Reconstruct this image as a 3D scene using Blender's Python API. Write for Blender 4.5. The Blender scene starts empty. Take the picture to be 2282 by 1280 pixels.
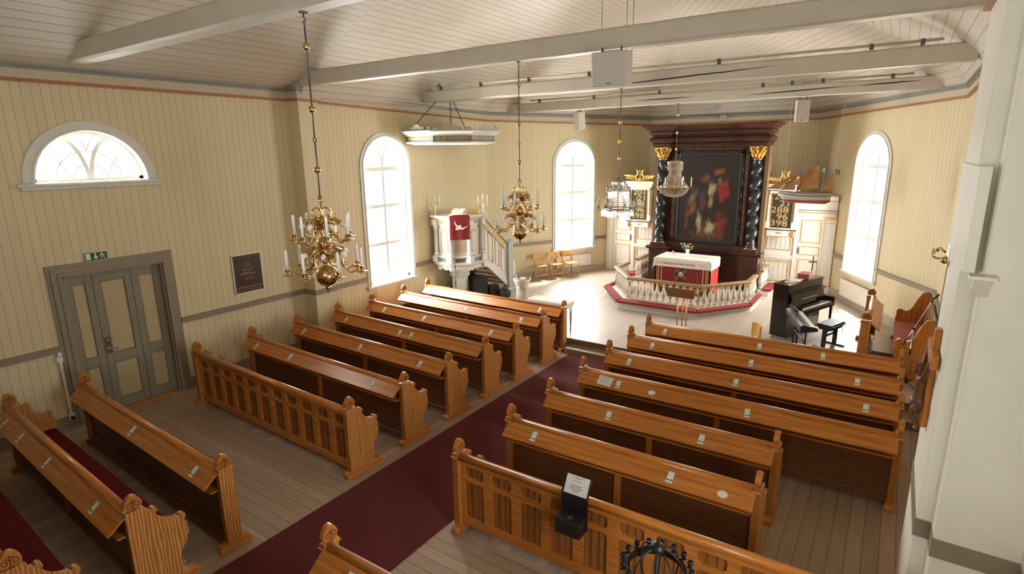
import bpy, bmesh, math, random
from mathutils import Vector, Matrix
PI = math.pi
sin, cos = math.sin, math.cos
random.seed(7)
S = bpy.context.scene
COL = S.collection

# ------------------------------------------------------------------ camera
cam = bpy.data.cameras.new('camera')
camo = bpy.data.objects.new('camera', cam)
COL.objects.link(camo)
yaw, pit, rol = 0.596974379, 0.235036216, -0.0123084847
cam.sensor_width = 36.0
cam.lens = 36.0 * 1254.35 / 2282.0
cam.clip_start = 0.05
_f = Vector((-sin(yaw) * cos(pit), cos(yaw) * cos(pit), -sin(pit)))
_r = Vector((cos(yaw), sin(yaw), 0))
_u = _r.cross(_f)
_r2 = cos(rol) * _r + sin(rol) * _u
_u2 = -sin(rol) * _r + cos(rol) * _u
m = Matrix((_r2, _u2, -_f)).transposed().to_4x4()
m.translation = Vector((0, 0, 4.2))
camo.matrix_world = m
S.camera = camo

# ------------------------------------------------------------------ light and exposure
S.view_settings.view_transform = 'Standard'
S.view_settings.look = 'None'
S.view_settings.gamma = 1.0
S.view_settings.exposure = 1.58
w = bpy.data.worlds.new('overcast_sky')
S.world = w
w.use_nodes = True
bg = w.node_tree.nodes['Background']
bg.inputs[0].default_value = (1.0, 0.985, 0.95, 1)
bg.inputs[1].default_value = 13.0
sun = bpy.data.lights.new('sun', 'SUN')
sun.energy = 6.0
sun.angle = math.radians(5.0)
sun.color = (1.0, 0.93, 0.8)
suno = bpy.data.objects.new('sun', sun)
COL.objects.link(suno)
suno.location = (-4, 30, 25)
suno.rotation_euler = Vector((-0.04, -0.72, -0.95)).to_track_quat('-Z', 'Y').to_euler()
cy = S.cycles
cy.use_denoising = True
cy.max_bounces = 10
cy.diffuse_bounces = 6
cy.glossy_bounces = 4
cy.transparent_max_bounces = 16
cy.caustics_reflective = False
cy.caustics_refractive = False
cy.sample_clamp_indirect = 6.0


def portal(name, loc, direction, sx, sy):
    l = bpy.data.lights.new(name, 'AREA')
    l.shape = 'RECTANGLE'
    l.size, l.size_y = sx, sy
    l.cycles.is_portal = True
    o = bpy.data.objects.new(name, l)
    COL.objects.link(o)
    o.location = loc
    o.rotation_euler = Vector(direction).to_track_quat('-Z', 'Y').to_euler()


portal('window_daylight', (-1.0, -4.18, 4.25), (0, 1, 0), 1.5, 2.3)  # portal of the added back window
portal('window_daylight', (1.18, 2.2, 2.45), (-1, 0, 0), 1.05, 2.0)  # portal of the added right-hand window
portal('window_daylight', (-10.66, 3.79, 4.2), (1, 0, 0), 1.6, 0.8)
portal('window_daylight', (-10.33, 9.7, 2.85), (1, 0, 0), 1.5, 3.6)

portal('window_daylight', (-8.82, 16.50, 2.8), (0.872, -0.489, 0), 1.5, 3.6)
portal('window_daylight', (-0.42, 16.43, 2.8), (-0.872, -0.489, 0), 1.5, 3.6)


# ------------------------------------------------------------------ materials
def new_mat(name):
    mt = bpy.data.materials.new(name)
    mt.use_nodes = True
    nt = mt.node_tree
    b = nt.nodes['Principled BSDF']
    return mt, nt, b


def link(nt, a, b):
    nt.links.new(a, b)


def c4(c):
    return (c[0], c[1], c[2], 1.0)


def ramp(nt, fac, stops):
    r = nt.nodes.new('ShaderNodeValToRGB')
    el = r.color_ramp.elements
    while len(el) < len(stops):
        el.new(0.5)
    for e, (p, c) in zip(el, stops):
        e.position = p
        e.color = c4(c)
    link(nt, fac, r.inputs[0])
    return r.outputs[0]


def noise(nt, scale, detail=3.0, vec=None, rough=0.5):
    n = nt.nodes.new('ShaderNodeTexNoise')
    n.inputs['Scale'].default_value = scale
    n.inputs['Detail'].default_value = detail
    n.inputs['Roughness'].default_value = rough
    if vec is not None:
        link(nt, vec, n.inputs['Vector'])
    return n.outputs['Fac']


def coords(nt, which='Object', scale=(1, 1, 1)):
    t = nt.nodes.new('ShaderNodeTexCoord')
    mp = nt.nodes.new('ShaderNodeMapping')
    mp.inputs['Scale'].default_value = scale
    link(nt, t.outputs[which], mp.inputs['Vector'])
    return mp.outputs[0]


def bump(nt, b, h, strength=0.3, dist=0.01):
    n = nt.nodes.new('ShaderNodeBump')
    n.inputs['Strength'].default_value = strength
    n.inputs['Distance'].default_value = dist
    link(nt, h, n.inputs['Height'])
    link(nt, n.outputs[0], b.inputs['Normal'])


def math_node(nt, op, a, bval=None, cval=None):
    n = nt.nodes.new('ShaderNodeMath')
    n.operation = op
    for i, x in enumerate((a, bval, cval)):
        if x is None:
            continue
        if hasattr(x, 'links') or hasattr(x, 'is_linked'):
            link(nt, x, n.inputs[i])
        else:
            n.inputs[i].default_value = x
    return n.outputs[0]


def mix_col(nt, fac, a, b_):
    n = nt.nodes.new('ShaderNodeMix')
    n.data_type = 'RGBA'
    for sock, x in ((n.inputs[0], fac), (n.inputs[6], a), (n.inputs[7], b_)):
        if hasattr(x, 'is_linked'):
            link(nt, x, sock)
        elif isinstance(x, (int, float)):
            sock.default_value = x
        else:
            sock.default_value = c4(x)
    return n.outputs[2]


def plain(name, col, rough=0.5, metal=0.0, var=0.08, scale=6.0, bmp=0.0, spec=None, sheen=0.0):
    mt, nt, b = new_mat(name)
    v = coords(nt)
    n = noise(nt, scale, 4, v)
    lo = tuple(max(0, c * (1 - var)) for c in col)
    hi = tuple(min(1, c * (1 + var)) for c in col)
    link(nt, ramp(nt, n, [(0.3, lo), (0.7, hi)]), b.inputs['Base Color'])
    b.inputs['Roughness'].default_value = rough
    b.inputs['Metallic'].default_value = metal
    if spec is not None:
        b.inputs['Specular IOR Level'].default_value = spec
    if sheen:
        b.inputs['Sheen Weight'].default_value = sheen
    if bmp:
        bump(nt, b, noise(nt, scale * 12, 3, v), bmp, 0.004)
    return mt


def wood(name, dark, mid, light, axis, rough=0.3, k=1.0, bmp=0.12):
    mt, nt, b = new_mat(name)
    sc = [22 * k, 22 * k, 22 * k]
    sc['xyz'.index(axis)] = 1.1 * k
    v = coords(nt, 'Object', tuple(sc))
    n1 = noise(nt, 1.0, 6, v, 0.65)
    sc2 = [70 * k] * 3
    sc2['xyz'.index(axis)] = 2.5 * k
    n2 = noise(nt, 1.0, 3, coords(nt, 'Object', tuple(sc2)), 0.5)
    n = math_node(nt, 'ADD', math_node(nt, 'MULTIPLY', n1, 0.7), math_node(nt, 'MULTIPLY', n2, 0.3))
    link(nt, ramp(nt, n, [(0.30, dark), (0.48, mid), (0.68, light)]), b.inputs['Base Color'])
    b.inputs['Roughness'].default_value = rough
    b.inputs['Specular IOR Level'].default_value = 0.35
    bump(nt, b, n, bmp, 0.003)
    return mt


def flame_wood(name, dark, mid, light, rough=0.3):
    mt, nt, b = new_mat(name)
    v = coords(nt, 'Object', (5, 9, 1.3))
    wv = nt.nodes.new('ShaderNodeTexWave')
    wv.wave_type = 'BANDS'
    wv.bands_direction = 'Y'
    wv.inputs['Scale'].default_value = 1.1
    wv.inputs['Distortion'].default_value = 9.0
    wv.inputs['Detail'].default_value = 4.0
    wv.inputs['Detail Scale'].default_value = 0.9
    wv.inputs['Detail Roughness'].default_value = 0.6
    link(nt, v, wv.inputs['Vector'])
    link(nt, ramp(nt, wv.outputs['Fac'], [(0.05, tuple(c * 0.8 for c in mid)), (0.45, mid), (0.95, tuple(c * 0.9 for c in light))]), b.inputs['Base Color'])
    b.inputs['Roughness'].default_value = 0.42
    b.inputs['Specular IOR Level'].default_value = 0.25
    bump(nt, b, wv.outputs['Fac'], 0.06, 0.002)
    return mt


def boards(name, col, seam, pitch, width=0.06, rough=0.5, horizontal=False, var=0.05, knots=False, bmp=0.5, blotch=None):
    """painted or bare boards; the UV map is in metres, seams every `pitch` along u (or v)"""
    mt, nt, b = new_mat(name)
    t = nt.nodes.new('ShaderNodeTexCoord')
    sp = nt.nodes.new('ShaderNodeSeparateXYZ')
    link(nt, t.outputs['UV'], sp.inputs[0])
    a = sp.outputs[1 if horizontal else 0]
    other = sp.outputs[0 if horizontal else 1]
    q = math_node(nt, 'DIVIDE', a, pitch)
    fr = math_node(nt, 'FRACT', q)
    d = math_node(nt, 'ABSOLUTE', math_node(nt, 'SUBTRACT', fr, 0.5))
    seamf = nt.nodes.new('ShaderNodeMapRange')
    seamf.interpolation_type = 'SMOOTHSTEP'
    seamf.inputs['From Min'].default_value = 0.5 - width
    seamf.inputs['From Max'].default_value = 0.5 - width * 0.35
    link(nt, d, seamf.inputs['Value'])
    idx = math_node(nt, 'FLOOR', q)
    wn = nt.nodes.new('ShaderNodeTexWhiteNoise')
    wn.noise_dimensions = '1D'
    link(nt, idx, wn.inputs['W'])
    cmb = nt.nodes.new('ShaderNodeCombineXYZ')
    link(nt, math_node(nt, 'MULTIPLY', a, 26.0), cmb.inputs[0])
    link(nt, math_node(nt, 'ADD', math_node(nt, 'MULTIPLY', other, 1.6), math_node(nt, 'MULTIPLY', wn.outputs['Value'], 37.0)), cmb.inputs[1])
    g = noise(nt, 1.0, 5, cmb.outputs[0], 0.6)
    mixv = math_node(nt, 'ADD', math_node(nt, 'MULTIPLY', g, 0.6), math_node(nt, 'MULTIPLY', wn.outputs['Value'], 0.4))
    lo = tuple(c * (1 - var) for c in col)
    hi = tuple(min(1, c * (1 + var)) for c in col)
    base = ramp(nt, mixv, [(0.25, lo), (0.75, hi)])
    if blotch:  # soft random blotches in a second tone
        n3 = noise(nt, 0.9, 4, coords(nt, 'UV', (1, 1, 1)), 0.6)
        f3 = ramp(nt, n3, [(0.5, (0, 0, 0)), (0.75, (1, 1, 1))])
        base = mix_col(nt, math_node(nt, 'MULTIPLY', f3, 0.35), base, blotch)
    if knots:
        vo = nt.nodes.new('ShaderNodeTexVoronoi')
        vo.inputs['Scale'].default_value = 4.0
        link(nt, coords(nt, 'UV', (1.0, 1.6, 1)) if horizontal else coords(nt, 'UV', (1.6, 1.0, 1)), vo.inputs['Vector'])
        kf = nt.nodes.new('ShaderNodeMapRange')
        kf.inputs['From Min'].default_value = 0.09
        kf.inputs['From Max'].default_value = 0.03
        link(nt, vo.outputs['Distance'], kf.inputs['Value'])
        base = mix_col(nt, math_node(nt, 'MULTIPLY', kf.outputs[0], 0.55), base, tuple(c * 0.3 for c in col))
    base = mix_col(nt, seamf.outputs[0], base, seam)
    link(nt, base, b.inputs['Base Color'])
    b.inputs['Roughness'].default_value = rough
    bump(nt, b, math_node(nt, 'SUBTRACT', 1.0, seamf.outputs[0]), bmp, 0.006)
    return mt


CREAM = (0.655, 0.56, 0.355)
M = {}
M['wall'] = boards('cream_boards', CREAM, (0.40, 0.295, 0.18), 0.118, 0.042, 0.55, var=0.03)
M['ceil'] = boards('ceiling_boards', (0.57, 0.52, 0.445), (0.27, 0.235, 0.19), 0.16, 0.05, 0.55, horizontal=True, var=0.03, blotch=(0.46, 0.39, 0.28))
M['plaster'] = plain('pale_plaster', (0.80, 0.79, 0.70), 0.6, var=0.05, scale=1.5, bmp=0.05)
M['beam'] = plain('painted_beam', (0.56, 0.52, 0.44), 0.55, var=0.06, scale=3, bmp=0.15)
M['floor_y'] = boards('nave_planks', (0.38, 0.265, 0.18), (0.10, 0.075, 0.055), 0.15, 0.03, 0.55, var=0.18, knots=True, bmp=0.3)
M['floor_c'] = boards('chancel_planks', (0.47, 0.39, 0.32), (0.25, 0.19, 0.14), 0.125, 0.028, 0.42, var=0.10, bmp=0.25)
M['step'] = wood('step_oak', (0.16, 0.09, 0.05), (0.24, 0.15, 0.09), (0.32, 0.22, 0.14), 'x', 0.4)
M['gray'] = plain('gray_brown_paint', (0.27, 0.225, 0.165), 0.45, var=0.06, scale=5)
M['gray2'] = plain('gray_chancel_paint', (0.42, 0.37, 0.29), 0.5, var=0.05, scale=5)
M['door_panel'] = plain('cream_door_panel', (0.47, 0.39, 0.22), 0.45, var=0.05)
M['door_gray'] = plain('gray_green_door', (0.25, 0.225, 0.165), 0.42, var=0.05)
M['bluegray'] = plain('blue_gray_moulding', (0.25, 0.255, 0.24), 0.5)
M['cream'] = plain('cream_paint', CREAM, 0.55, var=0.03)
M['frieze'] = plain('beige_frieze', (0.55, 0.46, 0.32), 0.55, var=0.04)
M['redmould'] = plain('red_brown_moulding', (0.36, 0.15, 0.07), 0.45)
M['white'] = plain('white_paint', (0.78, 0.75, 0.69), 0.45, var=0.03)
M['stepwhite'] = plain('worn_white_paint', (0.58, 0.55, 0.48), 0.5, var=0.06)
M['winframe'] = plain('window_paint', (0.66, 0.66, 0.60), 0.4, var=0.03)
OD, OM, OL = (0.26, 0.08, 0.014), (0.47, 0.165, 0.028), (0.60, 0.25, 0.056)
for ax in 'xyz':
    M['oak_' + ax] = wood('golden_oak_' + ax, OD, OM, OL, ax, 0.28)
M['oak_end'] = flame_wood('flamed_oak', OD, (0.44, 0.165, 0.036), (0.66, 0.33, 0.105), 0.3)
M['lectern_oak'] = wood('lectern_oak', (0.13, 0.055, 0.018), (0.21, 0.092, 0.028), (0.28, 0.13, 0.042), 'x', 0.4)
M['oak_dark'] = wood('brown_oak', (0.07, 0.028, 0.011), (0.125, 0.048, 0.017), (0.17, 0.07, 0.026), 'x', 0.35)
M['oak_panel'] = wood('panel_oak', (0.17, 0.058, 0.013), (0.29, 0.105, 0.022), (0.38, 0.155, 0.04), 'z', 0.35)
M['groove'] = plain('carved_groove', (0.06, 0.025, 0.01), 0.6)
M['rail_oak'] = wood('rail_oak', (0.20, 0.115, 0.05), (0.32, 0.20, 0.095), (0.42, 0.28, 0.14), 'x', 0.3)
M['beech'] = wood('beech_wood', (0.50, 0.25, 0.075), (0.66, 0.36, 0.12), (0.76, 0.46, 0.18), 'z', 0.35)
M['altar_dark'] = plain('altarpiece_black', (0.022, 0.015, 0.012), 0.3, var=0.2, scale=8)
M['altar_brown'] = wood('altarpiece_brown', (0.035, 0.014, 0.009), (0.058, 0.023, 0.014), (0.085, 0.034, 0.02), 'x', 0.35)
M['altar_edge'] = wood('altarpiece_edge', (0.10, 0.06, 0.03), (0.16, 0.10, 0.05), (0.21, 0.14, 0.08), 'z', 0.5)
M['col_black'] = plain('black_twisted_column', (0.02, 0.022, 0.024), 0.22, var=0.2)
M['gold'] = plain('gilding', (0.80, 0.49, 0.13), 0.28, 0.9, var=0.12, scale=20)
M['goldpaint'] = plain('gold_paint', (0.70, 0.45, 0.15), 0.4, 0.3, var=0.1, scale=20)
M['brass'] = plain('polished_brass', (0.66, 0.44, 0.19), 0.16, 1.0, var=0.08, scale=12)
M['silver'] = plain('silver_plate', (0.75, 0.68, 0.58), 0.25, 1.0)
M['iron'] = plain('dark_iron', (0.11, 0.10, 0.085), 0.45, 0.5)
M['bronze'] = plain('aged_bronze', (0.30, 0.24, 0.15), 0.35, 0.8, var=0.15, scale=15)
M['wroughtblack'] = plain('black_iron', (0.012, 0.011, 0.010), 0.4, 0.3)
M['candle'] = plain('candle_wax', (0.93, 0.91, 0.86), 0.45, var=0.02)
M['wick'] = plain('burnt_wick', (0.03, 0.02, 0.02), 0.8)
M['carpet'] = plain('red_carpet', (0.105, 0.012, 0.012), 0.95, var=0.16, scale=60, bmp=0.3, spec=0.1, sheen=0.1)
M['cushion'] = plain('dark_red_cushion', (0.115, 0.010, 0.010), 0.9, var=0.15, scale=30, bmp=0.2, spec=0.1)
M['velvet'] = plain('red_velvet', (0.25, 0.022, 0.018), 0.85, var=0.14, scale=14, bmp=0.2, sheen=0.06, spec=0.15)
M['bench_red'] = plain('rust_red_cushion', (0.40, 0.10, 0.07), 0.85, var=0.1, scale=20)
M['antep_red'] = plain('altar_frontal_red', (0.21, 0.012, 0.014), 0.85, var=0.12, scale=30)
M['lit_red'] = plain('lit_frontal_red', (0.50, 0.03, 0.018), 0.8, var=0.12, scale=12)  # frontal red brightened; light on the side cloths put into the colour
M['linen'] = plain('white_linen', (0.74, 0.71, 0.64), 0.85, var=0.03, scale=20, bmp=0.05)
M['stitch'] = plain('red_stitching', (0.45, 0.07, 0.06), 0.8)
M['black'] = plain('black_plastic', (0.014, 0.013, 0.013), 0.45, var=0.15)
M['blackgloss'] = plain('black_lacquer', (0.016, 0.011, 0.009), 0.12, var=0.15)
M['blackcloth'] = plain('black_vinyl', (0.018, 0.018, 0.018), 0.5, var=0.1)
M['grille'] = plain('speaker_grille', (0.56, 0.53, 0.50), 0.6, var=0.05, scale=200, bmp=0.3)
M['grille_black'] = plain('black_grille', (0.03, 0.03, 0.03), 0.55, var=0.3, scale=100, bmp=0.3)
M['spkwhite'] = plain('white_cabinet', (0.62, 0.58, 0.52), 0.5, var=0.03)
M['marble'] = plain('rose_marbling', (0.56, 0.42, 0.35), 0.4, var=0.14, scale=5)
M['marble_gray'] = plain('gray_marbling', (0.62, 0.60, 0.56), 0.4, var=0.12, scale=5)
M['pulpit'] = plain('pale_pulpit_paint', (0.66, 0.65, 0.60), 0.4, var=0.05)
M['pulpit_gray'] = plain('gray_green_paint', (0.40, 0.42, 0.37), 0.45, var=0.05)  # darker gray-green paint for the rail, newel and crest
M['blue_band'] = plain('slate_blue_paint', (0.16, 0.22, 0.25), 0.4)
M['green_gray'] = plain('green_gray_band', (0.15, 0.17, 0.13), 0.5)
M['sign_green'] = plain('exit_green', (0.012, 0.10, 0.055), 0.4)
M['sign_white'] = plain('sign_white', (0.80, 0.85, 0.72), 0.4)
M['paper'] = plain('paper', (0.76, 0.75, 0.71), 0.7, var=0.03)
M['ink'] = plain('printed_ink', (0.10, 0.10, 0.11), 0.7)
M['green_ink'] = plain('green_print', (0.06, 0.30, 0.20), 0.6)
M['teal_ink'] = plain('teal_print', (0.22, 0.45, 0.50), 0.6)
M['board_black'] = plain('number_board', (0.035, 0.037, 0.035), 0.5)
M['poster'] = plain('dark_banner_print', (0.040, 0.022, 0.017), 0.35, var=0.25, scale=5)
M['poster_gold'] = plain('banner_lettering', (0.40, 0.20, 0.075), 0.5)
M['sail'] = plain('tan_sailcloth', (0.40, 0.21, 0.075), 0.8, var=0.2, scale=7)
M['hull_white'] = plain('ship_white', (0.55, 0.55, 0.50), 0.4)
M['hull_red'] = plain('ship_red', (0.33, 0.055, 0.035), 0.4)
M['ship_brown'] = plain('ship_brown', (0.12, 0.05, 0.03), 0.5)
M['rope'] = plain('rigging', (0.10, 0.08, 0.06), 0.8)
M['line_white'] = plain('white_cord', (0.65, 0.6, 0.5), 0.7)
M['flag_blue'] = plain('flag_blue', (0.10, 0.35, 0.52), 0.7)
M['flag_yellow'] = plain('flag_yellow', (0.70, 0.60, 0.25), 0.7)
M['key_white'] = plain('ivory_keys', (0.80, 0.78, 0.72), 0.25)
M['gray_plastic'] = plain('gray_plastic', (0.42, 0.40, 0.38), 0.4)
M['chrome'] = plain('chrome', (0.6, 0.6, 0.6), 0.2, 1.0)
M['copper'] = plain('copper_tube', (0.60, 0.30, 0.13), 0.3, 0.8)
M['radiator'] = plain('radiator_enamel', (0.72, 0.67, 0.60), 0.35, var=0.02)
M['carved'] = wood('carved_lime_wood', (0.07, 0.030, 0.015), (0.12, 0.052, 0.024), (0.18, 0.08, 0.035), 'z', 0.4)
M['leaf'] = plain('flower_leaf', (0.10, 0.22, 0.05), 0.6, var=0.3, scale=20)
M['pink'] = plain('pink_petals', (0.72, 0.36, 0.34), 0.6, var=0.15, scale=20)
M['red_book'] = plain('red_book_cloth', (0.36, 0.045, 0.04), 0.6)
M['ceramic'] = plain('white_ceramic', (0.80, 0.80, 0.80), 0.15, var=0.02)
M['bulb'] = plain('frosted_bulb', (0.82, 0.80, 0.76), 0.15, var=0.02)


def glass(name, tint, clear, rough=0.03):
    mt, nt, b = new_mat(name)
    out = nt.nodes['Material Output']
    tr = nt.nodes.new('ShaderNodeBsdfTransparent')
    tr.inputs[0].default_value = c4(tint)
    gl = nt.nodes.new('ShaderNodeBsdfGlossy')
    gl.inputs['Roughness'].default_value = rough
    mx = nt.nodes.new('ShaderNodeMixShader')
    fr = nt.nodes.new('ShaderNodeFresnel')
    fr.inputs[0].default_value = 1.45
    f = math_node(nt, 'ADD', math_node(nt, 'MULTIPLY', fr.outputs[0], 0.8), 1.0 - clear)
    link(nt, f, mx.inputs[0])
    link(nt, tr.outputs[0], mx.inputs[1])
    link(nt, gl.outputs[0], mx.inputs[2])
    link(nt, mx.outputs[0], out.inputs[0])
    return mt


M['pane'] = glass('window_glass', (0.97, 0.98, 0.97), 1.0)
M['crystal'] = glass('cut_crystal', (0.93, 0.93, 0.92), 0.50, 0.06)
M['clear'] = glass('clear_plastic', (0.85, 0.92, 0.95), 0.9)


# ------------------------------------------------------------------ mesh building
class MB:
    def __init__(s):
        s.v, s.f, s.sm, s.mi, s.uv = [], [], [], [], None

    def add(s, vs, fs, smooth=False, mi=0, mat=None):
        o = len(s.v)
        if mat is not None:
            vs = [mat @ Vector(p) for p in vs]
        s.v.extend([tuple(p) for p in vs])
        for f in fs:
            s.f.append([i + o for i in f])
            s.sm.append(smooth)
            s.mi.append(mi)
        return s

    def bx(s, x0, x1, y0, y1, z0, z1, mi=0, mat=None):
        vs = [(x0, y0, z0), (x1, y0, z0), (x1, y1, z0), (x0, y1, z0), (x0, y0, z1), (x1, y0, z1), (x1, y1, z1), (x0, y1, z1)]
        fs = [(0, 3, 2, 1), (4, 5, 6, 7), (0, 1, 5, 4), (1, 2, 6, 5), (2, 3, 7, 6), (3, 0, 4, 7)]
        return s.add(vs, fs, False, mi, mat)

    def prism(s, pts, axis, a0, a1, mi=0, mat=None, smooth=False):
        """polygon pts extruded along axis from a0 to a1; pts are in the other two axes' order (y,z),(x,z),(x,y)"""
        n = len(pts)

        def P(p, a):
            return {'x': (a, p[0], p[1]), 'y': (p[0], a, p[1]), 'z': (p[0], p[1], a)}[axis]
        vs = [P(p, a0) for p in pts] + [P(p, a1) for p in pts]
        fs = [list(range(n)), list(range(2 * n - 1, n - 1, -1))]
        s.add(vs, fs, False, mi, mat)
        o = len(s.v) - 2 * n
        for i in range(n):
            j = (i + 1) % n
            s.f.append([o + i, o + n + i, o + n + j, o + j])
            s.sm.append(smooth)
            s.mi.append(mi)
        return s

    def lathe(s, prof, seg=24, c=(0, 0, 0), mi=0, mat=None, smooth=True, cap=True):
        """prof: list of (r, z)"""
        n = len(prof)
        vs, fs = [], []
        for (r, z) in prof:
            for k in range(seg):
                a = 2 * PI * k / seg
                vs.append((c[0] + r * cos(a), c[1] + r * sin(a), c[2] + z))
        for i in range(n - 1):
            for k in range(seg):
                k2 = (k + 1) % seg
                fs.append((i * seg + k, i * seg + k2, (i + 1) * seg + k2, (i + 1) * seg + k))
        s.add(vs, fs, smooth, mi, mat)
        if cap:
            o = len(s.v) - n * seg
            s.f.append([o + k for k in range(seg - 1, -1, -1)])
            s.f.append([o + (n - 1) * seg + k for k in range(seg)])
            s.sm += [False, False]
            s.mi += [mi, mi]
        return s

    def tube(s, path, r, seg=8, mi=0, mat=None, closed=False, cap=True):
        """path of points, r radius or list"""
        P = [Vector(p) for p in path]
        n = len(P)
        rr = r if isinstance(r, (list, tuple)) else [r] * n
        vs, fs = [], []
        up = None
        for i in range(n):
            a = P[(i - 1) % n] if (closed or i > 0) else P[i]
            b = P[(i + 1) % n] if (closed or i < n - 1) else P[i]
            d = (b - a)
            if d.length < 1e-9:
                d = Vector((0, 0, 1))
            d.normalize()
            if up is None:
                up = d.orthogonal().normalized()
            else:
                up = up - d * up.dot(d)
                if up.length < 1e-6:
                    up = d.orthogonal()
                up.normalize()
            sd = d.cross(up)
            for k in range(seg):
                t = 2 * PI * k / seg
                vs.append(P[i] + rr[i] * (cos(t) * up + sin(t) * sd))
        m_ = n if closed else n - 1
        for i in range(m_):
            j = (i + 1) % n
            for k in range(seg):
                k2 = (k + 1) % seg
                fs.append((i * seg + k, i * seg + k2, j * seg + k2, j * seg + k))
        if not closed and cap:
            fs.append(tuple(range(seg - 1, -1, -1)))
            fs.append(tuple((n - 1) * seg + k for k in range(seg)))
        return s.add(vs, fs, True, mi, mat)

    def ball(s, c, r, seg=12, rings=8, mi=0, mat=None, sc=(1, 1, 1)):
        vs, fs = [], []
        vs.append((c[0], c[1], c[2] - r * sc[2]))
        for i in range(1, rings):
            t = -PI / 2 + PI * i / rings
            for k in range(seg):
                a = 2 * PI * k / seg
                vs.append((c[0] + r * sc[0] * cos(t) * cos(a), c[1] + r * sc[1] * cos(t) * sin(a), c[2] + r * sc[2] * sin(t)))
        vs.append((c[0], c[1], c[2] + r * sc[2]))
        for k in range(seg):
            fs.append((0, 1 + (k + 1) % seg, 1 + k))
        for i in range(rings - 2):
            for k in range(seg):
                k2 = (k + 1) % seg
                fs.append((1 + i * seg + k, 1 + i * seg + k2, 1 + (i + 1) * seg + k2, 1 + (i + 1) * seg + k))
        t = len(vs) - 1
        for k in range(seg):
            fs.append((t, t - seg + k, t - seg + (k + 1) % seg))
        return s.add(vs, fs, True, mi, mat)

    def mesh(s, name, mats, bevel=0.0, bseg=1):
        me = bpy.data.meshes.new(name)
        me.from_pydata(s.v, [], s.f)
        for mt in (mats if isinstance(mats, (list, tuple)) else [mats]):
            me.materials.append(mt)
        me.polygons.foreach_set('use_smooth', s.sm)
        me.polygons.foreach_set('material_index', s.mi)
        if s.uv:
            uvl = me.uv_layers.new(name='UVMap')
            for lp in me.loops:
                uvl.data[lp.index].uv = s.uv[lp.vertex_index]
        if bevel > 0:
            bm = bmesh.new()
            bm.from_mesh(me)
            bmesh.ops.recalc_face_normals(bm, faces=bm.faces)
            es = [e for e in bm.edges if len(e.link_faces) == 2 and e.calc_face_angle(0) > 0.6]
            bmesh.ops.bevel(bm, geom=es, offset=bevel, segments=bseg, affect='EDGES', clamp_overlap=True)
            bm.to_mesh(me)
            bm.free()
        me.update()
        return me

    def build(s, name, mats, parent=None, bevel=0.0, bseg=1, loc=None, rot=None):
        return put(name, s.mesh(name, mats, bevel, bseg), parent, loc, rot)


def put(name, me, parent=None, loc=None, rot=None):
    o = bpy.data.objects.new(name, me)
    COL.objects.link(o)
    if parent is not None:
        o.parent = parent
    if loc is not None:
        o.location = loc
    if rot is not None:
        o.rotation_euler = rot
    return o


def tag(o, label=None, cat=None, group=None, kind=None):
    if label:
        o['label'] = label
    if cat:
        o['category'] = cat
    if group:
        o['group'] = group
    if kind:
        o['kind'] = kind
    return o


def thing(name, label, cat, loc=(0, 0, 0), rz=0.0, group=None):
    o = bpy.data.objects.new(name, None)
    COL.objects.link(o)
    o.empty_display_size = 0.1
    o.location = loc
    o.rotation_euler = (0, 0, rz)
    return tag(o, label, cat, group)


def struct_empty(name, loc=(0, 0, 0), rz=0.0):
    o = thing(name, None, None, loc, rz)
    o['kind'] = 'structure'
    return o


def copy_tree(o, parent=None):
    c = o.copy()
    COL.objects.link(c)
    if parent is not None:
        c.parent = parent
    for ch in list(o.children):
        copy_tree(ch, c)
    return c


def text_geo(body, size, spacing=1.0, align='CENTER', shear=0.0):
    cu = bpy.data.curves.new('lettering', 'FONT')
    cu.body = body
    cu.size = size
    cu.align_x = align
    cu.align_y = 'CENTER'
    cu.space_character = spacing
    cu.shear = shear
    cu.extrude = 0.0015
    cu.resolution_u = 3
    o = bpy.data.objects.new('lettering', cu)
    COL.objects.link(o)
    bpy.context.view_layer.update()
    dg = bpy.context.evaluated_depsgraph_get()
    me = bpy.data.meshes.new_from_object(o.evaluated_get(dg))
    vs = [tuple(v.co) for v in me.vertices]
    fs = [tuple(p.vertices) for p in me.polygons]
    COL.objects.unlink(o)
    bpy.data.objects.remove(o)
    bpy.data.meshes.remove(me)
    return vs, fs


def frame(origin, ux, uz):
    """matrix whose local X is ux, local Y is uz (up), local Z the outward normal"""
    ux = Vector(ux).normalized()
    uz = Vector(uz)
    uz = (uz - ux * uz.dot(ux)).normalized()
    n = ux.cross(uz)
    mm = Matrix((ux, uz, n)).transposed().to_4x4()
    mm.translation = Vector(origin)
    return mm


def add_text(mb, body, size, mat, mi=0, spacing=1.0, fit=None, shear=0.0):
    vs, fs = text_geo(body, size, spacing, shear=shear)
    if fit and vs:
        wd = max(v[0] for v in vs) - min(v[0] for v in vs)
        k = fit / wd
        vs = [(v[0] * k, v[1], v[2]) for v in vs]
    mb.add(vs, fs, False, mi, mat)
    return mb


def arc(cx, cz, r, a0, a1, n):
    return [(cx + r * cos(a0 + (a1 - a0) * i / n), cz + r * sin(a0 + (a1 - a0) * i / n)) for i in range(n + 1)]


def spiral(c, r0, r1, a0, turns, n=18):
    return [(c[0] + (r0 + (r1 - r0) * i / n) * cos(a0 + turns * 2 * PI * i / n), c[1] + (r0 + (r1 - r0) * i / n) * sin(a0 + turns * 2 * PI * i / n)) for i in range(n + 1)]


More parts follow.
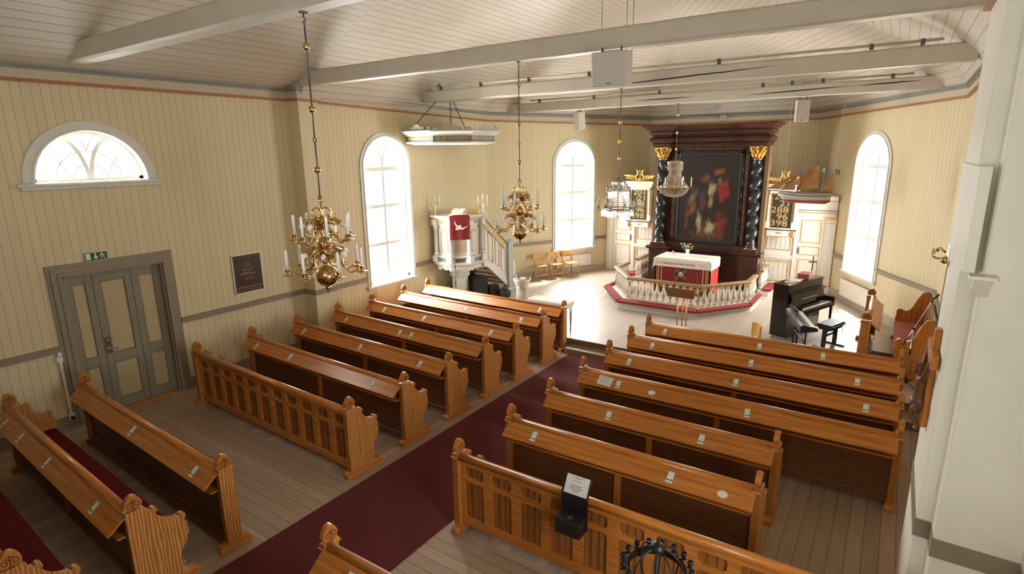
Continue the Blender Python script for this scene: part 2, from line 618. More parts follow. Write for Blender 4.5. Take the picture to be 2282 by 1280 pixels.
def smooth_path(pts, n=6):
    """Catmull-Rom through pts"""
    P = [Vector(p) for p in pts]
    out = []
    for i in range(len(P) - 1):
        p0 = P[max(i - 1, 0)]
        p1, p2 = P[i], P[i + 1]
        p3 = P[min(i + 2, len(P) - 1)]
        for k in range(n):
            t = k / n
            out.append(0.5 * ((2 * p1) + (p2 - p0) * t + (2 * p0 - 5 * p1 + 4 * p2 - p3) * t * t + (3 * p1 - p0 - 3 * p2 + p3) * t ** 3))
    out.append(P[-1])
    return out


exec_parts = True

# ------------------------------------------------------------------ the room
XL, XR, XN = -10.17, 0.89, -10.5            # left wall, right wall, thicker left wall near the gallery
YC, YA = 13.76, 19.10                       # where the slanting walls start, altar wall
AXL, AXR = -7.18, -2.10
H = 0.25                                    # chancel floor


def wall(name, p0, p1, z0, z1, holes, mat, recess=0.0):
    """one sheet of wall seen from the inside; holes: (u0, u1, zlo, fn(u) -> zhi)"""
    P0, P1 = Vector((p0[0], p0[1], 0)), Vector((p1[0], p1[1], 0))
    L = (P1 - P0).length
    d = (P1 - P0) / L
    us = {0.0, L}
    for (a, b, lo, fn) in holes:
        n = 28
        for i in range(n + 1):
            us.add(a + (b - a) * (0.5 - 0.5 * cos(PI * i / n)))
    us = sorted(us)
    mb = MB()
    mb.uv = []

    def quad(ua, ub, zs):
        o = len(mb.v)
        for (u, z) in ((ua, zs[0]), (ub, zs[1]), (ub, zs[2]), (ua, zs[3])):
            p = P0 + d * u
            mb.v.append((p.x, p.y, z))
            mb.uv.append((u, z))
        mb.f.append([o, o + 1, o + 2, o + 3])
        mb.sm.append(False)
        mb.mi.append(0)
    for ua, ub in zip(us, us[1:]):
        if ub - ua < 1e-6:
            continue
        mid = (ua + ub) / 2
        h = [q for q in holes if q[0] - 1e-6 <= mid <= q[1] + 1e-6]
        if not h:
            quad(ua, ub, (z0, z0, z1, z1))
        else:
            a, b, lo, fn = h[0]
            if lo > z0:
                quad(ua, ub, (z0, z0, lo, lo))
            quad(ua, ub, (fn(ua), fn(ub), z1, z1))
    o = mb.build(name, mat)
    o['kind'] = 'structure'
    return o, P0, d


def arch_fn(c, r, spring):
    return lambda u: spring + math.sqrt(max(0.0, r * r - (u - c) ** 2))


WT = 5.75
R_W = 0.72
# left wall near the gallery, with the lunette and the door


def near_left():
    # the door and the lunette stand one above the other, so the sheet is made in two storeys
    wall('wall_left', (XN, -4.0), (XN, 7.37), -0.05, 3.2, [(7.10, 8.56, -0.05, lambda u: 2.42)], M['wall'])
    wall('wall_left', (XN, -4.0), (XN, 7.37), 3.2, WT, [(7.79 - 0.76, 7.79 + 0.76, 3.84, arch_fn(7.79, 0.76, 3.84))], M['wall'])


near_left()
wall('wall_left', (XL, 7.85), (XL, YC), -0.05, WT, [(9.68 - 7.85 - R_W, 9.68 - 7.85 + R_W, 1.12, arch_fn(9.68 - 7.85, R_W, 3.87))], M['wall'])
dl = Vector((AXL - XL, YA - YC, 0))
LS = dl.length
dl /= LS
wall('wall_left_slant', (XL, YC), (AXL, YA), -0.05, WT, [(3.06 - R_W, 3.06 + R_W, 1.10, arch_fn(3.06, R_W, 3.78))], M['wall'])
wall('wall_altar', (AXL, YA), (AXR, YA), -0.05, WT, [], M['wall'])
dr = Vector((XR - AXR, YC - YA, 0)).normalized()
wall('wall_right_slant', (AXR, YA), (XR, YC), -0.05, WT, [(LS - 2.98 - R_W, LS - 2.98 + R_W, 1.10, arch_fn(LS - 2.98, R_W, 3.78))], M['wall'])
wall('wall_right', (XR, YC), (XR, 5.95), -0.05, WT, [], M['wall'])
wall('wall_right', (1.02, 4.73), (1.02, -4.0), -0.05, 8.0, [(4.73 - 2.2 - 0.5, 4.73 - 2.2 + 0.5, 1.5, arch_fn(4.73 - 2.2, 0.5, 2.9))], M['plaster'])
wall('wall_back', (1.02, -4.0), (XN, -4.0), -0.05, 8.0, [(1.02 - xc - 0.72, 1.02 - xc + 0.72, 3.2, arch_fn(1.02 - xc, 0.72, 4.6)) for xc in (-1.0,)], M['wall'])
# pilaster on the left wall, pier on the right
mb = MB().bx(XN - 0.1, -10.12, 7.37, 7.85, -0.05, WT)
o = mb.build('wall_left_pilaster', M['cream'])
o['kind'] = 'structure'
mb = MB().prism([(1.2, 5.95), (0.43, 5.95), (0.43, 4.95), (0.53, 4.95), (0.53, 4.73), (1.2, 4.73)], 'z', -0.05, 7.6)
o = mb.build('wall_right_pier', M['plaster'], bevel=0.012)
o['kind'] = 'structure'
# boxed casing on the pier with a small bracket under it
o = MB().prism([(4.62, 3.40), (5.92, 3.28), (5.92, 4.08), (4.62, 4.08)], 'x', 0.415, 0.478).build('trim_casing', M['plaster'], bevel=0.006)
o['kind'] = 'structure'
mb = MB().bx(0.455, 0.60, 4.60, 4.74, 3.36, 3.385).prism([(4.74, 3.36), (4.62, 3.36), (4.74, 3.22)], 'x', 0.48, 0.58)
o = mb.build('trim_bracket', M['white'], bevel=0.004)
o['kind'] = 'structure'


# floors -----------------------------------------------------------
def floor(name, pts, z, mat, swap=False):
    mb = MB()
    mb.uv = []
    for p in pts:
        mb.v.append((p[0], p[1], z))
        mb.uv.append((p[0], p[1]) if not swap else (p[1], p[0]))
    mb.f.append(list(range(len(pts))))
    mb.sm.append(False)
    mb.mi.append(0)
    o = mb.build(name, mat)
    o['kind'] = 'structure'
    return o


floor('floor', [(-11, -4.2), (1.4, -4.2), (1.4, 2.95), (-11, 2.95)], 0.0, M['floor_y'])
floor('floor', [(-11, 2.95), (1.4, 2.95), (1.4, 4.30), (-11, 4.30)], 0.0, M['floor_y'], True)
floor('floor', [(-11, 4.30), (1.4, 4.30), (1.4, 10.5), (-11, 10.5)], 0.0, M['floor_y'])
floor('floor_chancel', [(-11, 10.36), (1.4, 10.36), (1.4, 19.4), (-11, 19.4)], H, M['floor_c'])
o = MB().bx(-11, 1.2, 10.34, 10.40, -0.02, H - 0.004).build('trim_chancel_riser', M['step'])
o['kind'] = 'structure'
o = MB().bx(-5.50, -3.74, 10.03, 10.36, 0, 0.125).build('floor_step', M['step'], bevel=0.008)
o['kind'] = 'structure'
o = MB().bx(-0.05, 0.86, 9.86, 10.36, 0, 0.13).build('floor_side_step', M['step'], bevel=0.008)
o['kind'] = 'structure'
o = MB().bx(-0.25, 0.88, 12.60, 14.0, H, H + 0.07).build('floor_choir_platform', M['rail_oak'], bevel=0.006)
o['kind'] = 'structure'
o = MB().bx(XN, 1.02, -4, -0.25, 2.35, 2.6).bx(XN, -0.9, -0.40, -0.25, 2.6, 3.55).build('floor_gallery', M['gray'])  # gallery under the camera; unseen parapet added to shade the near pews
o['kind'] = 'structure'
cp = MB().bx(-5.37, -3.87, -3.9, 10.0, 0.0, 0.012).build('carpet_runner', M['carpet'])
tag(cp, 'long dark red carpet runner laid up the middle aisle', 'carpet')

# ceiling -----------------------------------------------------------
PROF = [(-0.42, 4.90), (0.0, 5.27), (0.05, 5.33), (0.12, 5.43), (0.20, 5.54), (0.29, 5.64), (0.42, 5.75), (0.60, 5.87), (0.85, 6.01), (1.2, 6.19), (1.6, 6.38), (2.2, 6.65), (3.0, 6.92), (4.0, 7.15), (4.33, 7.21), (4.336, 7.211), (4.5, 7.235), (4.7, 7.262), (4.9, 7.288), (5.1, 7.308), (5.3, 7.325), (5.45, 7.335), (5.525, 7.34), (5.53, 7.34)]
nL, nR = Vector((dl.y, -dl.x, 0)), Vector((dr.y, -dr.x, 0))
PL = [(Vector((1, 0, 0)), XL), (nL, nL.dot(Vector((XL, YC, 0)))), (Vector((0, -1, 0)), -YA), (nR, nR.dot(Vector((XR, YC, 0)))), (Vector((-1, 0, 0)), -XR)]
YB = -4.1


def facet(i, PROF=PROF, ylim=(YB, None)):
    n, off = PL[i]
    t = Vector((-n.y, n.x, 0))
    mb = MB()
    mb.uv = []
    prev = None
    arcl = 0.0
    for k, (d, z) in enumerate(PROF):
        if k:
            arcl += math.hypot(d - PROF[k - 1][0], z - PROF[k - 1][1])
        base = n * (off + d)
        lo, hi = -60.0, 60.0
        for j, (m2, o2) in enumerate(PL + [(Vector((0, 1, 0)), ylim[0])] + ([(Vector((0, -1, 0)), -ylim[1])] if ylim[1] else [])):
            if j == i:
                continue
            lim = o2 + (d if j < 5 else 0.0)
            a = m2.dot(t)
            c = m2.dot(base) - lim
            if abs(a) < 1e-9:
                continue
            if a > 0:
                lo = max(lo, -c / a)
            else:
                hi = min(hi, -c / a)
        if hi < lo:
            mid = (lo + hi) / 2
            lo = hi = mid
        A, B = base + t * lo, base + t * hi
        o = len(mb.v)
        mb.v += [(A.x, A.y, z), (B.x, B.y, z)]
        mb.uv += [(lo, arcl), (hi, arcl)]
        if prev is not None:
            mb.f.append([prev, o, o + 1, prev + 1])
            mb.sm.append(True)
            mb.mi.append(0)
        prev = o
        if hi - lo < 1e-6:
            break
    me = mb.mesh('ceiling', M['ceil'])
    o = put('ceiling', me)
    o['kind'] = 'structure'


facet(0, PROF, (7.45, None))
facet(0, [(-0.45, 5.36), (-0.34, 5.47), (-0.24, 5.50), (-0.10, 5.54), (0.06, 5.59), (0.20, 5.64), (0.34, 5.71)] + PROF[6:], (YB, 7.45))
for i in range(1, 5):
    facet(i)

o = MB().bx(XN - 0.3, 1.3, YB, YA + 0.2, 7.50, 7.55).build('ceiling_light_block', M['beam'])  # unseen sheet over the ceiling, added to stop light leaks
o['kind'] = 'structure'
gp = [(XL + d_, z_) for d_, z_ in ((-0.34, 5.2), (0.0, 5.27), (0.05, 5.33), (0.12, 5.43), (0.20, 5.54), (0.29, 5.64), (0.42, 5.75), (0.34, 5.71), (0.20, 5.64), (0.06, 5.59), (-0.10, 5.54), (-0.24, 5.50), (-0.34, 5.47))]
o = MB().prism(gp, 'y', 7.44, 7.46).build('ceiling_gusset', M['beam'])
o['kind'] = 'structure'

# cross beams ---------------------------------------------------------
BEAMS = [(3.72, 5.53, 0.27, -10.45, 1.0, 'nearest the gallery'), (7.50, 5.52, 0.27, -10.05, 0.75, 'second from the gallery'), (11.0, 5.41, 0.27, -10.0, 0.72, 'cracked one third from the gallery'), (14.4, 5.32, 0.25, -9.85, 0.57, 'nearest the altar')]
for i, (y, z, h, x0, x1, wh) in enumerate(BEAMS):
    mb = MB()
    n = 24
    pts = []
    random.seed(i)
    w2 = 0.12
    for k in range(n + 1):
        x = x0 + (x1 - x0) * k / n
        dz = 0.004 * random.uniform(-1, 1)
        c = 0.03
        for (yy, zz) in ((-w2 + c, 0), (w2 - c, 0), (w2, c), (w2, h - c), (w2 - c, h), (-w2 + c, h), (-w2, h - c), (-w2, c)):
            pts.append((x, y + yy, z + zz + dz))
    fs = []
    for k in range(n):
        for q in range(8):
            q2 = (q + 1) % 8
            fs.append((k * 8 + q, (k + 1) * 8 + q, (k + 1) * 8 + q2, k * 8 + q2))
    fs += [tuple(range(8)), tuple(n * 8 + q for q in range(7, -1, -1))]
    mb.add(pts, fs)
    # drying cracks on the two far beams
    if i >= 2:
        segs = [(-5.2, 0.05, -1.9, 0.16)] if i == 2 else [(-5.9, 0.12, -4.3, 0.13), (-3.2, 0.09, -1.0, 0.15), (-1.0, 0.14, 0.2, 0.17)]
        for (xa, za, xb, zb) in segs:
            L = 14
            for k in range(L):
                t0, t1 = k / L, (k + 1) / L
                wd0, wd1 = 0.012 * sin(PI * t0) + 0.001, 0.012 * sin(PI * t1) + 0.001
                za_, zb_ = z + za + (zb - za) * t0 + random.uniform(-.006, .006), z + za + (zb - za) * t1
                yy = y - w2 - 0.002
                mb.add([(xa + (xb - xa) * t0, yy, za_ - wd0), (xa + (xb - xa) * t1, yy, zb_ - wd1), (xa + (xb - xa) * t1, yy, zb_ + wd1), (xa + (xb - xa) * t0, yy, za_ + wd0)], [(0, 1, 2, 3)], False, 1)
    o = mb.build('ceiling_beam', [M['beam'], M['wick']])
    o['kind'] = 'structure'

# cable rails over the two far beams
for (y, z, x0, x1, clips, lab) in ((10.90, 5.745, -9.55, 0.30, (-9.4, -8.2, -6.9, -5.45, -2.9, -0.6, 0.05), 'white conduit with dark clips along the cracked third beam'), (14.3, 5.63, -9.0, 0.0, (-8.7, -7.0, -5.2, -2.8, -2.2, -1.6, -0.35), 'white conduit with dark clips along the beam nearest the altar')):
    t = thing('conduit', lab, 'conduit', (0, y, z))
    MB().tube([(x0, 0, 0), (x1, 0, 0)], 0.022, 8).build('pipe', M['beam'], t)
    me = MB().bx(-0.03, 0.03, -0.028, 0.028, -0.06, 0.026).mesh('clip', M['iron'], 0.004)
    for x in clips:
        put('clip', me, t, (x, 0, 0))


# cornice, rails, skirting ------------------------------------------------
def sweep(name, poly, depth, h0, h1, mat, closed=False, mb=None):
    """rectangular moulding along a wall line (x, y, z); the room lies to the right of the line"""
    own = mb is None
    mb = mb or MB()
    P = [Vector((p[0], p[1], 0)) for p in poly]
    n = len(P)
    vs = []
    for i in range(n):
        a = (P[i] - P[i - 1]).normalized() if i else (P[1] - P[0]).normalized()
        b = (P[i + 1] - P[i]).normalized() if i < n - 1 else a
        na, nb = Vector((a.y, -a.x, 0)), Vector((b.y, -b.x, 0))
        mi = (na + nb)
        k = mi / (1 + na.dot(nb)) if (1 + na.dot(nb)) > 1e-3 else na
        z = poly[i][2]
        q = P[i] + k * depth
        r = P[i] - k * 0.02
        vs += [(r.x, r.y, z + h0), (q.x, q.y, z + h0), (q.x, q.y, z + h1), (r.x, r.y, z + h1)]
    fs = []
    for i in range(n - 1):
        for q in range(4):
            q2 = (q + 1) % 4
            fs.append((i * 4 + q, (i + 1) * 4 + q, (i + 1) * 4 + q2, i * 4 + q2))
    fs += [(3, 2, 1, 0), tuple((n - 1) * 4 + q for q in range(4))]
    mb.add(vs, fs)
    if own:
        o = mb.build(name, mat)
        o['kind'] = 'structure'


CORN = [(XN, -4.0, 5.29), (XN, 7.37, 5.29), (-10.12, 7.37, 5.28), (-10.12, 7.85, 5.27), (XL, 7.85, 5.26), (XL, YC, 5.11), (AXL, YA, 5.05), (AXR, YA, 5.05), (XR, YC, 5.11), (XR, 5.95, 5.24), (0.43, 5.95, 5.25), (0.43, 4.95, 5.26), (0.53, 4.95, 5.26), (0.53, 4.73, 5.26), (1.02, 4.73, 5.26)]
sweep('trim_frieze', CORN, 0.025, 0.0, 0.17, M['frieze'])
sweep('trim_red', CORN, 0.05, -0.03, 0.015, M['redmould'])
sweep('trim_cornice', CORN, 0.055, 0.15, 0.20, M['bluegray'])
sweep('trim_cornice_upper', CORN[:10], 0.10, 0.185, 0.215, M['bluegray'])
RZ = 1.30


def railing(poly):
    sweep('trim_rail', poly, 0.035, -0.05, 0.045, M['gray'])
    sweep('trim_rail', poly, 0.06, 0.03, 0.055, M['gray'])


railing([(XN, -4, RZ), (XN, 2.92, RZ)])
railing([(XN, 4.74, RZ), (XN, 7.37, RZ), (-10.12, 7.37, RZ), (-10.12, 7.85, RZ), (XL, 7.85, RZ), (XL, 8.86, RZ)])


def slp(base, d, u, z):
    return (base[0] + d.x * u, base[1] + d.y * u, z)


RZ2 = 1.36
bL, bR = (XL, YC), (AXR, YA)
railing([(XL, 10.52, RZ2), (XL, YC, RZ2), slp(bL, dl, 3.06 - 0.83, RZ2)])
railing([slp(bL, dl, 3.06 + 0.83, RZ2), slp(bL, dl, 4.4, RZ2)])
railing([slp(bR, dr, LS - 4.4, RZ2), slp(bR, dr, LS - 2.98 - 0.83, RZ2)])
railing([slp(bR, dr, LS - 2.98 + 0.83, RZ2), (XR, YC, RZ2), (XR, 10.52, RZ2)])
railing([(XR, 8.86, RZ2), (XR, 5.95, RZ2)])
sweep('trim_pier_band', [(XR, 5.95, 1.3), (0.43, 5.95, 1.3), (0.43, 4.95, 1.3), (0.53, 4.95, 1.3), (0.53, 4.73, 1.3), (1.02, 4.73, 1.3), (1.02, -4, 1.3)], 0.008, -0.07, 0.08, M['gray'])
for poly in ([(XN, -4, 0), (XN, 2.92, 0)], [(XN, 4.74, 0), (XN, 7.37, 0), (-10.12, 7.37, 0), (-10.12, 7.85, 0), (XL, 7.85, 0), (XL, 10.3, 0)]):
    sweep('baseboard_left', poly, 0.03, 0, 0.2, M['gray'])
sweep('baseboard_left', [(XL, 10.3, H), (XL, YC, H), slp(bL, dl, 4.4, H)], 0.03, 0, 0.2, M['gray2'])
sweep('baseboard_right', [slp(bR, dr, LS - 4.4, H), (XR, YC, H), (XR, 10.4, H)], 0.03, 0, 0.2, M['gray2'])


# windows -----------------------------------------------------------------
def arch_line(r, spring, sill, n=28, base=None):
    pts = [(-r, sill)] if base is None else []
    pts += [(r * cos(PI - PI * i / n), spring + r * sin(PI - PI * i / n)) for i in range(n + 1)]
    if base is None:
        pts.append((r, sill))
    return pts


def band(mb, inner, outer, y0, y1):
    """closed-ended band between two open polylines of the same length in (x, z), from depth y0 to y1"""
    n = len(inner)
    vs = []
    for (a, b) in zip(inner, outer):
        vs += [(a[0], y0, a[1]), (b[0], y0, b[1]), (b[0], y1, b[1]), (a[0], y1, a[1])]
    fs = []
    for i in range(n - 1):
        for q in range(4):
            q2 = (q + 1) % 4
            fs.append((i * 4 + q, i * 4 + q2, (i + 1) * 4 + q2, (i + 1) * 4 + q))
    fs += [(0, 3, 2, 1), tuple((n - 1) * 4 + q for q in range(4))]
    mb.add(vs, fs)


def window(name, loc, rz, r, sill, spring, lunette=False):
    """local x along the wall, local -y outwards, +y into the room"""
    t = struct_empty(name, loc, rz)
    DEP = 0.15
    mb = MB()
    ro = 0.145 if lunette else 0.10
    inn, out = arch_line(r + 0.006, spring, sill), arch_line(r + ro, spring, sill)
    band(mb, inn, out, 0.03, 0.001)
    inn2 = arch_line(r + 0.003, spring, sill)
    out2 = arch_line(r + 0.035, spring, sill)
    band(mb, inn2, out2, 0.045, 0.002)
    # reveal
    band(mb, arch_line(r, spring, sill), arch_line(r + 0.02, spring, sill), 0.003, -DEP - 0.06)
    mb.bx(-r - .02, r + .02, -DEP - 0.06, 0.0, sill - 0.02, sill)
    mb.build('window_frame', M['winframe'], t)
    mb = MB()
    band(mb, arch_line(r - 0.055, spring, sill), arch_line(r - 0.001, spring, sill), -DEP + 0.03, -DEP - 0.02)
    mb.bx(-r, r, -DEP - 0.02, -DEP + 0.03, sill, sill + 0.055)
    y0, y1 = -DEP - 0.01, -DEP + 0.025

    step = [0]

    def bar(pts, wd):
        step[0] += 1
        e = 0.0007 * (step[0] % 9)
        inn, out = [], []
        for i, p in enumerate(pts):
            a = Vector(pts[max(i - 1, 0)])
            b = Vector(pts[min(i + 1, len(pts) - 1)])
            d = (b - a).normalized()
            nn = Vector((-d.y, d.x))
            inn.append((p[0] - nn.x * wd / 2, p[1] - nn.y * wd / 2))
            out.append((p[0] + nn.x * wd / 2, p[1] + nn.y * wd / 2))
        band(mb, inn, out, y1 + e, y0 - e)
    if lunette:
        for s in (-1, 1):
            # ribs curving from the middle of the sill to the arch
            bar([(s * (0.02 + 0.42 * (1 - cos(t_))), sill + 0.02 + 0.68 * sin(t_)) for t_ in [i * 1.42 / 14 for i in range(15)]], 0.06)
        rr = 0.36
        lead = 0.019
        for c0, ra, a0, a1 in ((-0.78, 0.28, 0.02, 1.40), (0.0, 0.25, 1.57, 3.10), (0.0, 0.25, 0.04, 1.57), (0.78, 0.24, 1.75, 3.1), (-0.74, 0.48, 0.05, 1.30), (0.0, 0.46, 1.57, 3.1), (0.0, 0.46, 0.04, 1.57), (0.74, 0.46, 1.84, 3.1)):
            bar([(c0 + ra * cos(a0 + (a1 - a0) * i / 14), sill + ra * sin(a0 + (a1 - a0) * i / 14)) for i in range(15)], lead)
        bar([(0.0, sill + 0.47), (-0.06, sill + 0.6), (-0.15, sill + 0.72)], lead)
        bar([(0.0, sill + 0.47), (0.04, sill + 0.6), (0.09, sill + 0.72)], lead)
    else:
        bar([(-r, spring - 0.02), (r, spring - 0.02)], 0.095)
        rows = 3
        bar([(0, sill), (0, spring)], 0.072)
        for k in (1, 2):
            zz = sill + (spring - sill) * k / rows + 0.02
            bar([(-r, zz), (r, zz)], 0.085)
        for s in (-1, 1):
            bar([(s * 0.005 + s * 0.36 * (1 - cos(t_)), spring + 0.60 * sin(t_)) for t_ in [i * 1.5 / 12 for i in range(13)]], 0.05)
        # thin lead bars with little tie knobs
        for k in range(rows):
            za = sill + (spring - sill) * k / rows
            for q in (0.35, 0.68):
                zz = za + q * (spring - sill) / rows
                for xx in (-r + 0.07, -0.05, 0.05, r - 0.07):
                    mb.bx(xx - 0.02, xx + 0.02, y0 + 0.004, y1 - 0.01, zz - 0.004, zz + 0.004)
    mb.build('mullion', M['winframe'], t)
    pane = arch_line(r - 0.03, spring, sill + 0.03)
    MB().add([(p[0], -DEP, p[1]) for p in pane], [list(range(len(pane)))]).build('window_pane', M['pane'], t)
    mb = MB()
    ex = 0.22 if lunette else 0.13
    mb.prism([(-0.16, sill - 0.045), (0.07, sill - 0.06), (0.085, sill - 0.03), (0.07, sill - 0.005), (-0.16, sill + 0.01)], 'x', -r - ex, r + ex)
    mb.prism([(-0.02, sill - 0.12), (0.045, sill - 0.10), (0.05, sill - 0.05), (-0.02, sill - 0.05)], 'x', -r - ex + 0.04, r + ex - 0.04)
    mb.build('window_sill', M['winframe'], t)
    return t


window('window_1', (XN, 3.79, 0), -PI / 2, 0.76, 3.84, 3.84, True)
window('window_2', (XL, 9.68, 0), -PI / 2, R_W, 1.12, 3.87)
p = slp(bL, dl, 3.06, 0)
window('window_3', p, math.atan2(-nL.x, nL.y), R_W, 1.10, 3.78)
p = slp(bR, dr, LS - 2.98, 0)
window('window_4', p, math.atan2(-nR.x, nR.y), R_W, 1.10, 3.78)

window('window_unseen_5', (-1.0, -4.0, 0), 0.0, 0.72, 3.2, 4.6)  # unseen window behind the camera, added to light pier and beam fronts
window('window_unseen_6', (1.02, 2.2, 0), PI / 2, 0.5, 1.5, 2.9)  # unseen window in the near right wall, added to light the pier

# the door -------------------------------------------------------------------
t = struct_empty('door_1', (XN, 3.83, 0), -PI / 2)       # local x = -(Y) ... +y into the room
mb = MB()
for k, (a, b, yy) in enumerate(((0.73, 0.91, 0.03), (0.75, 0.86, 0.05), (0.73, 0.78, 0.065))):
    for s in (-1, 1):
        mb.bx(min(s * a, s * b), max(s * a, s * b), -0.02, yy, 0, 2.42 + (b - 0.73))
    mb.bx(-b, b, -0.02, yy + 0.002, 2.42 + (a - 0.73), 2.42 + (b - 0.73))
for s in (-1, 1):
    mb.bx(min(s * 0.70, s * 0.735), max(s * 0.70, s * 0.735), -0.16, 0.02, 0, 2.44)
mb.bx(-0.735, 0.735, -0.16, 0.02, 2.39, 2.43)
mb.bx(-0.75, 0.75, -0.19, -0.15, 0, 2.44)
mb.build('door_frame', M['gray'], t)
MB().bx(-0.73, 0.73, -0.2, 0.03, 0, 0.03).build('threshold', M['oak_x'], t)
# leaves: local x runs towards -Y, so the photo's left leaf is at +x
for (xa, xb, cols) in ((0.31, 0.70, 1), (-0.25, 0.305, 1), (-0.70, -0.255, 1)):
    mb = MB()
    mb.bx(xa, xb, -0.13, -0.09, 0.03, 2.39)
    px0, px1 = xa + 0.10, xb - 0.10
    st = 0.0
    # stiles and rails stand proud of the panels
    for (ax, bx_, az, bz) in ((xa, px0, 0.03, 2.39), (px1, xb, 0.03, 2.39), (px0, px1, 0.03, 0.19), (px0, px1, 0.83, 1.0), (px0, px1, 2.24, 2.39)):
        mb.bx(ax, bx_, -0.095, -0.068, az, bz)
    lf = mb.build('door_leaf', M['door_gray'], t, bevel=0.004)
    for (az, bz) in ((0.19, 0.83), (1.0, 2.24)):
        MB().bx(px0 + 0.012, px1 - 0.012, -0.1, -0.078, az + 0.012, bz - 0.012).build('door_panel', M['door_panel'], lf, bevel=0.012)
    if xa == -0.25:
        mb = MB().bx(0.215, 0.285, -0.07, -0.055, 1.02, 1.30)
        mb.ball((0.25, -0.05, 1.24), 0.022)
        mb.tube([(0.25, -0.05, 1.10), (0.25, 0.0, 1.10), (0.14, 0.0, 1.09)], 0.011, 8)
        mb.build('door_handle', M['chrome'], lf)

# ------------------------------------------------------------------ pews
def end_outline(arm=True):
    """(y, z) outline of a bench end; y grows towards the altar"""
    pts = [(0.0, 0.07), (0.0, 0.94)]
    if not arm:
        return pts + [(0.155, 0.94), (0.165, 0.07)]
    pts += [(0.165, 0.94), (0.185, 0.905)]
    pts += arc(0.235, 0.885, 0.034, 2.6, -1.4, 9)
    pts += [(0.262, 0.825), (0.285, 0.785), (0.33, 0.742), (0.385, 0.716), (0.425, 0.708)]
    pts += arc(0.468, 0.690, 0.036, 2.6, -1.3, 9)
    pts += [(0.500, 0.625), (0.510, 0.590), (0.498, 0.565), (0.515, 0.535), (0.508, 0.49), (0.485, 0.455), (0.492, 0.43)]
    pts += arc(0.452, 0.405, 0.028, 0.9, -1.6, 6)
    pts += [(0.425, 0.345), (0.405, 0.29), (0.392, 0.23)]
    pts += arc(0.415, 0.185, 0.026, 1.9, -0.6, 6)
    pts += [(0.405, 0.13), (0.42, 0.07)]
    return pts


def finial_outline():
    c = (0.082, 1.045)
    out = []
    for i in range(40):
        a = -PI / 2 + 2 * PI * i / 40
        r = 0.076 + 0.007 * cos(3 * (a - PI / 2)) - (0.016 * math.exp(-((abs(a + PI / 2)) / 0.35) ** 2) if i < 20 else 0.016 * math.exp(-((abs(2 * PI + (-PI / 2) - a)) / 0.35) ** 2))
        out.append((c[0] + r * cos(a), c[1] + r * sin(a)))
    return out


def end_mesh(arm):
    mb = MB().prism(end_outline(arm), 'x', -0.035, 0.035)
    mb.bx(-0.042, 0.042, -0.012, 0.178, 0.925, 0.945)
    mb.bx(-0.038, 0.038, 0.0, 0.162, 0.945, 0.975)
    if arm:                                   # carved scroll eyes
        for (c, r) in (((0.235, 0.885), 0.022), ((0.468, 0.690), 0.025), ((0.452, 0.405), 0.018), ((0.415, 0.185), 0.017)):
            for s in (-1, 1):
                mb.tube([(s * 0.0355, a, b) for a, b in spiral(c, r, 0.004, 2.0, 1.3, 12)], 0.004, 5)
    return mb.mesh('pew_end', M['oak_end'], 0.006)


def finial_mesh():
    mb = MB().prism(finial_outline(), 'x', -0.03, 0.03)
    me = mb.mesh('finial', [M['oak_y'], M['groove']], 0.008, 2)
    g = MB()
    c = (0.082, 1.045)
    for s in (-1, 1):
        x = s * 0.0295
        g.tube([(x, a, b) for a, b in spiral((c[0] - 0.03, c[1] - 0.012), 0.034, 0.006, 0.2, 1.25, 14)], 0.0045, 5, 1)
        g.tube([(x, a, b) for a, b in spiral((c[0] + 0.03, c[1] - 0.012), 0.034, 0.006, PI - 0.2, -1.25, 14)], 0.0045, 5, 1)
        g.tube([(x, c[0], c[1] - 0.045), (x, c[0], c[1] + 0.048)], 0.0045, 5, 1)
        g.tube([(x, c[0] - 0.03, c[1] + 0.022), (x, c[0], c[1] + 0.035), (x, c[0] + 0.03, c[1] + 0.022)], 0.004, 5, 1)
    bm = bmesh.new()
    bm.from_mesh(me)
    tmp = bpy.data.meshes.new('tmp')
    tmp.from_pydata(g.v, [], g.f)
    tmp.polygons.foreach_set('material_index', g.mi)
    tmp.polygons.foreach_set('use_smooth', [True] * len(g.f))
    bm.from_mesh(tmp)
    bm.to_mesh(me)
    bm.free()
    bpy.data.meshes.remove(tmp)
    return me


END_ARM, END_PLAIN, FINIAL = end_mesh(True), end_mesh(False), finial_mesh()
FOOT_ARM = MB().prism([(-0.06, 0), (0.55, 0), (0.55, 0.055), (0.52, 0.085), (-0.03, 0.085), (-0.06, 0.055)], 'x', -0.05, 0.05).mesh('foot', M['oak_y'], 0.005)
FOOT_PLAIN = MB().prism([(-0.09, 0), (0.26, 0), (0.26, 0.055), (0.23, 0.085), (-0.06, 0.085), (-0.09, 0.055)], 'x', -0.05, 0.05).mesh('foot', M['oak_y'], 0.005)


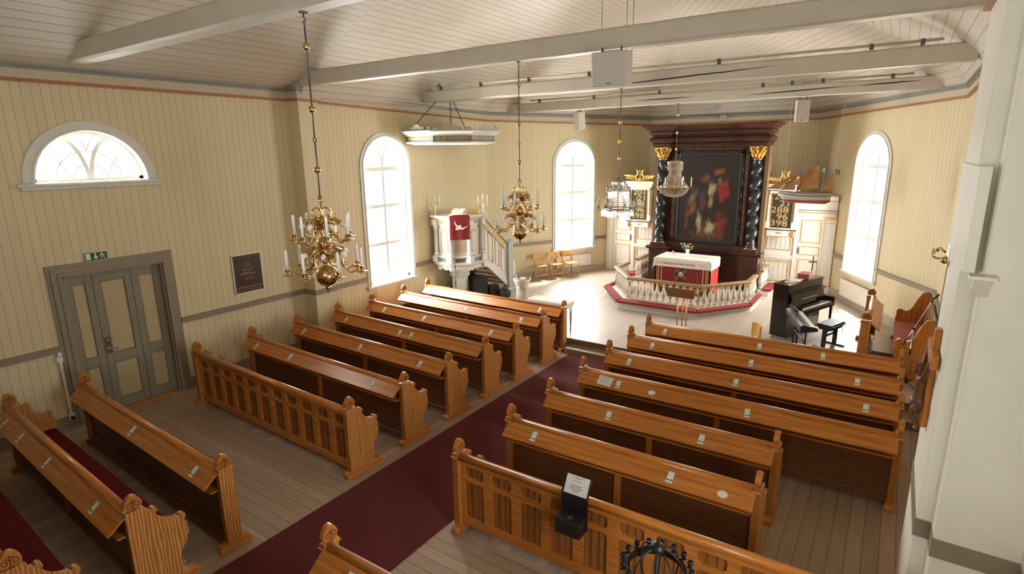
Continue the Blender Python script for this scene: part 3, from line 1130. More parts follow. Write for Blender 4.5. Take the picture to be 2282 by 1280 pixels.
def make_pew(L, arm=True, shelf=True, panels=0, stiles=1):
    """pew lying along local x from 0 to L, its back to -y"""
    t = thing('church_pew', 'x', 'pew')
    e = 0.05
    for x in (0.035, L - 0.035):
        ep = put('pew_end', END_ARM if arm else END_PLAIN, t, (x, 0, 0))
        put('finial', FINIAL, ep)
        put('foot', FOOT_ARM if arm else FOOT_PLAIN, t, (x, 0, 0))
    a, b = 0.07, L - 0.07
    # back
    yb = 0.06
    if panels:
        bb = MB().bx(a, b, yb + 0.02, yb + 0.04, 0.1, 0.93)
        mb = MB()
        p = (b - a) / panels
        mb.bx(a, b, yb - 0.01, yb + 0.03, 0.085, 0.19)
        mb.bx(a, b, yb - 0.01, yb + 0.03, 0.645, 0.70)
        mb.bx(a, b, yb - 0.01, yb + 0.03, 0.835, 0.935)
        for k in range(panels + 1):
            x = a + p * k
            w_ = 0.055
            mb.bx(max(a, x - w_), min(b, x + w_), yb - 0.008, yb + 0.03, 0.1, 0.93)
        # rounded panel corners
        for k in range(panels):
            for (za, zb, top) in ((0.19, 0.645, False), (0.70, 0.835, True)):
                x0_, x1_ = a + p * k + 0.055, a + p * (k + 1) - 0.055
                r = 0.05
                for (cx_, cz_, sx, sz) in ((x0_, za, 1, 1), (x1_, za, -1, 1), (x0_, zb, 1, -1), (x1_, zb, -1, -1)):
                    if top is False and sz == 1:
                        continue
                    pts = [(cx_, cz_)] + [(cx_ + sx * (r - r * sin(q * PI / 8)), cz_ + sz * (r - r * cos(q * PI / 8))) for q in range(5)]
                    if sx * sz < 0:
                        pts = pts[::-1]
                    mb.prism(pts, 'y', yb - 0.006, yb + 0.03)
        mb.build('panel_frame', M['oak_x'], t, bevel=0.006)
        # vertical board seams inside the panels
        for k in range(panels):
            for q in (0.33, 0.66):
                x = a + p * k + 0.055 + (p - 0.11) * q
                for (za, zb) in ((0.2, 0.64), (0.71, 0.83)):
                    bb.bx(x - 0.004, x + 0.004, yb + 0.015, yb + 0.022, za, zb, 1)
        bb.build('back_board', [M['oak_panel'], M['oak_dark']], t)
    else:
        MB().bx(a, b, yb, yb + 0.03, 0.10, 0.92).build('back_board', M['oak_dark'], t)
        MB().bx(a, b, yb - 0.025, yb + 0.04, 0.085, 0.17).build('bottom_rail', M['oak_dark'], t, bevel=0.008)
        st = MB()
        for k in range(1, stiles + 1):
            x = a + (b - a) * k / (stiles + 1)
            st.bx(x - 0.04, x + 0.04, yb - 0.03, yb, 0.17, 0.80)
        if st.v:
            st.build('stile', M['oak_z'], t, bevel=0.004)
    cap = [(0.004, 0.915), (0.092, 0.915), (0.098, 0.948), (0.082, 0.970), (0.048, 0.979), (0.022, 0.972), (0.008, 0.950)]
    MB().prism(cap, 'x', a, b, smooth=True).build('cap_rail', M['oak_x'], t)
    if shelf:
        MB().prism([(0.02, 0.945), (-0.155, 0.805), (-0.143, 0.788), (0.035, 0.925)], 'x', a - 0.03, b + 0.03).build('book_slope', M['oak_x'], t, bevel=0.004)
        MB().bx(a, b, -0.075, yb, 0.700, 0.722).build('book_ledge', M['oak_x'], t, bevel=0.006)
        br = MB()
        for k in range(1, stiles + 1):
            x = a + (b - a) * k / (stiles + 1)
            br.prism([(0.05, 0.90), (0.05, 0.72), (0.0, 0.72), (-0.12, 0.80)], 'x', x - 0.02, x + 0.02)
        if br.v:
            br.build('slope_bracket', M['oak_z'], t)
    if arm:
        MB().bx(a, b, 0.095, 0.47, 0.40, 0.43).build('seat', M['oak_x'], t, bevel=0.008)
    else:
        MB().bx(a, b, -0.05, yb, 0.09, 0.115).build('kneeler_board', M['oak_dark'], t)
    return t


ORD = ['front', 'second', 'third', 'fourth', 'fifth', 'sixth', 'seventh', 'eighth', 'ninth', 'tenth']
PEWS = {}
GL, GR = 'oak pews left of the carpet', 'oak pews right of the carpet'
XWL = -9.62


def place(key, t, x, y, rz, label, group):
    t.location = (x, y, 0)
    t.rotation_euler = (0, 0, rz)
    tag(t, label, 'pew', group)
    PEWS[key] = t


# left block: x = 0 of each pew is its wall end; it is turned a little, as in the photo
LLen = 4.06
rl = -math.atan(0.10 / 4.0)


def left(key, t, yb, label, rz=rl):
    place(key, t, -5.565 - LLen * cos(rz), yb - LLen * sin(rz), rz, label, GL)


P_arm = make_pew(LLen, True, True, 0, 1)
left('L6', P_arm, 9.27, 'oak pew left of the carpet, second row from the chancel, behind the front desk')
for key, yb, lab in (('L5', 8.27, 'oak pew left of the carpet, third row from the chancel'), ('L4', 7.31, 'oak pew left of the carpet, fourth row from the chancel'),
                     ('L3', 6.33, 'oak pew left of the carpet, fifth row from the chancel, ending by the pilaster'), ('L2', 5.34, 'oak pew left of the carpet, directly in front of the one with the panelled back')):
    left(key, copy_tree(P_arm), yb, lab)
t = make_pew(LLen, False, True, 0, 1)
left('L7', t, 10.12, 'oak front desk left of the carpet, nearest the pulpit, with plain ends')
t = make_pew(LLen, True, False, 11)
left('L1', t, 4.33, 'oak pew with panelled back facing the side door, left of the carpet')
t = make_pew(LLen, False, True, 0, 0)
left('B', t, 2.64, 'oak desk with plain ends left of the carpet, facing the open floor by the door', -0.036)
t = copy_tree(P_arm)
left('A', t, 1.76, 'oak pew with red seat cushion, lower left, behind the desk by the door', -0.040)
t = copy_tree(P_arm)
left('A0', t, 0.86, 'oak pew at the lower left corner of the picture, only its knob end showing', -0.040)

rr_ = math.atan(0.08 / 4.0)


def right(key, t, yb, label, rz=rr_):
    place(key, t, -3.725, yb, rz, label, GR)


RL, RS = 4.13, 2.98
R_arm = make_pew(RL, True, True, 0, 1)
right('R6', R_arm, 9.18, 'oak pew right of the carpet, second row from the chancel, behind the front desk')
right('R5', copy_tree(R_arm), 8.24, 'oak pew right of the carpet, third row from the chancel')
right('R4', copy_tree(R_arm), 7.28, 'oak pew right of the carpet with a sheet of paper on its slope')
RS_arm = make_pew(RS, True, True, 0, 1)
right('R3', RS_arm, 6.28, 'shorter oak pew right of the carpet, fifth row from the chancel')
right('R2', copy_tree(RS_arm), 5.30, 'shorter oak pew right of the carpet with a white disc on its slope')
t = make_pew(RL, False, True, 0, 1)
right('R7', t, 10.06, 'oak front desk right of the carpet, before the piano', math.atan(0.14 / 4))
t = make_pew(RL, True, False, 11)
right('R1', t, 4.26, 'oak pew with panelled back right of the carpet, bearing the black offering box')
t = make_pew(RS, False, True, 0, 1)
right('R0', t, 2.50, 'oak desk at the lower edge of the picture beside the carpet')

# red seat cushions on the two nearest left pews
me = MB().bx(0.10, LLen - 0.10, 0.10, 0.49, 0.431, 0.475).mesh('seat_cushion', M['cushion'], 0.015, 2)
for key, lab in (('A', 'long dark red cushion on the pew behind the desk by the door'), ('A0', 'long dark red cushion on the pew in the lower left corner')):
    c = put('seat_cushion', me)
    c.matrix_world = Matrix.Translation(PEWS[key].location) @ Matrix.Rotation(PEWS[key].rotation_euler.z, 4, 'Z')
    tag(c, lab, 'cushion', 'red pew cushions')

# small white and green cards stuck on the book slopes
sl = Vector((0.175, 0.14)).normalized()
card = MB()
card.bx(-0.036, 0.036, -0.062, 0.062, 0.0, 0.0015)
card.bx(-0.036, 0.036, -0.040, -0.024, 0.0015, 0.0022, 1)
card.bx(-0.036, -0.031, -0.024, 0.062, 0.0015, 0.0022, 1)
card.bx(0.031, 0.036, -0.024, 0.062, 0.0015, 0.0022, 2)
card.bx(-0.031, 0.031, 0.056, 0.062, 0.0015, 0.0022, 2)
CARD = card.mesh('sticker', [M['paper'], M['green_ink'], M['teal_ink']])


def on_slope(key, X, f=0.5):
    """matrix of a spot on a pew's book slope at world x = X"""
    t = PEWS[key]
    base = Matrix.Translation(t.location) @ Matrix.Rotation(t.rotation_euler.z, 4, 'Z')
    lx = (X - t.location.x) / cos(t.rotation_euler.z)
    y = -0.155 + (0.02 + 0.155) * f
    z = 0.805 + (0.945 - 0.805) * f
    a = math.atan2(0.14, 0.175)
    return base @ Matrix.Translation((lx, y, z)) @ Matrix.Rotation(a, 4, 'X') @ Matrix.Translation((0, 0, 0.0008))


PN = {'L2': 'the left pew before the panelled one', 'L3': 'the fifth left pew from the chancel', 'L4': 'the fourth left pew from the chancel', 'L5': 'the third left pew from the chancel', 'L6': 'the second left pew from the chancel', 'L7': 'the left front desk',
      'B': 'the plain-ended desk by the door', 'A': 'the cushioned pew at lower left', 'R2': 'the right pew with the white disc', 'R3': 'the fifth right pew from the chancel', 'R4': 'the right pew with the paper sheet', 'R5': 'the third right pew from the chancel', 'R6': 'the second right pew from the chancel',
      'R7': 'the right front desk', 'R0': 'the desk at the lower edge'}
STK = {'L2': (-9.2, -8.19, -6.12), 'L3': (-9.21, -7.56, -6.09), 'L4': (-9.14, -7.56, -7.26), 'L5': (-9.03, -7.83, -6.08), 'L6': (-9.09, -7.53, -6.05), 'L7': (-9.27, -7.74, -6.12), 'B': (-7.56, -5.96), 'A': (-9.21, -8.54, -7.55, -6.13),
       'R2': (-3.27, -1.61), 'R3': (-2.75, -1.57), 'R4': (-3.05, -1.27), 'R5': (-3.28, -1.63, 0.0), 'R6': (-3.24, -1.61, -0.15), 'R7': (-3.32, -1.66, -0.69), 'R0': (-3.28,)}
for key, xs in STK.items():
    lf = key[0] != 'R'
    n = len(xs)
    for i, X in enumerate(xs):
        s = put('sticker', CARD)
        s.matrix_world = on_slope(key, X, 0.47) @ Matrix.Rotation(random.uniform(-0.06, 0.06), 4, 'Z')
        if n == 1:
            wh = 'its only card'
        elif n == 2:
            wh = ('farther from', 'nearer')[i] if lf else ('nearer', 'farther from')[i]
            wh += ' the carpet'
        elif n == 3:
            wh = ('nearest the wall', 'the middle one', 'nearest the carpet')[i] if lf else ('nearest the carpet', 'the middle one', 'nearest the right end')[i]
        else:
            wh = ('nearest the wall', 'second from the wall', 'third from the wall', 'nearest the carpet')[i]
        tag(s, 'card on %s, %s' % (PN[key], wh), 'sticker', 'cards on the book slopes')

# sheet of paper and two white discs
mb = MB().bx(-0.11, 0.11, -0.075, 0.075, 0, 0.002)
for k in range(9):
    mb.bx(-0.09, 0.09 - 0.012 * (k * 7 % 5), 0.058 - k * 0.013, 0.062 - k * 0.013, 0.002, 0.0025, 1)
s = mb.build('paper_sheet', [M['paper'], M['gray_plastic']])
s.matrix_world = on_slope('R4', -3.26, 0.52) @ Matrix.Rotation(-0.08, 4, 'Z')
tag(s, 'white printed sheet lying on the slope of a right-hand pew', 'paper')
for key, X, lab in (('R4', -2.54, 'small white disc on the pew with the paper sheet'), ('R2', -1.08, 'white disc near the wall end of a shorter right-hand pew')):
    s = MB().lathe([(0.0, 0), (0.05, 0), (0.052, 0.002), (0.05, 0.004), (0, 0.004)], 20, cap=False).build('paper_disc', M['paper'])
    s.matrix_world = on_slope(key, X, 0.40)
    s.scale = (1.0, 0.75, 1.0)
    tag(s, lab, 'disc')

# offering box hung over the panelled pew
t = thing('offering_box', 'black offering box with printed card hooked over the panelled right pew', 'box', (-2.20, 4.19, 0), rr_)
MB().bx(-0.13, 0.13, -0.09, 0.075, 0.66, 0.82).build('box', M['black'], t, bevel=0.006)
MB().lathe([(0.0, 0), (0.028, 0), (0.03, 0.004), (0.018, 0.006), (0.0, 0.004)], 16, (0, -0.02, 0.82), cap=False).build('coin_slot', M['iron'], t)
MB().prism([(0.06, 0.66), (0.075, 0.66), (0.075, 1.0), (0.165, 1.16), (0.155, 1.17), (0.06, 1.01)], 'x', -0.14, 0.14).build('back_plate', M['black'], t, bevel=0.003)
mp = frame((0, 0.1065, 1.088), (1, 0, 0), (0, 0.095, 0.16))
mb = MB().bx(-0.115, 0.125, -0.085, 0.09, 0.001, 0.005, 0, mp)
add_text(mb, 'Anvand garna\nkollekten', 0.02, mp @ Matrix.Translation((0.0, 0.07, 0.008)), 1) if False else None
for (k, wd) in enumerate((0.15, 0.06, 0.0, 0.11, 0.0, 0.0, 0.13, 0.10, 0.14, 0.12, 0.09, 0.05)):
    if wd:
        mb.bx(-wd / 2, wd / 2, 0.072 - k * 0.012, 0.076 - k * 0.012, 0.005, 0.0056, 1, mp)
mb.build('card', [M['paper'], M['ink']], t)
MB().tube([(-0.06, -0.03, 0.66), (-0.06, -0.03, 0.63)], 0.012, 8).tube([(-0.06, -0.03, 0.645), (-0.08, -0.05, 0.60), (-0.05, -0.03, 0.585), (-0.045, -0.01, 0.61)], 0.005, 6).build('padlock', M['chrome'], t)

# ------------------------------------------------------------------ altar end
CX = -4.64
YS = 17.6


def rim(mb, x0, x1, z0, z1, y, w_=0.022, d=0.012, mi=0):
    """thin rectangular moulding standing out towards -y"""
    mb.bx(x0, x1, y - d, y, z0, z0 + w_, mi)
    mb.bx(x0, x1, y - d, y, z1 - w_, z1, mi)
    mb.bx(x0, x0 + w_, y - d, y, z0 + w_, z1 - w_, mi)
    mb.bx(x1 - w_, x1, y - d, y, z0 + w_, z1 - w_, mi)


def screen(side, label):
    """white vestry screen between the slanting wall and the altarpiece; local x runs from the wall inwards"""
    t = thing('vestry_screen', label, 'screen', (CX + side * 3.40, YS, H), 0)
    k = -side                                         # +1 on the left, -1 on the right

    def X(a, b):
        return (min(k * a, k * b), max(k * a, k * b))
    mb = MB()
    a, b = X(0.03, 1.88)
    mb.bx(a, b, 0.0, 0.05, 0, 2.45)
    for (p, q) in ((0.24, 0.30), (0.93, 1.02), (1.80, 1.88)):
        a, b = X(p, q)
        mb.bx(a, b, -0.04, 0.0, 0, 2.2)
    a, b = X(1.02, 1.80)
    mb.bx(a, b, -0.03, 0.0, 0, 0.12)
    mb.bx(a, b, -0.035, 0.0, 0.86, 0.98)
    mb.build('panel_wall', M['white'], t, bevel=0.004)
    # board seams of the panels
    mb = MB()
    g = MB()
    for (z0, z1) in ((0.20, 0.80), (1.12, 1.52), (1.60, 2.1)):
        a, b = X(1.10, 1.74)
        rim(g, a, b, z0, z1, 0.0)
        for q in range(1, 5):
            x = a + (b - a) * q / 5
            mb.bx(x - 0.003, x + 0.003, -0.004, 0.0, z0 + 0.03, z1 - 0.03)
    mb.build('board_seam', M['gray2'], t)
    g.build('gilt_moulding', M['goldpaint'], t)
    a, b = X(0.31, 0.92)
    dn = MB().bx(a, b, -0.025, 0.0, 0.01, 2.15).build('door', M['white'], t, bevel=0.004)
    g = MB()
    a, b = X(0.36, 0.87)
    for (z0, z1) in ((0.22, 0.91), (1.03, 1.28), (1.38, 2.03)):
        rim(g, a, b, z0, z1, -0.025)
    g.build('gilt_moulding', M['goldpaint'], dn)
    # leaf ornaments in the top panel
    mb = MB()
    for sx in (-1, 1):
        for (zc, sz) in ((1.93, 1), (1.63, -1)):
            xc = (a + b) / 2 + sx * 0.17
            mb.tube([(xc + sx * p_[0], -0.028, zc + sz * p_[1]) for p_ in spiral((0, 0), 0.045, 0.012, 0.5, 1.0, 10)], 0.004, 5)
            mb.tube([(xc + sx * 0.04, -0.028, zc), (xc + sx * 0.03, -0.028, zc - sz * 0.09), (xc, -0.028, zc - sz * 0.13)], 0.004, 5)
    mb.build('painted_leaf', M['goldpaint'], dn)
    a, b = X(0.885, 0.905)
    MB().bx(a, b, -0.045, -0.02, 1.06, 1.24).build('lock_plate', M['iron'], dn, bevel=0.003)
    # pilaster by the wall
    a, b = X(0.02, 0.25)
    MB().bx(a, b, -0.07, 0.0, 0, 2.05).build('pilaster', M['white'], t, bevel=0.006)
    mb = MB()
    for (z0, z1, e) in ((1.94, 1.96, 0.005), (2.05, 2.12, 0.02)):
        mb.bx(a - e, b + e, -0.075 - e, 0, z0, z1)
    mb.build('pilaster_cap', M['goldpaint'], t)
    # entablature
    a, b = X(0.03, 1.88)
    mb = MB()
    mb.bx(a, b, -0.05, 0.05, 2.12, 2.25)
    mb.bx(a, b, -0.09, 0.05, 2.25, 2.28)
    mb.bx(a, b, -0.045, 0.05, 2.30, 2.52)
    mb.prism([(0.05, 2.52), (-0.07, 2.52), (-0.10, 2.57), (-0.13, 2.60), (-0.16, 2.66), (-0.16, 2.70), (0.05, 2.70)], 'x', a, b)
    mb.build('entablature', M['white'], t)
    mb = MB()
    mb.bx(a, b, -0.095, 0.0, 2.222, 2.236)
    mb.bx(a, b, -0.115, 0.0, 2.555, 2.57)
    mb.bx(a, b, -0.165, 0.0, 2.675, 2.69)
    mb.build('gilt_line', M['goldpaint'], t)
    MB().bx(a, b, -0.07, 0.0, 2.285, 2.30).build('dark_band', M['green_gray'], t)  # thin green-gray band across the entablature
    return t


screen(-1, 'white vestry screen with gilt door panels, left of the altarpiece')
screen(1, 'white vestry screen with gilt door panels, right of the altarpiece behind the ship')


def number_board(xc, label):
    t = thing('hymn_board', label, 'hymn board', (xc, 17.36, 0))
    hw = 0.27
    MB().bx(-hw, hw, -0.02, 0.03, 2.04, 2.99).build('panel', M['board_black'], t)
    mb = MB()
    mp = Matrix.Translation((0, -0.0215, 0)) @ Matrix.Rotation(PI / 2, 4, 'X')
    for k, n in enumerate(('201', '21', '288', '96', '398')):
        vs, fs = text_geo(n, 0.235, 1.0)
        xm = max(v[0] for v in vs)
        mb.add([(1.3 * (v[0] - xm) + 0.17, v[1] + 2.90 - k * 0.185, v[2]) for v in vs], fs, False, 0, mp)
    mb.build('numbers', M['goldpaint'], t)
    mb = MB()
    mb.bx(-0.36, 0.36, -0.03, 0.05, 1.98, 2.04)
    mb.bx(-0.34, 0.34, -0.03, 0.05, 2.99, 3.06)
    for s in (-1, 1):
        mb.bx(min(s * 0.27, s * 0.40), max(s * 0.27, s * 0.40), -0.02, 0.05, 2.04, 3.0)
        mb.bx(min(s * 0.28, s * 0.39), max(s * 0.28, s * 0.39), -0.05, 0.05, 2.02, 2.20)
        mb.lathe([(0.035, 2.2), (0.04, 2.24), (0.033, 2.28), (0.03, 2.9), (0.042, 2.96)], 10, (s * 0.345, -0.04, 0))
    mb.bx(-0.36, 0.36, -0.03, 0.05, 1.80, 1.965)
    mb.bx(-0.40, 0.40, -0.04, 0.05, 3.06, 3.16)
    mb.prism([(0.05, 3.16), (-0.05, 3.16), (-0.07, 3.19), (-0.09, 3.24), (-0.10, 3.26), (0.05, 3.26)], 'x', -0.45, 0.45)
    mb.build('frame', M['white'], t)
    MB().bx(-0.41, 0.41, -0.06, 0.05, 1.965, 1.99).build('ledge', M['board_black'], t)
    g = MB()
    rim(g, -0.275, 0.275, 2.03, 3.0, -0.02, 0.02, 0.014)
    for s in (-1, 1):                                  # twisted gilt cords
        for q in range(26):
            g.ball((s * (0.295), -0.03, 2.22 + q * 0.028), 0.013, 6, 4, sc=(1, 1, 1.2))
        g.ball((s * 0.34, -0.05, 1.87), 0.055, 8, 6, sc=(1, 0.6, 1.4))
        g.ball((s * 0.34, -0.055, 1.81), 0.035, 8, 6)
        g.ball((s * 0.34, -0.05, 2.95), 0.045, 8, 5, sc=(1, .7, 1))
    g.bx(-0.42, 0.42, -0.105, -0.02, 3.245, 3.262)
    g.bx(-0.405, 0.405, -0.055, -0.02, 3.155, 3.17)
    g.bx(-0.405, 0.405, -0.045, -0.02, 3.06, 3.072)
    g.tube([(-0.10, -0.035, 1.885), (-0.05, -0.037, 1.895), (0, -0.037, 1.885), (0.05, -0.037, 1.895), (0.10, -0.035, 1.885)], [0.004, 0.012, 0.014, 0.012, 0.004], 6)
    g.build('gilding', M['gold'], t)
    # gilt lyre between palm leaves
    c = MB()
    for s in (-1, 1):
        c.tube(smooth_path([(s * 0.02, -0.04, 3.28), (s * 0.10, -0.045, 3.31), (s * 0.12, -0.045, 3.37), (s * 0.07, -0.045, 3.43), (s * 0.08, -0.045, 3.50), (s * 0.11, -0.045, 3.53)], 4), 0.022, 6)
        for q in range(7):
            x0_, z0_ = s * (0.10 + 0.045 * q), 3.29 + 0.012 * q
            ang = 1.25 - 0.14 * q
            L = 0.16
            c.tube([(x0_, -0.04, z0_), (x0_ + s * L * 0.5 * cos(ang), -0.05, z0_ + L * 0.6 * sin(ang)), (x0_ + s * L * cos(ang) * 0.9, -0.045, z0_ + L * 0.8 * sin(ang))], [0.016, 0.022, 0.005], 6)
        c.tube(smooth_path([(s * 0.05, -0.04, 3.28), (s * 0.2, -0.04, 3.30), (s * 0.36, -0.04, 3.34), (s * 0.42, -0.04, 3.33)], 4), 0.020, 6)
    for q in (-0.03, 0, 0.03):
        c.tube([(q, -0.04, 3.32), (q, -0.04, 3.52)], 0.006, 5)
    c.tube([(-0.09, -0.04, 3.505), (0.09, -0.04, 3.505)], 0.011, 6)
    c.ball((0, -0.04, 3.30), 0.05, 10, 6, sc=(1.3, 0.6, 0.8))
    c.v = [(v[0] * 1.08, v[1], 3.27 + (v[2] - 3.27) * 1.3) for v in c.v]
    c.build('lyre_crest', M['gold'], t)
    return t


number_board(-6.81, 'black hymn board with gilt numbers and lyre, left of the altarpiece')
number_board(-2.62, 'black hymn board with gilt numbers and lyre, right of the altarpiece, half behind the ship')

# the altarpiece -----------------------------------------------------------
AY = 16.85
t = thing('altarpiece', 'tall dark altarpiece with twisted black columns around a dark painting', 'altarpiece', (CX + 0.04, AY, H))
zz = -H
mb = MB()
mb.bx(-1.56, 1.56, 0.30, 0.62, 0.0, 4.06)
mb.build('back_wall', M['altar_brown'], t)
mb = MB()
for s in (-1, 1):
    MB().bx(min(s * 1.50, s * 1.60), max(s * 1.50, s * 1.60), 0.12, 0.66, 0.0, 4.06).build('side_board', M['altar_edge'], t)
# lower part behind the table
mb = MB()
mb.bx(-1.05, 1.05, 0.22, 0.32, 0.0, 0.98)
rim(mb, -0.95, 0.95, 0.06, 0.92, 0.22, 0.05, 0.02)
mb.bx(-1.2, 1.2, 0.12, 0.32, 0.98, 1.22)
mb.bx(-1.25, 1.25, 0.08, 0.32, 1.02, 1.06)
mb.bx(-0.08, 0.08, 0.09, 0.13, 1.08, 1.20)
mb.build('predella', M['altar_brown'], t, bevel=0.004)
for s in (-1, 1):
    pm = MB()
    x = s * 1.33
    pm.bx(x - 0.30, x + 0.30, -0.20, 0.30, 0.0, 0.12)
    pm.bx(x - 0.26, x + 0.26, -0.16, 0.30, 0.12, 1.0)
    rim(pm, x - 0.18, x + 0.18, 0.22, 0.92, -0.16, 0.03, 0.015)
    pm.prism([(0.30, 1.0), (-0.16, 1.0), (-0.19, 1.03), (-0.24, 1.05), (-0.26, 1.09), (0.30, 1.09)], 'x', x - 0.34, x + 0.34)
    pm.bx(x - 0.21, x + 0.21, -0.20, 0.25, 1.09, 1.20)
    pd = pm.build('pedestal', M['altar_brown'], t, bevel=0.005)
    # column
    cm = MB()
    n = 130
    z0, z1 = 1.30, 3.68
    path = []
    for i in range(n + 1):
        a = 2 * PI * 6.6 * i / n * s
        e = 0.052 * min(1, 10 * min(i, n - i) / n)
        path.append((x + e * cos(a), 0.02 + e * sin(a), z0 + (z1 - z0) * i / n))
    cm.tube(path, [0.118 - 0.018 * i / n for i in range(n + 1)], 14)
    cm.lathe([(0.17, 1.20), (0.175, 1.225), (0.16, 1.245), (0.14, 1.26), (0.145, 1.285), (0.125, 1.31), (0.11, 1.33)], 24, (x, 0.02, 0))
    cm.lathe([(0.10, 3.66), (0.115, 3.68), (0.115, 3.70), (0.10, 3.715)], 20, (x, 0.02, 0))
    co = cm.build('column', M['col_black'], t)
    MB().lathe([(0.172, 1.205), (0.182, 1.213), (0.172, 1.222)], 24, (x, 0.02, 0), cap=False).lathe([(0.116, 3.68), (0.124, 3.69), (0.116, 3.70)], 20, (x, 0.02, 0), cap=False).build('gilt_ring', M['gold'], co)
    # gilt capital: two rows of leaves, scrolls at the corners
    k = MB()
    k.lathe([(0.095, 3.71), (0.11, 3.80), (0.13, 3.92), (0.17, 3.97)], 16, (x, 0.02, 0))
    for row, (zb, hh, rr2, nn) in enumerate(((3.715, 0.12, 0.115, 10), (3.79, 0.14, 0.13, 10))):
        for q in range(nn):
            a = 2 * PI * (q + 0.5 * row) / nn
            d_ = Vector((cos(a), sin(a), 0))
            b_ = Vector((x, 0.02, zb))
            k.tube([b_ + d_ * rr2 * 0.9, b_ + d_ * rr2 * 1.1 + Vector((0, 0, hh * 0.6)), b_ + d_ * rr2 * 1.5 + Vector((0, 0, hh)), b_ + d_ * rr2 * 1.6 + Vector((0, 0, hh * 0.75))], [0.03, 0.034, 0.024, 0.012], 6)
    for a in (PI / 4, 3 * PI / 4, 5 * PI / 4, 7 * PI / 4):
        d_ = Vector((cos(a), sin(a), 0))
        sp = [Vector((x, 0.02, 3.96)) + d_ * (0.215 + p_[0]) + Vector((0, 0, p_[1])) for p_ in spiral((0, 0), 0.05, 0.01, PI, -1.4, 14)]
        k.tube([Vector((x, 0.02, 3.86)) + d_ * 0.12] + sp, 0.014, 6)
    for a in (-PI / 2, PI, 0):
        k.ball((x + 0.17 * cos(a), 0.02 + 0.17 * sin(a), 4.0), 0.035, 8, 6)
    k.bx(x - 0.20, x + 0.20, -0.18, 0.22, 4.0, 4.03)
    k.build('capital', M['gold'], co)


def entab(x0, x1, yo, h0=4.03):
    """entablature block between x0 and x1, its face pushed forward by -yo; moulded on three sides"""
    prof = [(0.0, 4.03), (-0.02, 4.03), (-0.02, 4.10), (-0.05, 4.11), (-0.05, 4.135), (-0.02, 4.15), (-0.06, 4.165), (-0.105, 4.20), (-0.12, 4.25), (-0.105, 4.30), (-0.06, 4.335), (-0.03, 4.34), (-0.03, 4.37), (-0.05, 4.375), (-0.09, 4.39), (-0.12, 4.43), (-0.125, 4.47), (-0.11, 4.49), (-0.11, 4.51), (-0.15, 4.52), (-0.20, 4.545), (-0.22, 4.58), (-0.27, 4.60), (-0.29, 4.63), (-0.29, 4.65)]
    vs, fs = [], []
    for (d_, z) in prof:
        vs += [(x0 + d_, 0.6, z), (x0 + d_, yo + d_, z), (x1 - d_, yo + d_, z), (x1 - d_, 0.6, z)]
    n = len(prof)
    for i in range(n - 1):
        for q in range(3):
            fs.append((i * 4 + q, i * 4 + q + 1, (i + 1) * 4 + q + 1, (i + 1) * 4 + q))
    fs.append(((n - 1) * 4, (n - 1) * 4 + 1, (n - 1) * 4 + 2, (n - 1) * 4 + 3))
    fs.append((3, 2, 1, 0))
    return vs, fs


mb = MB()
mb.add(*entab(-1.56, 1.56, 0.06))
for s in (-1, 1):
    mb.add(*entab(s * 1.33 - 0.22, s * 1.33 + 0.22, -0.15))
mb.build('entablature', M['altar_brown'], t)
mb = MB()
for (xa, xb) in ((-1.9, -1.0), (-1.05, -0.2), (-0.25, 1.1), (0.95, 1.9)):
    mb.bx(xa, xb, -0.30 + random.uniform(0, .1), 0.55, 4.65, 4.662 + random.uniform(0, .01))
mb.build('top_boards', M['altar_edge'], t)
# painting and its frame
fm = MB()
for (w0, w1, y0, dz) in ((0.86, 0.95, 0.10, 0.0), (0.93, 0.99, 0.06, 0.06)):
    pass
for (x0_, x1_, z0_, z1_) in ((-0.95, -0.86, 1.26, 3.92), (0.86, 0.95, 1.26, 3.92), (-0.95, 0.95, 1.22, 1.33), (-0.95, 0.95, 3.84, 3.94)):
    fm.bx(x0_, x1_, 0.17, 0.32, z0_, z1_)
fm.build('picture_frame', M['altar_dark'], t, bevel=0.012)
lw = MB()
rim(lw, -0.868, 0.868, 1.32, 3.85, 0.19, 0.012, 0.012)
lw.build('picture_slip', M['blue_band'], t)
# generic dark picture: soft patches of warm colour out of brown shade, no figure copied
blobs = [(0.12, 0.60, 0.10, 0.09, (0.62, 0.50, 0.30)), (0.08, 0.45, 0.06, 0.09, (0.46, 0.30, 0.16)), (0.44, 0.58, 0.14, 0.12, (0.42, 0.035, 0.02)), (-0.46, 0.42, 0.11, 0.16, (0.28, 0.13, 0.04)), (-0.34, 0.57, 0.06, 0.05, (0.08, 0.20, 0.22)), (-0.48, 0.48, 0.05, 0.03, (0.10, 0.24, 0.22)),
         (-0.22, 0.20, 0.08, 0.12, (0.50, 0.45, 0.27)), (0.10, 0.13, 0.19, 0.09, (0.62, 0.56, 0.34)), (0.42, 0.18, 0.15, 0.15, (0.30, 0.03, 0.02)), (0.28, 0.80, 0.13, 0.04, (0.34, 0.12, 0.03)), (-0.10, 0.72, 0.16, 0.05, (0.16, 0.08, 0.04)), (0.02, 0.05, 0.5, 0.06, (0.14, 0.06, 0.025)), (-0.60, 0.22, 0.05, 0.12, (0.26, 0.06, 0.03)), (-0.15, 0.46, 0.12, 0.1, (0.12, 0.05, 0.05)), (0.33, 0.70, 0.05, 0.04, (0.42, 0.32, 0.22))]
nx, nz = 60, 90
vs, fs, cl = [], [], []
random.seed(3)
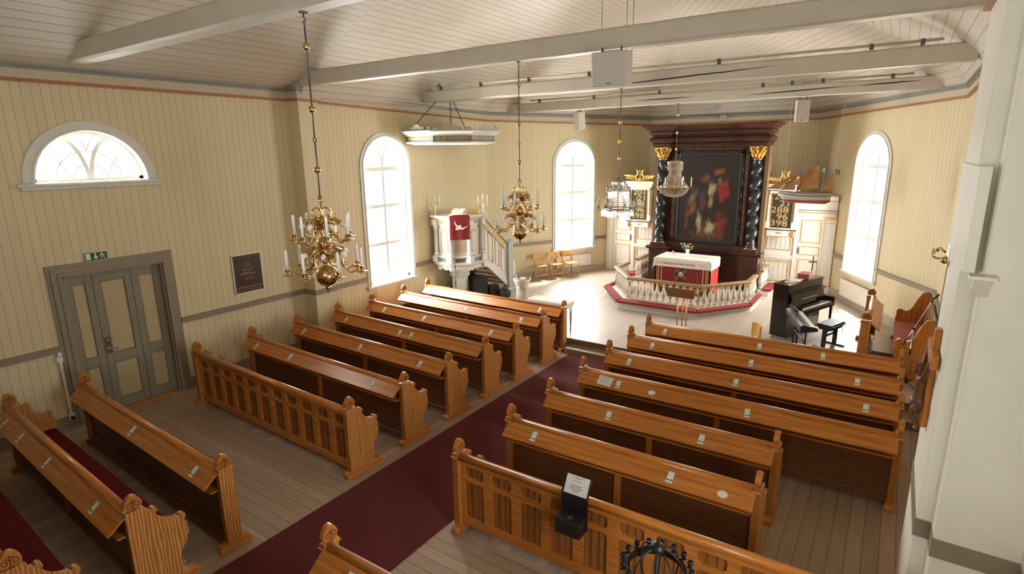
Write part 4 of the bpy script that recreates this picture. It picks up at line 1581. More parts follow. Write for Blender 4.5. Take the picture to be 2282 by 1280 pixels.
for j in range(nz + 1):
    for i in range(nx + 1):
        x = -0.86 + 1.72 * i / nx
        v = j / nz
        vs.append((x, 0.215, 1.33 + 2.51 * v))
        c = Vector((0.022, 0.014, 0.009))
        for (bx_, bz, sx, sz, bc) in blobs:
            wob = 0.35 * sin(23 * x + 9 * bz + 8 * v) + 0.35 * sin(41 * v + 7 * bx_ - 15 * x) + 0.25 * sin(67 * x + 50 * v)
            q = ((x - bx_) / sx) ** 2 + ((v - bz) / sz) ** 2
            f_ = 1 / (1 + math.exp(min(60.0, 3.2 * (q - 0.7 + wob))))
            c = c.lerp(Vector(bc), min(1, f_ * 0.95))
        cl.append((c[0], c[1], c[2], 1))
for j in range(nz):
    for i in range(nx):
        o = j * (nx + 1) + i
        fs.append((o, o + 1, o + nx + 2, o + nx + 1))
me = MB().add(vs, fs).mesh('painting', [])
at_ = me.color_attributes.new('pigment', 'FLOAT_COLOR', 'POINT')
for i, c in enumerate(cl):
    at_.data[i].color = c
mt, nt, b_ = new_mat('old_oil_paint')
va = nt.nodes.new('ShaderNodeVertexColor')
va.layer_name = 'pigment'
nz_ = ramp(nt, noise(nt, 14, 5, coords(nt)), [(0.3, (0.55, 0.55, 0.55)), (0.7, (1.2, 1.15, 1.1))])
mm_ = nt.nodes.new('ShaderNodeMix')
mm_.data_type = 'RGBA'
mm_.blend_type = 'MULTIPLY'
mm_.inputs[0].default_value = 1.0
link(nt, va.outputs[0], mm_.inputs[6])
link(nt, nz_, mm_.inputs[7])
link(nt, mm_.outputs[2], b_.inputs['Base Color'])
b_.inputs['Roughness'].default_value = 0.4
me.materials.append(mt)
put('painting', me, t)
# inscription boards around the painting
mb = MB()
mb.bx(-0.97, 0.97, 0.22, 0.30, 3.93, 4.03)
for s in (-1, 1):
    mb.bx(min(s * 0.96, s * 1.08), max(s * 0.96, s * 1.08), 0.22, 0.30, 1.22, 4.03)
ib = mb.build('inscription_board', M['altar_brown'], t)
add_text(MB(), 'synders Skull: näpsten ligger uppå Honom', 0.085, Matrix.Translation((0.05, 0.215, 3.98)) @ Matrix.Rotation(PI / 2, 4, 'X'), fit=1.66).build('inscription', M['poster_gold'], ib)
add_text(MB(), 'Han är sargad för wåra missgärningar och slagen', 0.085, Matrix.Translation((-1.02, 0.215, 2.6)) @ Matrix.Rotation(PI / 2, 4, 'X') @ Matrix.Rotation(PI / 2, 4, 'Z'), fit=2.4).build('inscription', M['poster_gold'], ib)
add_text(MB(), 'på det wi skulle frid hafwa och genom Hans sår äre wi', 0.085, Matrix.Translation((1.02, 0.215, 2.6)) @ Matrix.Rotation(PI / 2, 4, 'X') @ Matrix.Rotation(-PI / 2, 4, 'Z'), fit=2.4).build('inscription', M['poster_gold'], ib)
# white socket plate on the right pedestal
MB().bx(1.585, 1.60, -0.04, 0.0, 0.80, 0.94).build('socket_plate', M['white'], t)

# altar table --------------------------------------------------------------
TX0, TX1, TY0, TY1, TZ = -5.47, -3.98, 15.42, 16.28, 1.25
t = thing('altar_table', 'altar with red frontal and gold cross inside the railing', 'altar', ((TX0 + TX1) / 2, (TY0 + TY1) / 2, H))
hx, hy, hz = (TX1 - TX0) / 2, (TY1 - TY0) / 2, TZ - H
mb = MB().bx(-hx - 0.03, hx + 0.03, -hy - 0.03, hy, 0, 0.14).bx(-hx, hx, -hy + 0.03, hy, 0.14, hz - 0.03).bx(-hx - 0.03, hx + 0.03, -hy - 0.02, hy, hz - 0.03, hz)
for s in (-1, 1):
    mb.bx(min(s * hx, s * (hx - 0.09)), max(s * hx, s * (hx - 0.09)), -hy, -hy + 0.04, 0.14, hz - 0.03)
mb.build('altar_body', M['oak_dark'], t, bevel=0.004)
fr = MB().bx(-hx + 0.09, hx - 0.09, -hy + 0.005, -hy + 0.04, 0.14, hz - 0.03).build('frontal', M['antep_red'], t)
mb = MB()
for s in (-1, 1):
    for (a, wd) in ((hx - 0.16, 0.022), (hx - 0.075, 0.02), (hx - 0.03, 0.012)):
        mb.bx(s * a - wd / 2, s * a + wd / 2, -hy - 0.003, -hy + 0.01, 0.14, hz - 0.04)
mb.bx(-hx + 0.09, hx - 0.09, -hy, -hy + 0.01, 0.15, 0.17)
zc = 0.56
mb.lathe([(0.0, 0), (0.075, 0), (0.075, 0.006), (0.0, 0.01)], 24, (0, 0, 0), 0, Matrix.Translation((-0.02, -hy + 0.0, zc)) @ Matrix.Rotation(PI / 2, 4, 'X'), cap=False)
for (a0, r0, r1) in [(PI / 4 + q * PI / 2 + dq, 0.09, 0.24 - 0.05 * abs(dq) / 0.3) for q in range(4) for dq in (-0.3, -0.15, 0, 0.15, 0.3)]:
    mb.tube([(-0.02 + r0 * cos(a0), -hy + 0.003, zc + r0 * sin(a0)), (-0.02 + r1 * cos(a0), -hy + 0.003, zc + r1 * sin(a0))], 0.0022, 4)
for s in (-1, 1):
    for q in range(6):
        a = 2 * PI * q / 6
        mb.ball((-0.02 + s * 0.205 + 0.035 * cos(a), -hy + 0.003, zc + 0.035 * sin(a)), 0.013, 6, 4, sc=(1, .3, 1))
    for e in (-0.043, 0.043):
        mb.bx(-0.02 + e * 1.0 - 0.003, -0.02 + e * 1.0 + 0.003, -hy, -hy + 0.008, 0.2, zc + 0.36)
mb.build('gold_embroidery', M['goldpaint'], fr)
mb = MB()
mb.bx(-0.055, 0.015, -hy + 0.001, -hy + 0.008, 0.16, zc + 0.38)
mb.bx(-0.27, 0.23, -hy + 0.001, -hy + 0.008, zc - 0.035, zc + 0.035)
for s in (-1, 1):
    mb.bx(-0.02 + s * 0.205 - 0.055, -0.02 + s * 0.205 + 0.055, -hy + 0.001, -hy + 0.007, zc - 0.055, zc + 0.055)
mb.build('cross_ground', M['board_black'], fr)
# side cloths of the frontal, their light put into the brighter red
for s in (-1, 1):
    n = 14
    vs, fs = [], []
    for i in range(n + 1):
        y = -hy + 0.02 + (2 * hy - 0.05) * i / n
        d_ = 0.03 + 0.012 * sin(i * 1.7)
        vs += [(s * (hx + 0.035), y, hz - 0.01), (s * (hx + d_ + 0.02), y, 0.10)]
    for i in range(n):
        fs.append((2 * i, 2 * i + 1, 2 * i + 3, 2 * i + 2))
    MB().add(vs, fs, True).build('side_hanging', M['lit_red'], t)


def altar_cloth():
    n_x, n_y = 44, 26
    ox, oy = 0.27, 0.25                       # drop at the sides and at the front
    U, V = hx + 0.04, hy + 0.03
    vs, fs = [], []
    xs = [-U - ox + (2 * U + 2 * ox) * i / n_x for i in range(n_x + 1)]
    ys = [-V - oy + (2 * V + oy + 0.02) * j / n_y for j in range(n_y + 1)]
    for y in ys:
        for x in xs:
            ex, ey = max(0, abs(x) - U), max(0, -V - y)
            X, Y, Z = x, y, hz + 0.006
            if ex > 0 and ey > 0:             # the corner falls as a point
                L = math.hypot(ex, ey)
                X = math.copysign(U + 0.02 + 0.32 * min(ex, ey) * 0.5, x)
                Y = -V - 0.02 - 0.32 * min(ex, ey) * 0.5
                Z = hz + 0.006 - max(ex, ey) - 0.55 * min(ex, ey)
            elif ex > 0:
                X = math.copysign(U + 0.012 + 0.02 * math.sin(y * 9) * ex, x)
                Z = hz + 0.006 - ex
            elif ey > 0:
                Y = -V - 0.012 - 0.03 * (1 + math.sin(x * 7)) * ey
                Z = hz + 0.006 - ey
            Z += 0.0015 * sin(x * 5 + y * 3) if ex == 0 and ey == 0 else 0
            vs.append((X, Y, Z))
    for j in range(n_y):
        for i in range(n_x):
            o = j * (n_x + 1) + i
            fs.append((o, o + 1, o + n_x + 2, o + n_x + 1))
    return MB().add(vs, fs, True), U, V


mb, U, V = altar_cloth()
t2 = thing('altar_cloth', 'white linen cloth with red stitched words draped over the altar', 'tablecloth', ((TX0 + TX1) / 2, (TY0 + TY1) / 2, H))
cl_ = mb.build('linen', M['linen'], t2)
mb = MB()
tilt = Matrix.Translation((0, -V - 0.0265, hz - 0.15)) @ Matrix.Rotation(PI / 2 - 0.11, 4, 'X')
add_text(mb, 'HERREN ÄR MIN HERDE', 0.085, tilt @ Matrix.Translation((-0.10, 0, 0.004)), fit=0.92)
for s in (-1, 1):
    for (dz) in (-0.075, 0.06):
        mb.bx(-0.74, 0.74, dz, dz + 0.002, 0.002, 0.004, 0, tilt) if s == 1 else None
    for q in range(4):
        mb.tube([((0.54 if s > 0 else -0.74) + q * 0.045 + 0.02 * cos(a), 0.018 * sin(a), 0.006) for a in [i * PI / 6 for i in range(12)]], 0.002, 4, 0, tilt, closed=True)
mb.build('red_stitching', M['stitch'], cl_)
# vase of flowers
t = thing('flower_vase', 'white vase of pink flowers standing on the altar cloth', 'vase', (-4.77, 15.98, TZ + 0.008))
MB().lathe([(0.0, 0.004), (0.035, 0.0), (0.042, 0.01), (0.046, 0.10), (0.056, 0.19), (0.052, 0.19), (0.04, 0.10), (0.0, 0.03)], 20, cap=False).build('vase', M['ceramic'], t)
random.seed(11)
lv, fl = MB(), MB()
for q in range(11):
    a, r = random.uniform(0, 2 * PI), random.uniform(0.03, 0.13)
    hgt = random.uniform(0.24, 0.34)
    if q == 0:
        a, r, hgt = PI * 1.05, 0.19, 0.33
    if q == 1:
        a, r, hgt = PI * 0.9, 0.12, 0.34
    e = Vector((r * cos(a), r * sin(a) * 0.7, hgt))
    lv.tube([(0.01 * cos(a), 0.01 * sin(a), 0.1), (e.x * 0.5, e.y * 0.5, hgt * 0.75), e], 0.004, 5)
    for k in range(3):
        b2 = e * (0.65 + 0.13 * k) + Vector((random.uniform(-.03, .03), random.uniform(-.03, .03), 0))
        lv.ball(b2, 0.022, 6, 4, sc=(1.0, 0.5, 1.5))
    for k in range(6):
        aa = k * PI / 3
        fl.ball((e.x + 0.014 * cos(aa), e.y + 0.014 * sin(aa), e.z + random.uniform(-.004, .012)), 0.016, 6, 4)
lv.build('leaves', M['leaf'], t)
fl.build('blossom', M['pink'], t)
t = thing('candle_holder', 'tiny gilt candle holder at the left rear of the altar cloth', 'candle holder', (-5.22, 16.1, TZ + 0.008))
MB().lathe([(0.035, 0), (0.035, 0.006), (0.012, 0.015), (0.010, 0.04), (0.03, 0.05), (0.032, 0.085), (0.025, 0.085), (0.0, 0.06)], 14).build('holder', M['brass'], t)

# communion rail ----------------------------------------------------------------
RT = 0.97                                    # height of the handrail's top
BAL = MB().bx(-0.045, 0.045, -0.045, 0.045, 0.0, 0.035).lathe([(0.03, 0.035), (0.042, 0.05), (0.044, 0.06), (0.03, 0.075), (0.034, 0.10), (0.054, 0.16), (0.058, 0.20), (0.05, 0.27), (0.032, 0.35), (0.024, 0.41), (0.024, 0.43), (0.036, 0.445), (0.028, 0.455), (0.042, 0.48), (0.05, 0.495)], 14).bx(-0.045, 0.045, -0.045, 0.045, 0.495, 0.515).mesh('baluster', M['silver'])
mtb, ntb, bb_ = new_mat('silvered_baluster')
link(ntb, ramp(ntb, noise(ntb, 9, 3, coords(ntb)), [(0.35, (0.50, 0.44, 0.33)), (0.6, (0.70, 0.67, 0.60))]), bb_.inputs['Base Color'])
bb_.inputs['Roughness'].default_value = 0.35
bb_.inputs['Metallic'].default_value = 0.25
BAL.materials.clear()
BAL.materials.append(mtb)
mb = MB()
for z_ in (0.062, 0.447):
    mb.lathe([(0.037, z_ - 0.006), (0.046, z_), (0.037, z_ + 0.006)], 14, cap=False)
mb.bx(-0.047, 0.047, -0.047, 0.047, 0.5, 0.51)
BALG = mb.mesh('gilt_ring', M['gold'])
BALZ = 0.405


def handrail(mb, poly):
    pts = [Vector((p[0], p[1], 0)) for p in poly]
    prof = [(-0.07, RT - 0.05), (-0.055, RT - 0.075), (0.055, RT - 0.075), (0.07, RT - 0.05), (0.075, RT - 0.02), (0.05, RT), (-0.05, RT), (-0.075, RT - 0.02)]
    vs, fs = [], []
    n = len(pts)
    for i in range(n):
        a = (pts[i] - pts[i - 1]).normalized() if i else (pts[1] - pts[0]).normalized()
        b2 = (pts[i + 1] - pts[i]).normalized() if i < n - 1 else a
        na, nb = Vector((a.y, -a.x, 0)), Vector((b2.y, -b2.x, 0))
        kk = (na + nb) / (1 + na.dot(nb))
        for (o_, z) in prof:
            q = pts[i] + kk * o_
            vs.append((q.x, q.y, z))
    m_ = len(prof)
    for i in range(n - 1):
        for q in range(m_):
            q2 = (q + 1) % m_
            fs.append((i * m_ + q, (i + 1) * m_ + q, (i + 1) * m_ + q2, i * m_ + q2))
    fs += [tuple(range(m_))[::-1], tuple((n - 1) * m_ + q for q in range(m_))]
    mb.add(vs, fs)


def rail(label, poly, counts):
    t = thing('communion_rail', label, 'altar rail', (CX, 0, 0))
    mb = MB()
    handrail(mb, poly)
    mb.build('handrail', M['rail_oak'], t, bevel=0.006)
    first = True
    for (a, b2, n) in zip(poly, poly[1:], counts):
        ang = math.atan2(b2[1] - a[1], b2[0] - a[0])
        for q in range(n):
            f_ = (q + 0.5) / n
            o_ = put('baluster', BAL, t, (a[0] + (b2[0] - a[0]) * f_, a[1] + (b2[1] - a[1]) * f_, BALZ), (0, 0, ang))
            put('gilt_ring', BALG, o_)
    return t


rail('oak communion rail on silvered balusters bending around the altar front', [(-1.80, 15.72), (-1.80, 14.86), (-0.95, 13.72), (0.95, 13.72), (1.80, 14.86), (1.80, 15.72)], (5, 8, 11, 8, 5))
rail('short length of communion rail at the left of the altar table', [(-1.80, 17.30), (-1.80, 16.38)], (6,))
rail('short length of communion rail at the right of the altar, bearing a bottle', [(1.80, 16.38), (1.80, 17.30)], (6,))

# kneeling step and cushions
OUT = [(-1.95, 15.72), (-1.95, 14.52), (-1.01, 13.22), (1.01, 13.22), (1.95, 14.52), (1.95, 15.72)]
INN = [(-1.70, 15.72), (-1.70, 14.92), (-0.90, 13.86), (0.90, 13.86), (1.70, 14.92), (1.70, 15.72)]


def scale_out(poly, inn, f_):
    return [(a[0] + (a[0] - b2[0]) * f_, a[1] + (a[1] - b2[1]) * f_) for a, b2 in zip(poly, inn)]


t = thing('kneeling_step', 'white step running around the communion rail under red cushions', 'step', (CX, 0, 0))
mb = MB()
ring = lambda mb_, o_, i_, z0_, z1_: mb_.add([(p[0], p[1], z) for p in o_ for z in (z0_, z1_)] + [(p[0], p[1], z) for p in i_ for z in (z0_, z1_)], sum([[(2 * k, 2 * k + 2, 2 * k + 3, 2 * k + 1), (2 * k + 13, 2 * k + 15, 2 * k + 14, 2 * k + 12), (2 * k + 1, 2 * k + 3, 2 * k + 15, 2 * k + 13)] for k in range(5)], []) + [(0, 1, 13, 12), (10, 22, 23, 11)])
ring(mb, OUT, INN, H, 0.385)
ring(mb, scale_out(OUT, INN, 0.10), INN, H, 0.285)
ring(mb, scale_out(OUT, INN, 0.10), INN, 0.36, 0.40)
mb.build('step', M['stepwhite'], t)
MID = [(a[0] * 0.68 + b2[0] * 0.32, a[1] * 0.68 + b2[1] * 0.32) for a, b2 in zip(OUT, INN)]
O2 = scale_out(OUT, INN, 0.22)
names = ('left side of the communion rail', 'left corner of the communion rail', 'front of the communion rail', 'right corner of the communion rail', 'right side of the communion rail')
for k in range(5):
    a, b2, c, d_ = O2[k], O2[k + 1], MID[k + 1], MID[k]
    if k == 2:
        pass
    mb = MB().prism([a, b2, c, d_], 'z', 0.40, 0.455)
    o = mb.build('kneeling_cushion', M['velvet'], None, bevel=0.02, bseg=2)
    o.location = (CX, 0, 0)
    tag(o, 'red velvet kneeling cushion at the ' + names[k], 'cushion', 'kneeling cushions')
for s, sd in ((-1, 'left'), (1, 'right')):
    x0_, x1_ = sorted((s * 1.74, s * 2.05))
    o = MB().bx(CX + x0_, CX + x1_, 16.35, 17.32, H, 0.40).build('kneeling_step', M['white'], bevel=0.01)
    tag(o, 'short white step under the cushion beside the altar, %s side' % sd, 'step')
    x0_, x1_ = sorted((s * 1.86, s * 2.12))
    o = MB().bx(CX + x0_, CX + x1_, 16.30, 17.25, 0.40, 0.455).build('kneeling_cushion', M['velvet'], None, bevel=0.02, bseg=2)
    tag(o, 'short red kneeling cushion by the separate %s rail piece' % sd, 'cushion', 'kneeling cushions')
t = thing('sanitiser_bottle', 'clear pump bottle with blue label standing on the right rail piece', 'bottle', (CX + 1.80, 16.55, RT))
MB().lathe([(0.03, 0), (0.034, 0.006), (0.034, 0.11), (0.014, 0.135)], 14).build('bottle', M['clear'], t)
MB().lathe([(0.014, 0.13), (0.014, 0.15), (0.004, 0.152), (0.004, 0.175), (0.012, 0.178), (0.012, 0.185)], 10).bx(-0.04, 0.0, -0.006, 0.006, 0.176, 0.186).build('pump', M['white'], t)
MB().lathe([(0.0352, 0.02), (0.0352, 0.06)], 14, cap=False).build('label_band', M['teal_ink'], t)

# ------------------------------------------------------------------ pulpit
PCX, PCY, PR = -9.72, 11.75, 0.70
A0 = math.radians(20)
t = thing('pulpit', 'white and gold pulpit with corner columns and a stair, beside the left window', 'pulpit', (PCX, PCY, H))


def octa(R, a0=A0):
    return [(R * cos(a0 + k * PI / 4), R * sin(a0 + k * PI / 4)) for k in range(8)]


def oct_clip(R):
    """octagon whose wall side is cut off so that it stays in front of the wall"""
    lim = XL + 0.03 - PCX
    return [(max(x, lim), y) for x, y in octa(R)]


def ocyl(mb, prof, mi=0):
    n = len(prof)
    for (R0, z0), (R1, z1) in zip(prof, prof[1:]):
        a, b = oct_clip(R0), oct_clip(R1)
        vs = [(p[0], p[1], z0) for p in a] + [(p[0], p[1], z1) for p in b]
        mb.add(vs, [(k, (k + 1) % 8, 8 + (k + 1) % 8, 8 + k) for k in range(8)], False, mi)
    a, b = oct_clip(prof[0][0]), oct_clip(prof[-1][0])
    mb.add([(p[0], p[1], prof[0][1]) for p in a], [tuple(range(7, -1, -1))], False, mi)
    mb.add([(p[0], p[1], prof[-1][1]) for p in b], [tuple(range(8))], False, mi)
    return mb


Zb = lambda z: z - H
mb = MB()
ocyl(mb, [(0.27, 0), (0.27, 0.08), (0.23, 0.12), (0.23, 0.62), (0.25, 0.66), (0.29, 0.70), (0.29, 0.74), (0.25, 0.78), (0.28, 0.90), (0.36, 1.0)])
mb.build('foot_column', M['pulpit'], t)
# scalloped apron under the basket
mb = MB()
vb = octa(0.66)
for k in (5, 6, 7, 0):
    a, b = Vector(vb[k]), Vector(vb[(k + 1) % 8])
    if min(a.x, b.x) + PCX < XL:
        continue
    n = 24
    vs = []
    for i in range(n + 1):
        p = a.lerp(b, i / n)
        sc = 0.045 * abs(sin(PI * 2.5 * i / n)) + 0.06 * abs(i / n - 0.5)
        for d_ in (1.0, 0.95):
            vs += [(p.x * d_, p.y * d_, 1.06), (p.x * d_, p.y * d_, 0.97 - sc)]
    fs = []
    for i in range(n):
        o = i * 4
        fs += [(o, o + 1, o + 5, o + 4), (o + 6, o + 7, o + 3, o + 2), (o + 1, o + 3, o + 7, o + 5)]
    mb.add(vs, fs)
mb.build('scalloped_apron', M['pulpit'], t)
mb = MB()
ocyl(mb, [(0.40, 1.0), (0.67, 1.03), (0.72, 1.06), (0.74, 1.10), (0.72, 1.13)])
ocyl(mb, [(0.66, 1.13), (0.66, 1.25)])
ocyl(mb, [(0.70, 1.25), (0.70, 1.29), (0.62, 1.30)])
ocyl(mb, [(0.60, 1.30), (0.60, 2.10)])
ocyl(mb, [(0.64, 2.10), (0.66, 2.16), (0.66, 2.24), (0.72, 2.27), (0.80, 2.32), (0.82, 2.35), (0.80, 2.37), (0.60, 2.375)])
mb.build('basket', M['pulpit'], t)
g = MB()
for (R, z) in ((0.725, 1.055), (0.705, 1.27), (0.667, 2.165), (0.79, 2.325), (0.67, 2.245)):
    pts = [Vector((x, y, z)) for x, y in oct_clip(R)]
    g.tube(pts, 0.010, 6, closed=True)
vb = octa(0.60)
va_ = octa(0.665)
bl = MB()
pan = MB()
pan2 = MB()
for k in (5, 6, 7, 0):
    a, b = Vector(vb[k]), Vector(vb[(k + 1) % 8])
    if (min(a.x, b.x) + PCX) < XL + 0.05:
        continue
    d_ = (b - a)
    L = d_.length
    mp = frame((a.x, a.y, 0), (d_.x, d_.y, 0), (0, 0, 1))
    mid = L / 2
    pw = 0.115
    # arched panel with gilt moulding
    ol = [(mid - pw, 1.40), (mid - pw, 1.86)] + arc(mid, 1.86, pw, PI, 0, 10)[1:] + [(mid + pw, 1.40)]
    MB().prism(ol, 'z', 0.001, 0.006, 0, mp).build('arched_panel', M['marble_gray'] if k != 6 else M['marble'], t)
    g.tube([(p[0], p[1], 0.008) for p in ol] + [(mid - pw, 1.40, 0.008)], 0.011, 6, 0, mp)
    # carved frieze ornament
    for q in range(4):
        g.ball((mid + (q - 1.5) * 0.055, 2.20, 0.062), 0.024, 6, 4, 0, mp, (1, 1, .5))
    e = Vector(va_[k]), Vector(va_[(k + 1) % 8])
    d2 = e[1] - e[0]
    mp2 = frame((e[0].x, e[0].y, 0), (d2.x, d2.y, 0), (0, 0, 1))
    bl.bx(0.10, d2.length - 0.10, 1.145, 1.235, -0.004, 0.003, 0, mp2)
bl.build('blue_field', M['blue_band'], t)
for k in (5, 6, 7, 0):
    v = Vector(octa(0.66)[k])
    if v.x + PCX < XL + 0.05:
        v.x = XL + 0.09 - PCX
    MB().lathe([(0.075, 1.30), (0.075, 1.37), (0.055, 1.38), (0.05, 1.42), (0.048, 1.95), (0.06, 1.97), (0.055, 2.0), (0.075, 2.04), (0.08, 2.10)], 14, (v.x, v.y, 0)).bx(v.x - 0.085, v.x + 0.085, v.y - 0.085, v.y + 0.085, 1.13, 1.30).bx(v.x - 0.085, v.x + 0.085, v.y - 0.085, v.y + 0.085, 2.10, 2.26).build('corner_column', M['pulpit'], t)
    for z in (1.375, 1.42, 1.96, 2.05):
        g.lathe([(0.05, z - 0.006), (0.064, z), (0.05, z + 0.006)], 12, (v.x, v.y, 0), cap=False)
g.build('gilding', M['goldpaint'], t)
# stair flight going down towards the altar end, its side panel facing the nave
sx = -9.04 - PCX
Y = lambda y: y - PCY
mb = MB()
low = [(12.02, 1.19), (12.20, 1.13), (12.83, 0.60), (12.83, 0.36), (12.96, 0.36), (12.96, 0.74)]
side = [(Y(12.02), Zb(1.36)), (Y(12.16), Zb(1.26)), (Y(13.05), Zb(0.60)), (Y(13.05), Zb(1.70)), (Y(12.06), Zb(2.46)), (Y(12.0), Zb(2.46))]
mb.prism(side, 'x', sx - 0.06, sx)
mb.prism([(Y(11.95), Zb(1.20)), (Y(12.10), Zb(1.18)), (Y(13.05), Zb(0.44)), (Y(13.05), Zb(0.60)), (Y(12.16), Zb(1.28)), (Y(11.95), Zb(1.36))], 'x', sx - 0.1, sx + 0.02)
mb.build('stair_side', M['pulpit'], t)
for q in range(5):                              # treads, darkened to stand for the shade under the stair
    y0_, z0_ = 12.05 + q * 0.2, 1.22 - q * 0.16
    MB().bx(XL + 0.04 - PCX, sx - 0.06, Y(y0_), Y(y0_ + 0.22), Zb(z0_ - 0.03), Zb(z0_)).build('tread', M['oak_dark'], t)
mb = MB()
dyz = Vector((0.99, -0.76)).normalized()
nn = Vector((0.76, 0.99)).normalized()


def slab(o0, o1, h0, h1, x0_, x1_, target):
    a = Vector((Y(12.04), Zb(2.46)))
    p0, p1 = a + dyz * o0, a + dyz * o1
    target.prism([tuple(p0 + nn * h0), tuple(p1 + nn * h0), tuple(p1 + nn * h1), tuple(p0 + nn * h1)], 'x', x0_, x1_)


slab(0.0, 1.26, 0.0, 0.05, sx - 0.10, sx + 0.05, mb)
slab(0.0, 1.26, -0.18, -0.14, sx - 0.08, sx + 0.025, mb)
mb.build('hand_rail', M['pulpit_gray'], t)
mb = MB()
slab(0.06, 0.42, -0.13, -0.02, sx, sx + 0.008, mb)
slab(0.52, 1.20, -0.13, -0.02, sx, sx + 0.008, mb)
for (y0_, y1_, zt, zb2) in ((12.16, 12.36, 2.12, 1.38), (12.48, 12.66, 1.90, 1.20), (12.76, 12.96, 1.66, 0.98)):
    sl_ = -0.76 / 0.99 * (y1_ - y0_)
    pts = [(sx + 0.006, Y(y0_), Zb(zt)), (sx + 0.006, Y(y1_), Zb(zt + sl_)), (sx + 0.006, Y(y1_), Zb(zb2 + sl_)), (sx + 0.006, Y(y0_), Zb(zb2))]
    mb.tube(pts, 0.011, 6, closed=True)
mb.build('stair_gilding', M['goldpaint'], t)
# newel post with scroll bracket
mb = MB()
nx_, ny_ = sx - 0.02, Y(13.16)
mb.bx(nx_ - 0.10, nx_ + 0.10, ny_ - 0.12, ny_ + 0.12, 0.0, 1.42)
mb.bx(nx_ - 0.13, nx_ + 0.13, ny_ - 0.15, ny_ + 0.15, 1.42, 1.50)
mb.bx(nx_ - 0.12, nx_ + 0.12, ny_ - 0.16, ny_ + 0.30, 0.0, 0.10)
mb.bx(nx_ - 0.11, nx_ + 0.11, ny_ + 0.10, ny_ + 0.28, 0.10, 0.46)
mb.build('newel', M['pulpit_gray'], t, bevel=0.006)
sc = smooth_path([(1.30, 0.13), (1.18, 0.14), (1.05, 0.11), (0.92, 0.14), (0.80, 0.22), (0.66, 0.24), (0.56, 0.20), (0.48, 0.22)], 4)
mb = MB()
mb.prism([(ny_ + 0.10, 1.30)] + [(ny_ + p[1], p[0]) for p in sc] + [(ny_ + 0.10, 0.46)], 'x', nx_ - 0.04, nx_ + 0.09)
mb.build('scroll_bracket', M['pulpit'], t)
# black panel by the wall, painted shade under the stair
MB().bx(XL + 0.03 - PCX, XL + 0.06 - PCX, Y(12.0), Y(12.95), 0.0, 0.95).build('stair_shade_panel', M['board_black'], t)

# banner with dove
k0, k1 = Vector(octa(0.78)[6]), Vector(octa(0.78)[7])
d_ = (k1 - k0)
mp = frame((PCX + k0.x + 0.5 * d_.x, PCY + k0.y + 0.5 * d_.y, 2.66), (d_.x, d_.y, 0), (0, 0, 1))
t = thing('pulpit_banner', 'red cloth with a white dove hanging over the pulpit front', 'banner', (0, 0, 0))
n = 12
vs, fs = [], []
for i in range(n + 1):
    for j in range(9):
        x = -0.255 + 0.51 * i / n
        y = 0.0 - 0.64 * j / 8
        z = 0.085 + 0.010 * sin(i * 1.1) * j / 8
        vs.append((x * (1 + 0.02 * j / 8), y, z))
for i in range(n):
    for j in range(8):
        o = i * 9 + j
        fs.append((o, o + 1, o + 10, o + 9))
MB().add(vs, fs, True, 0, mp).build('cloth', M['lit_red'] if False else M['antep_red'], t)
MB().tube([mp @ Vector((-0.28, 0.0, 0.085)), mp @ Vector((0.28, 0.0, 0.085))], 0.010, 8).build('rod', M['brass'], t)
mb = MB()
dv = [(-0.135, -0.12), (-0.115, -0.19), (-0.075, -0.25), (-0.055, -0.275), (-0.035, -0.265), (0.0, -0.255), (0.03, -0.26), (0.05, -0.285), (0.045, -0.30), (0.02, -0.30), (0.045, -0.325), (0.09, -0.325), (0.21, -0.27), (0.14, -0.335), (0.07, -0.375), (0.02, -0.37), (-0.02, -0.36), (-0.05, -0.385), (-0.10, -0.375), (-0.13, -0.345), (-0.08, -0.335), (-0.10, -0.29), (-0.135, -0.21)]
mb.prism(dv, 'z', 0.094, 0.099, 0, mp)
mb.build('dove', M['linen'], t)


def candelabra(name_label, loc, rz):
    t = thing('candelabra', name_label, 'candelabra', loc, rz, 'pulpit candelabras')
    mb = MB().lathe([(0.06, 0), (0.062, 0.012), (0.03, 0.03), (0.014, 0.06), (0.02, 0.10), (0.012, 0.14), (0.016, 0.20), (0.010, 0.27), (0.012, 0.30)], 14)
    mb.build('stem', M['silver'], t)
    ar = MB()
    for s in (-1, 1):
        ar.tube(smooth_path([(0, 0, 0.17), (s * 0.05, 0, 0.15), (s * 0.10, 0, 0.20), (s * 0.125, 0, 0.24), (s * 0.125, 0, 0.27)], 4), 0.006, 6)
        ar.tube([(s * (0.06 + p[0]), 0, 0.21 + p[1]) for p in spiral((0, 0), 0.03, 0.01, 0, 1.2 * s, 12)], 0.005, 5)
    ar.build('branch', M['silver'], t)
    for s in (-1, 0, 1):
        x, z = s * 0.125, 0.27 if s else 0.30
        sk = MB().lathe([(0.028, z), (0.03, z + 0.005), (0.012, z + 0.012), (0.014, z + 0.035), (0.017, z + 0.04)], 10, (x, 0, 0)).build('socket', M['silver'], t)
        MB().lathe([(0.011, z + 0.03), (0.0105, z + 0.20), (0.004, z + 0.21)], 8, (x, 0, 0)).build('candle', M['candle'], sk)


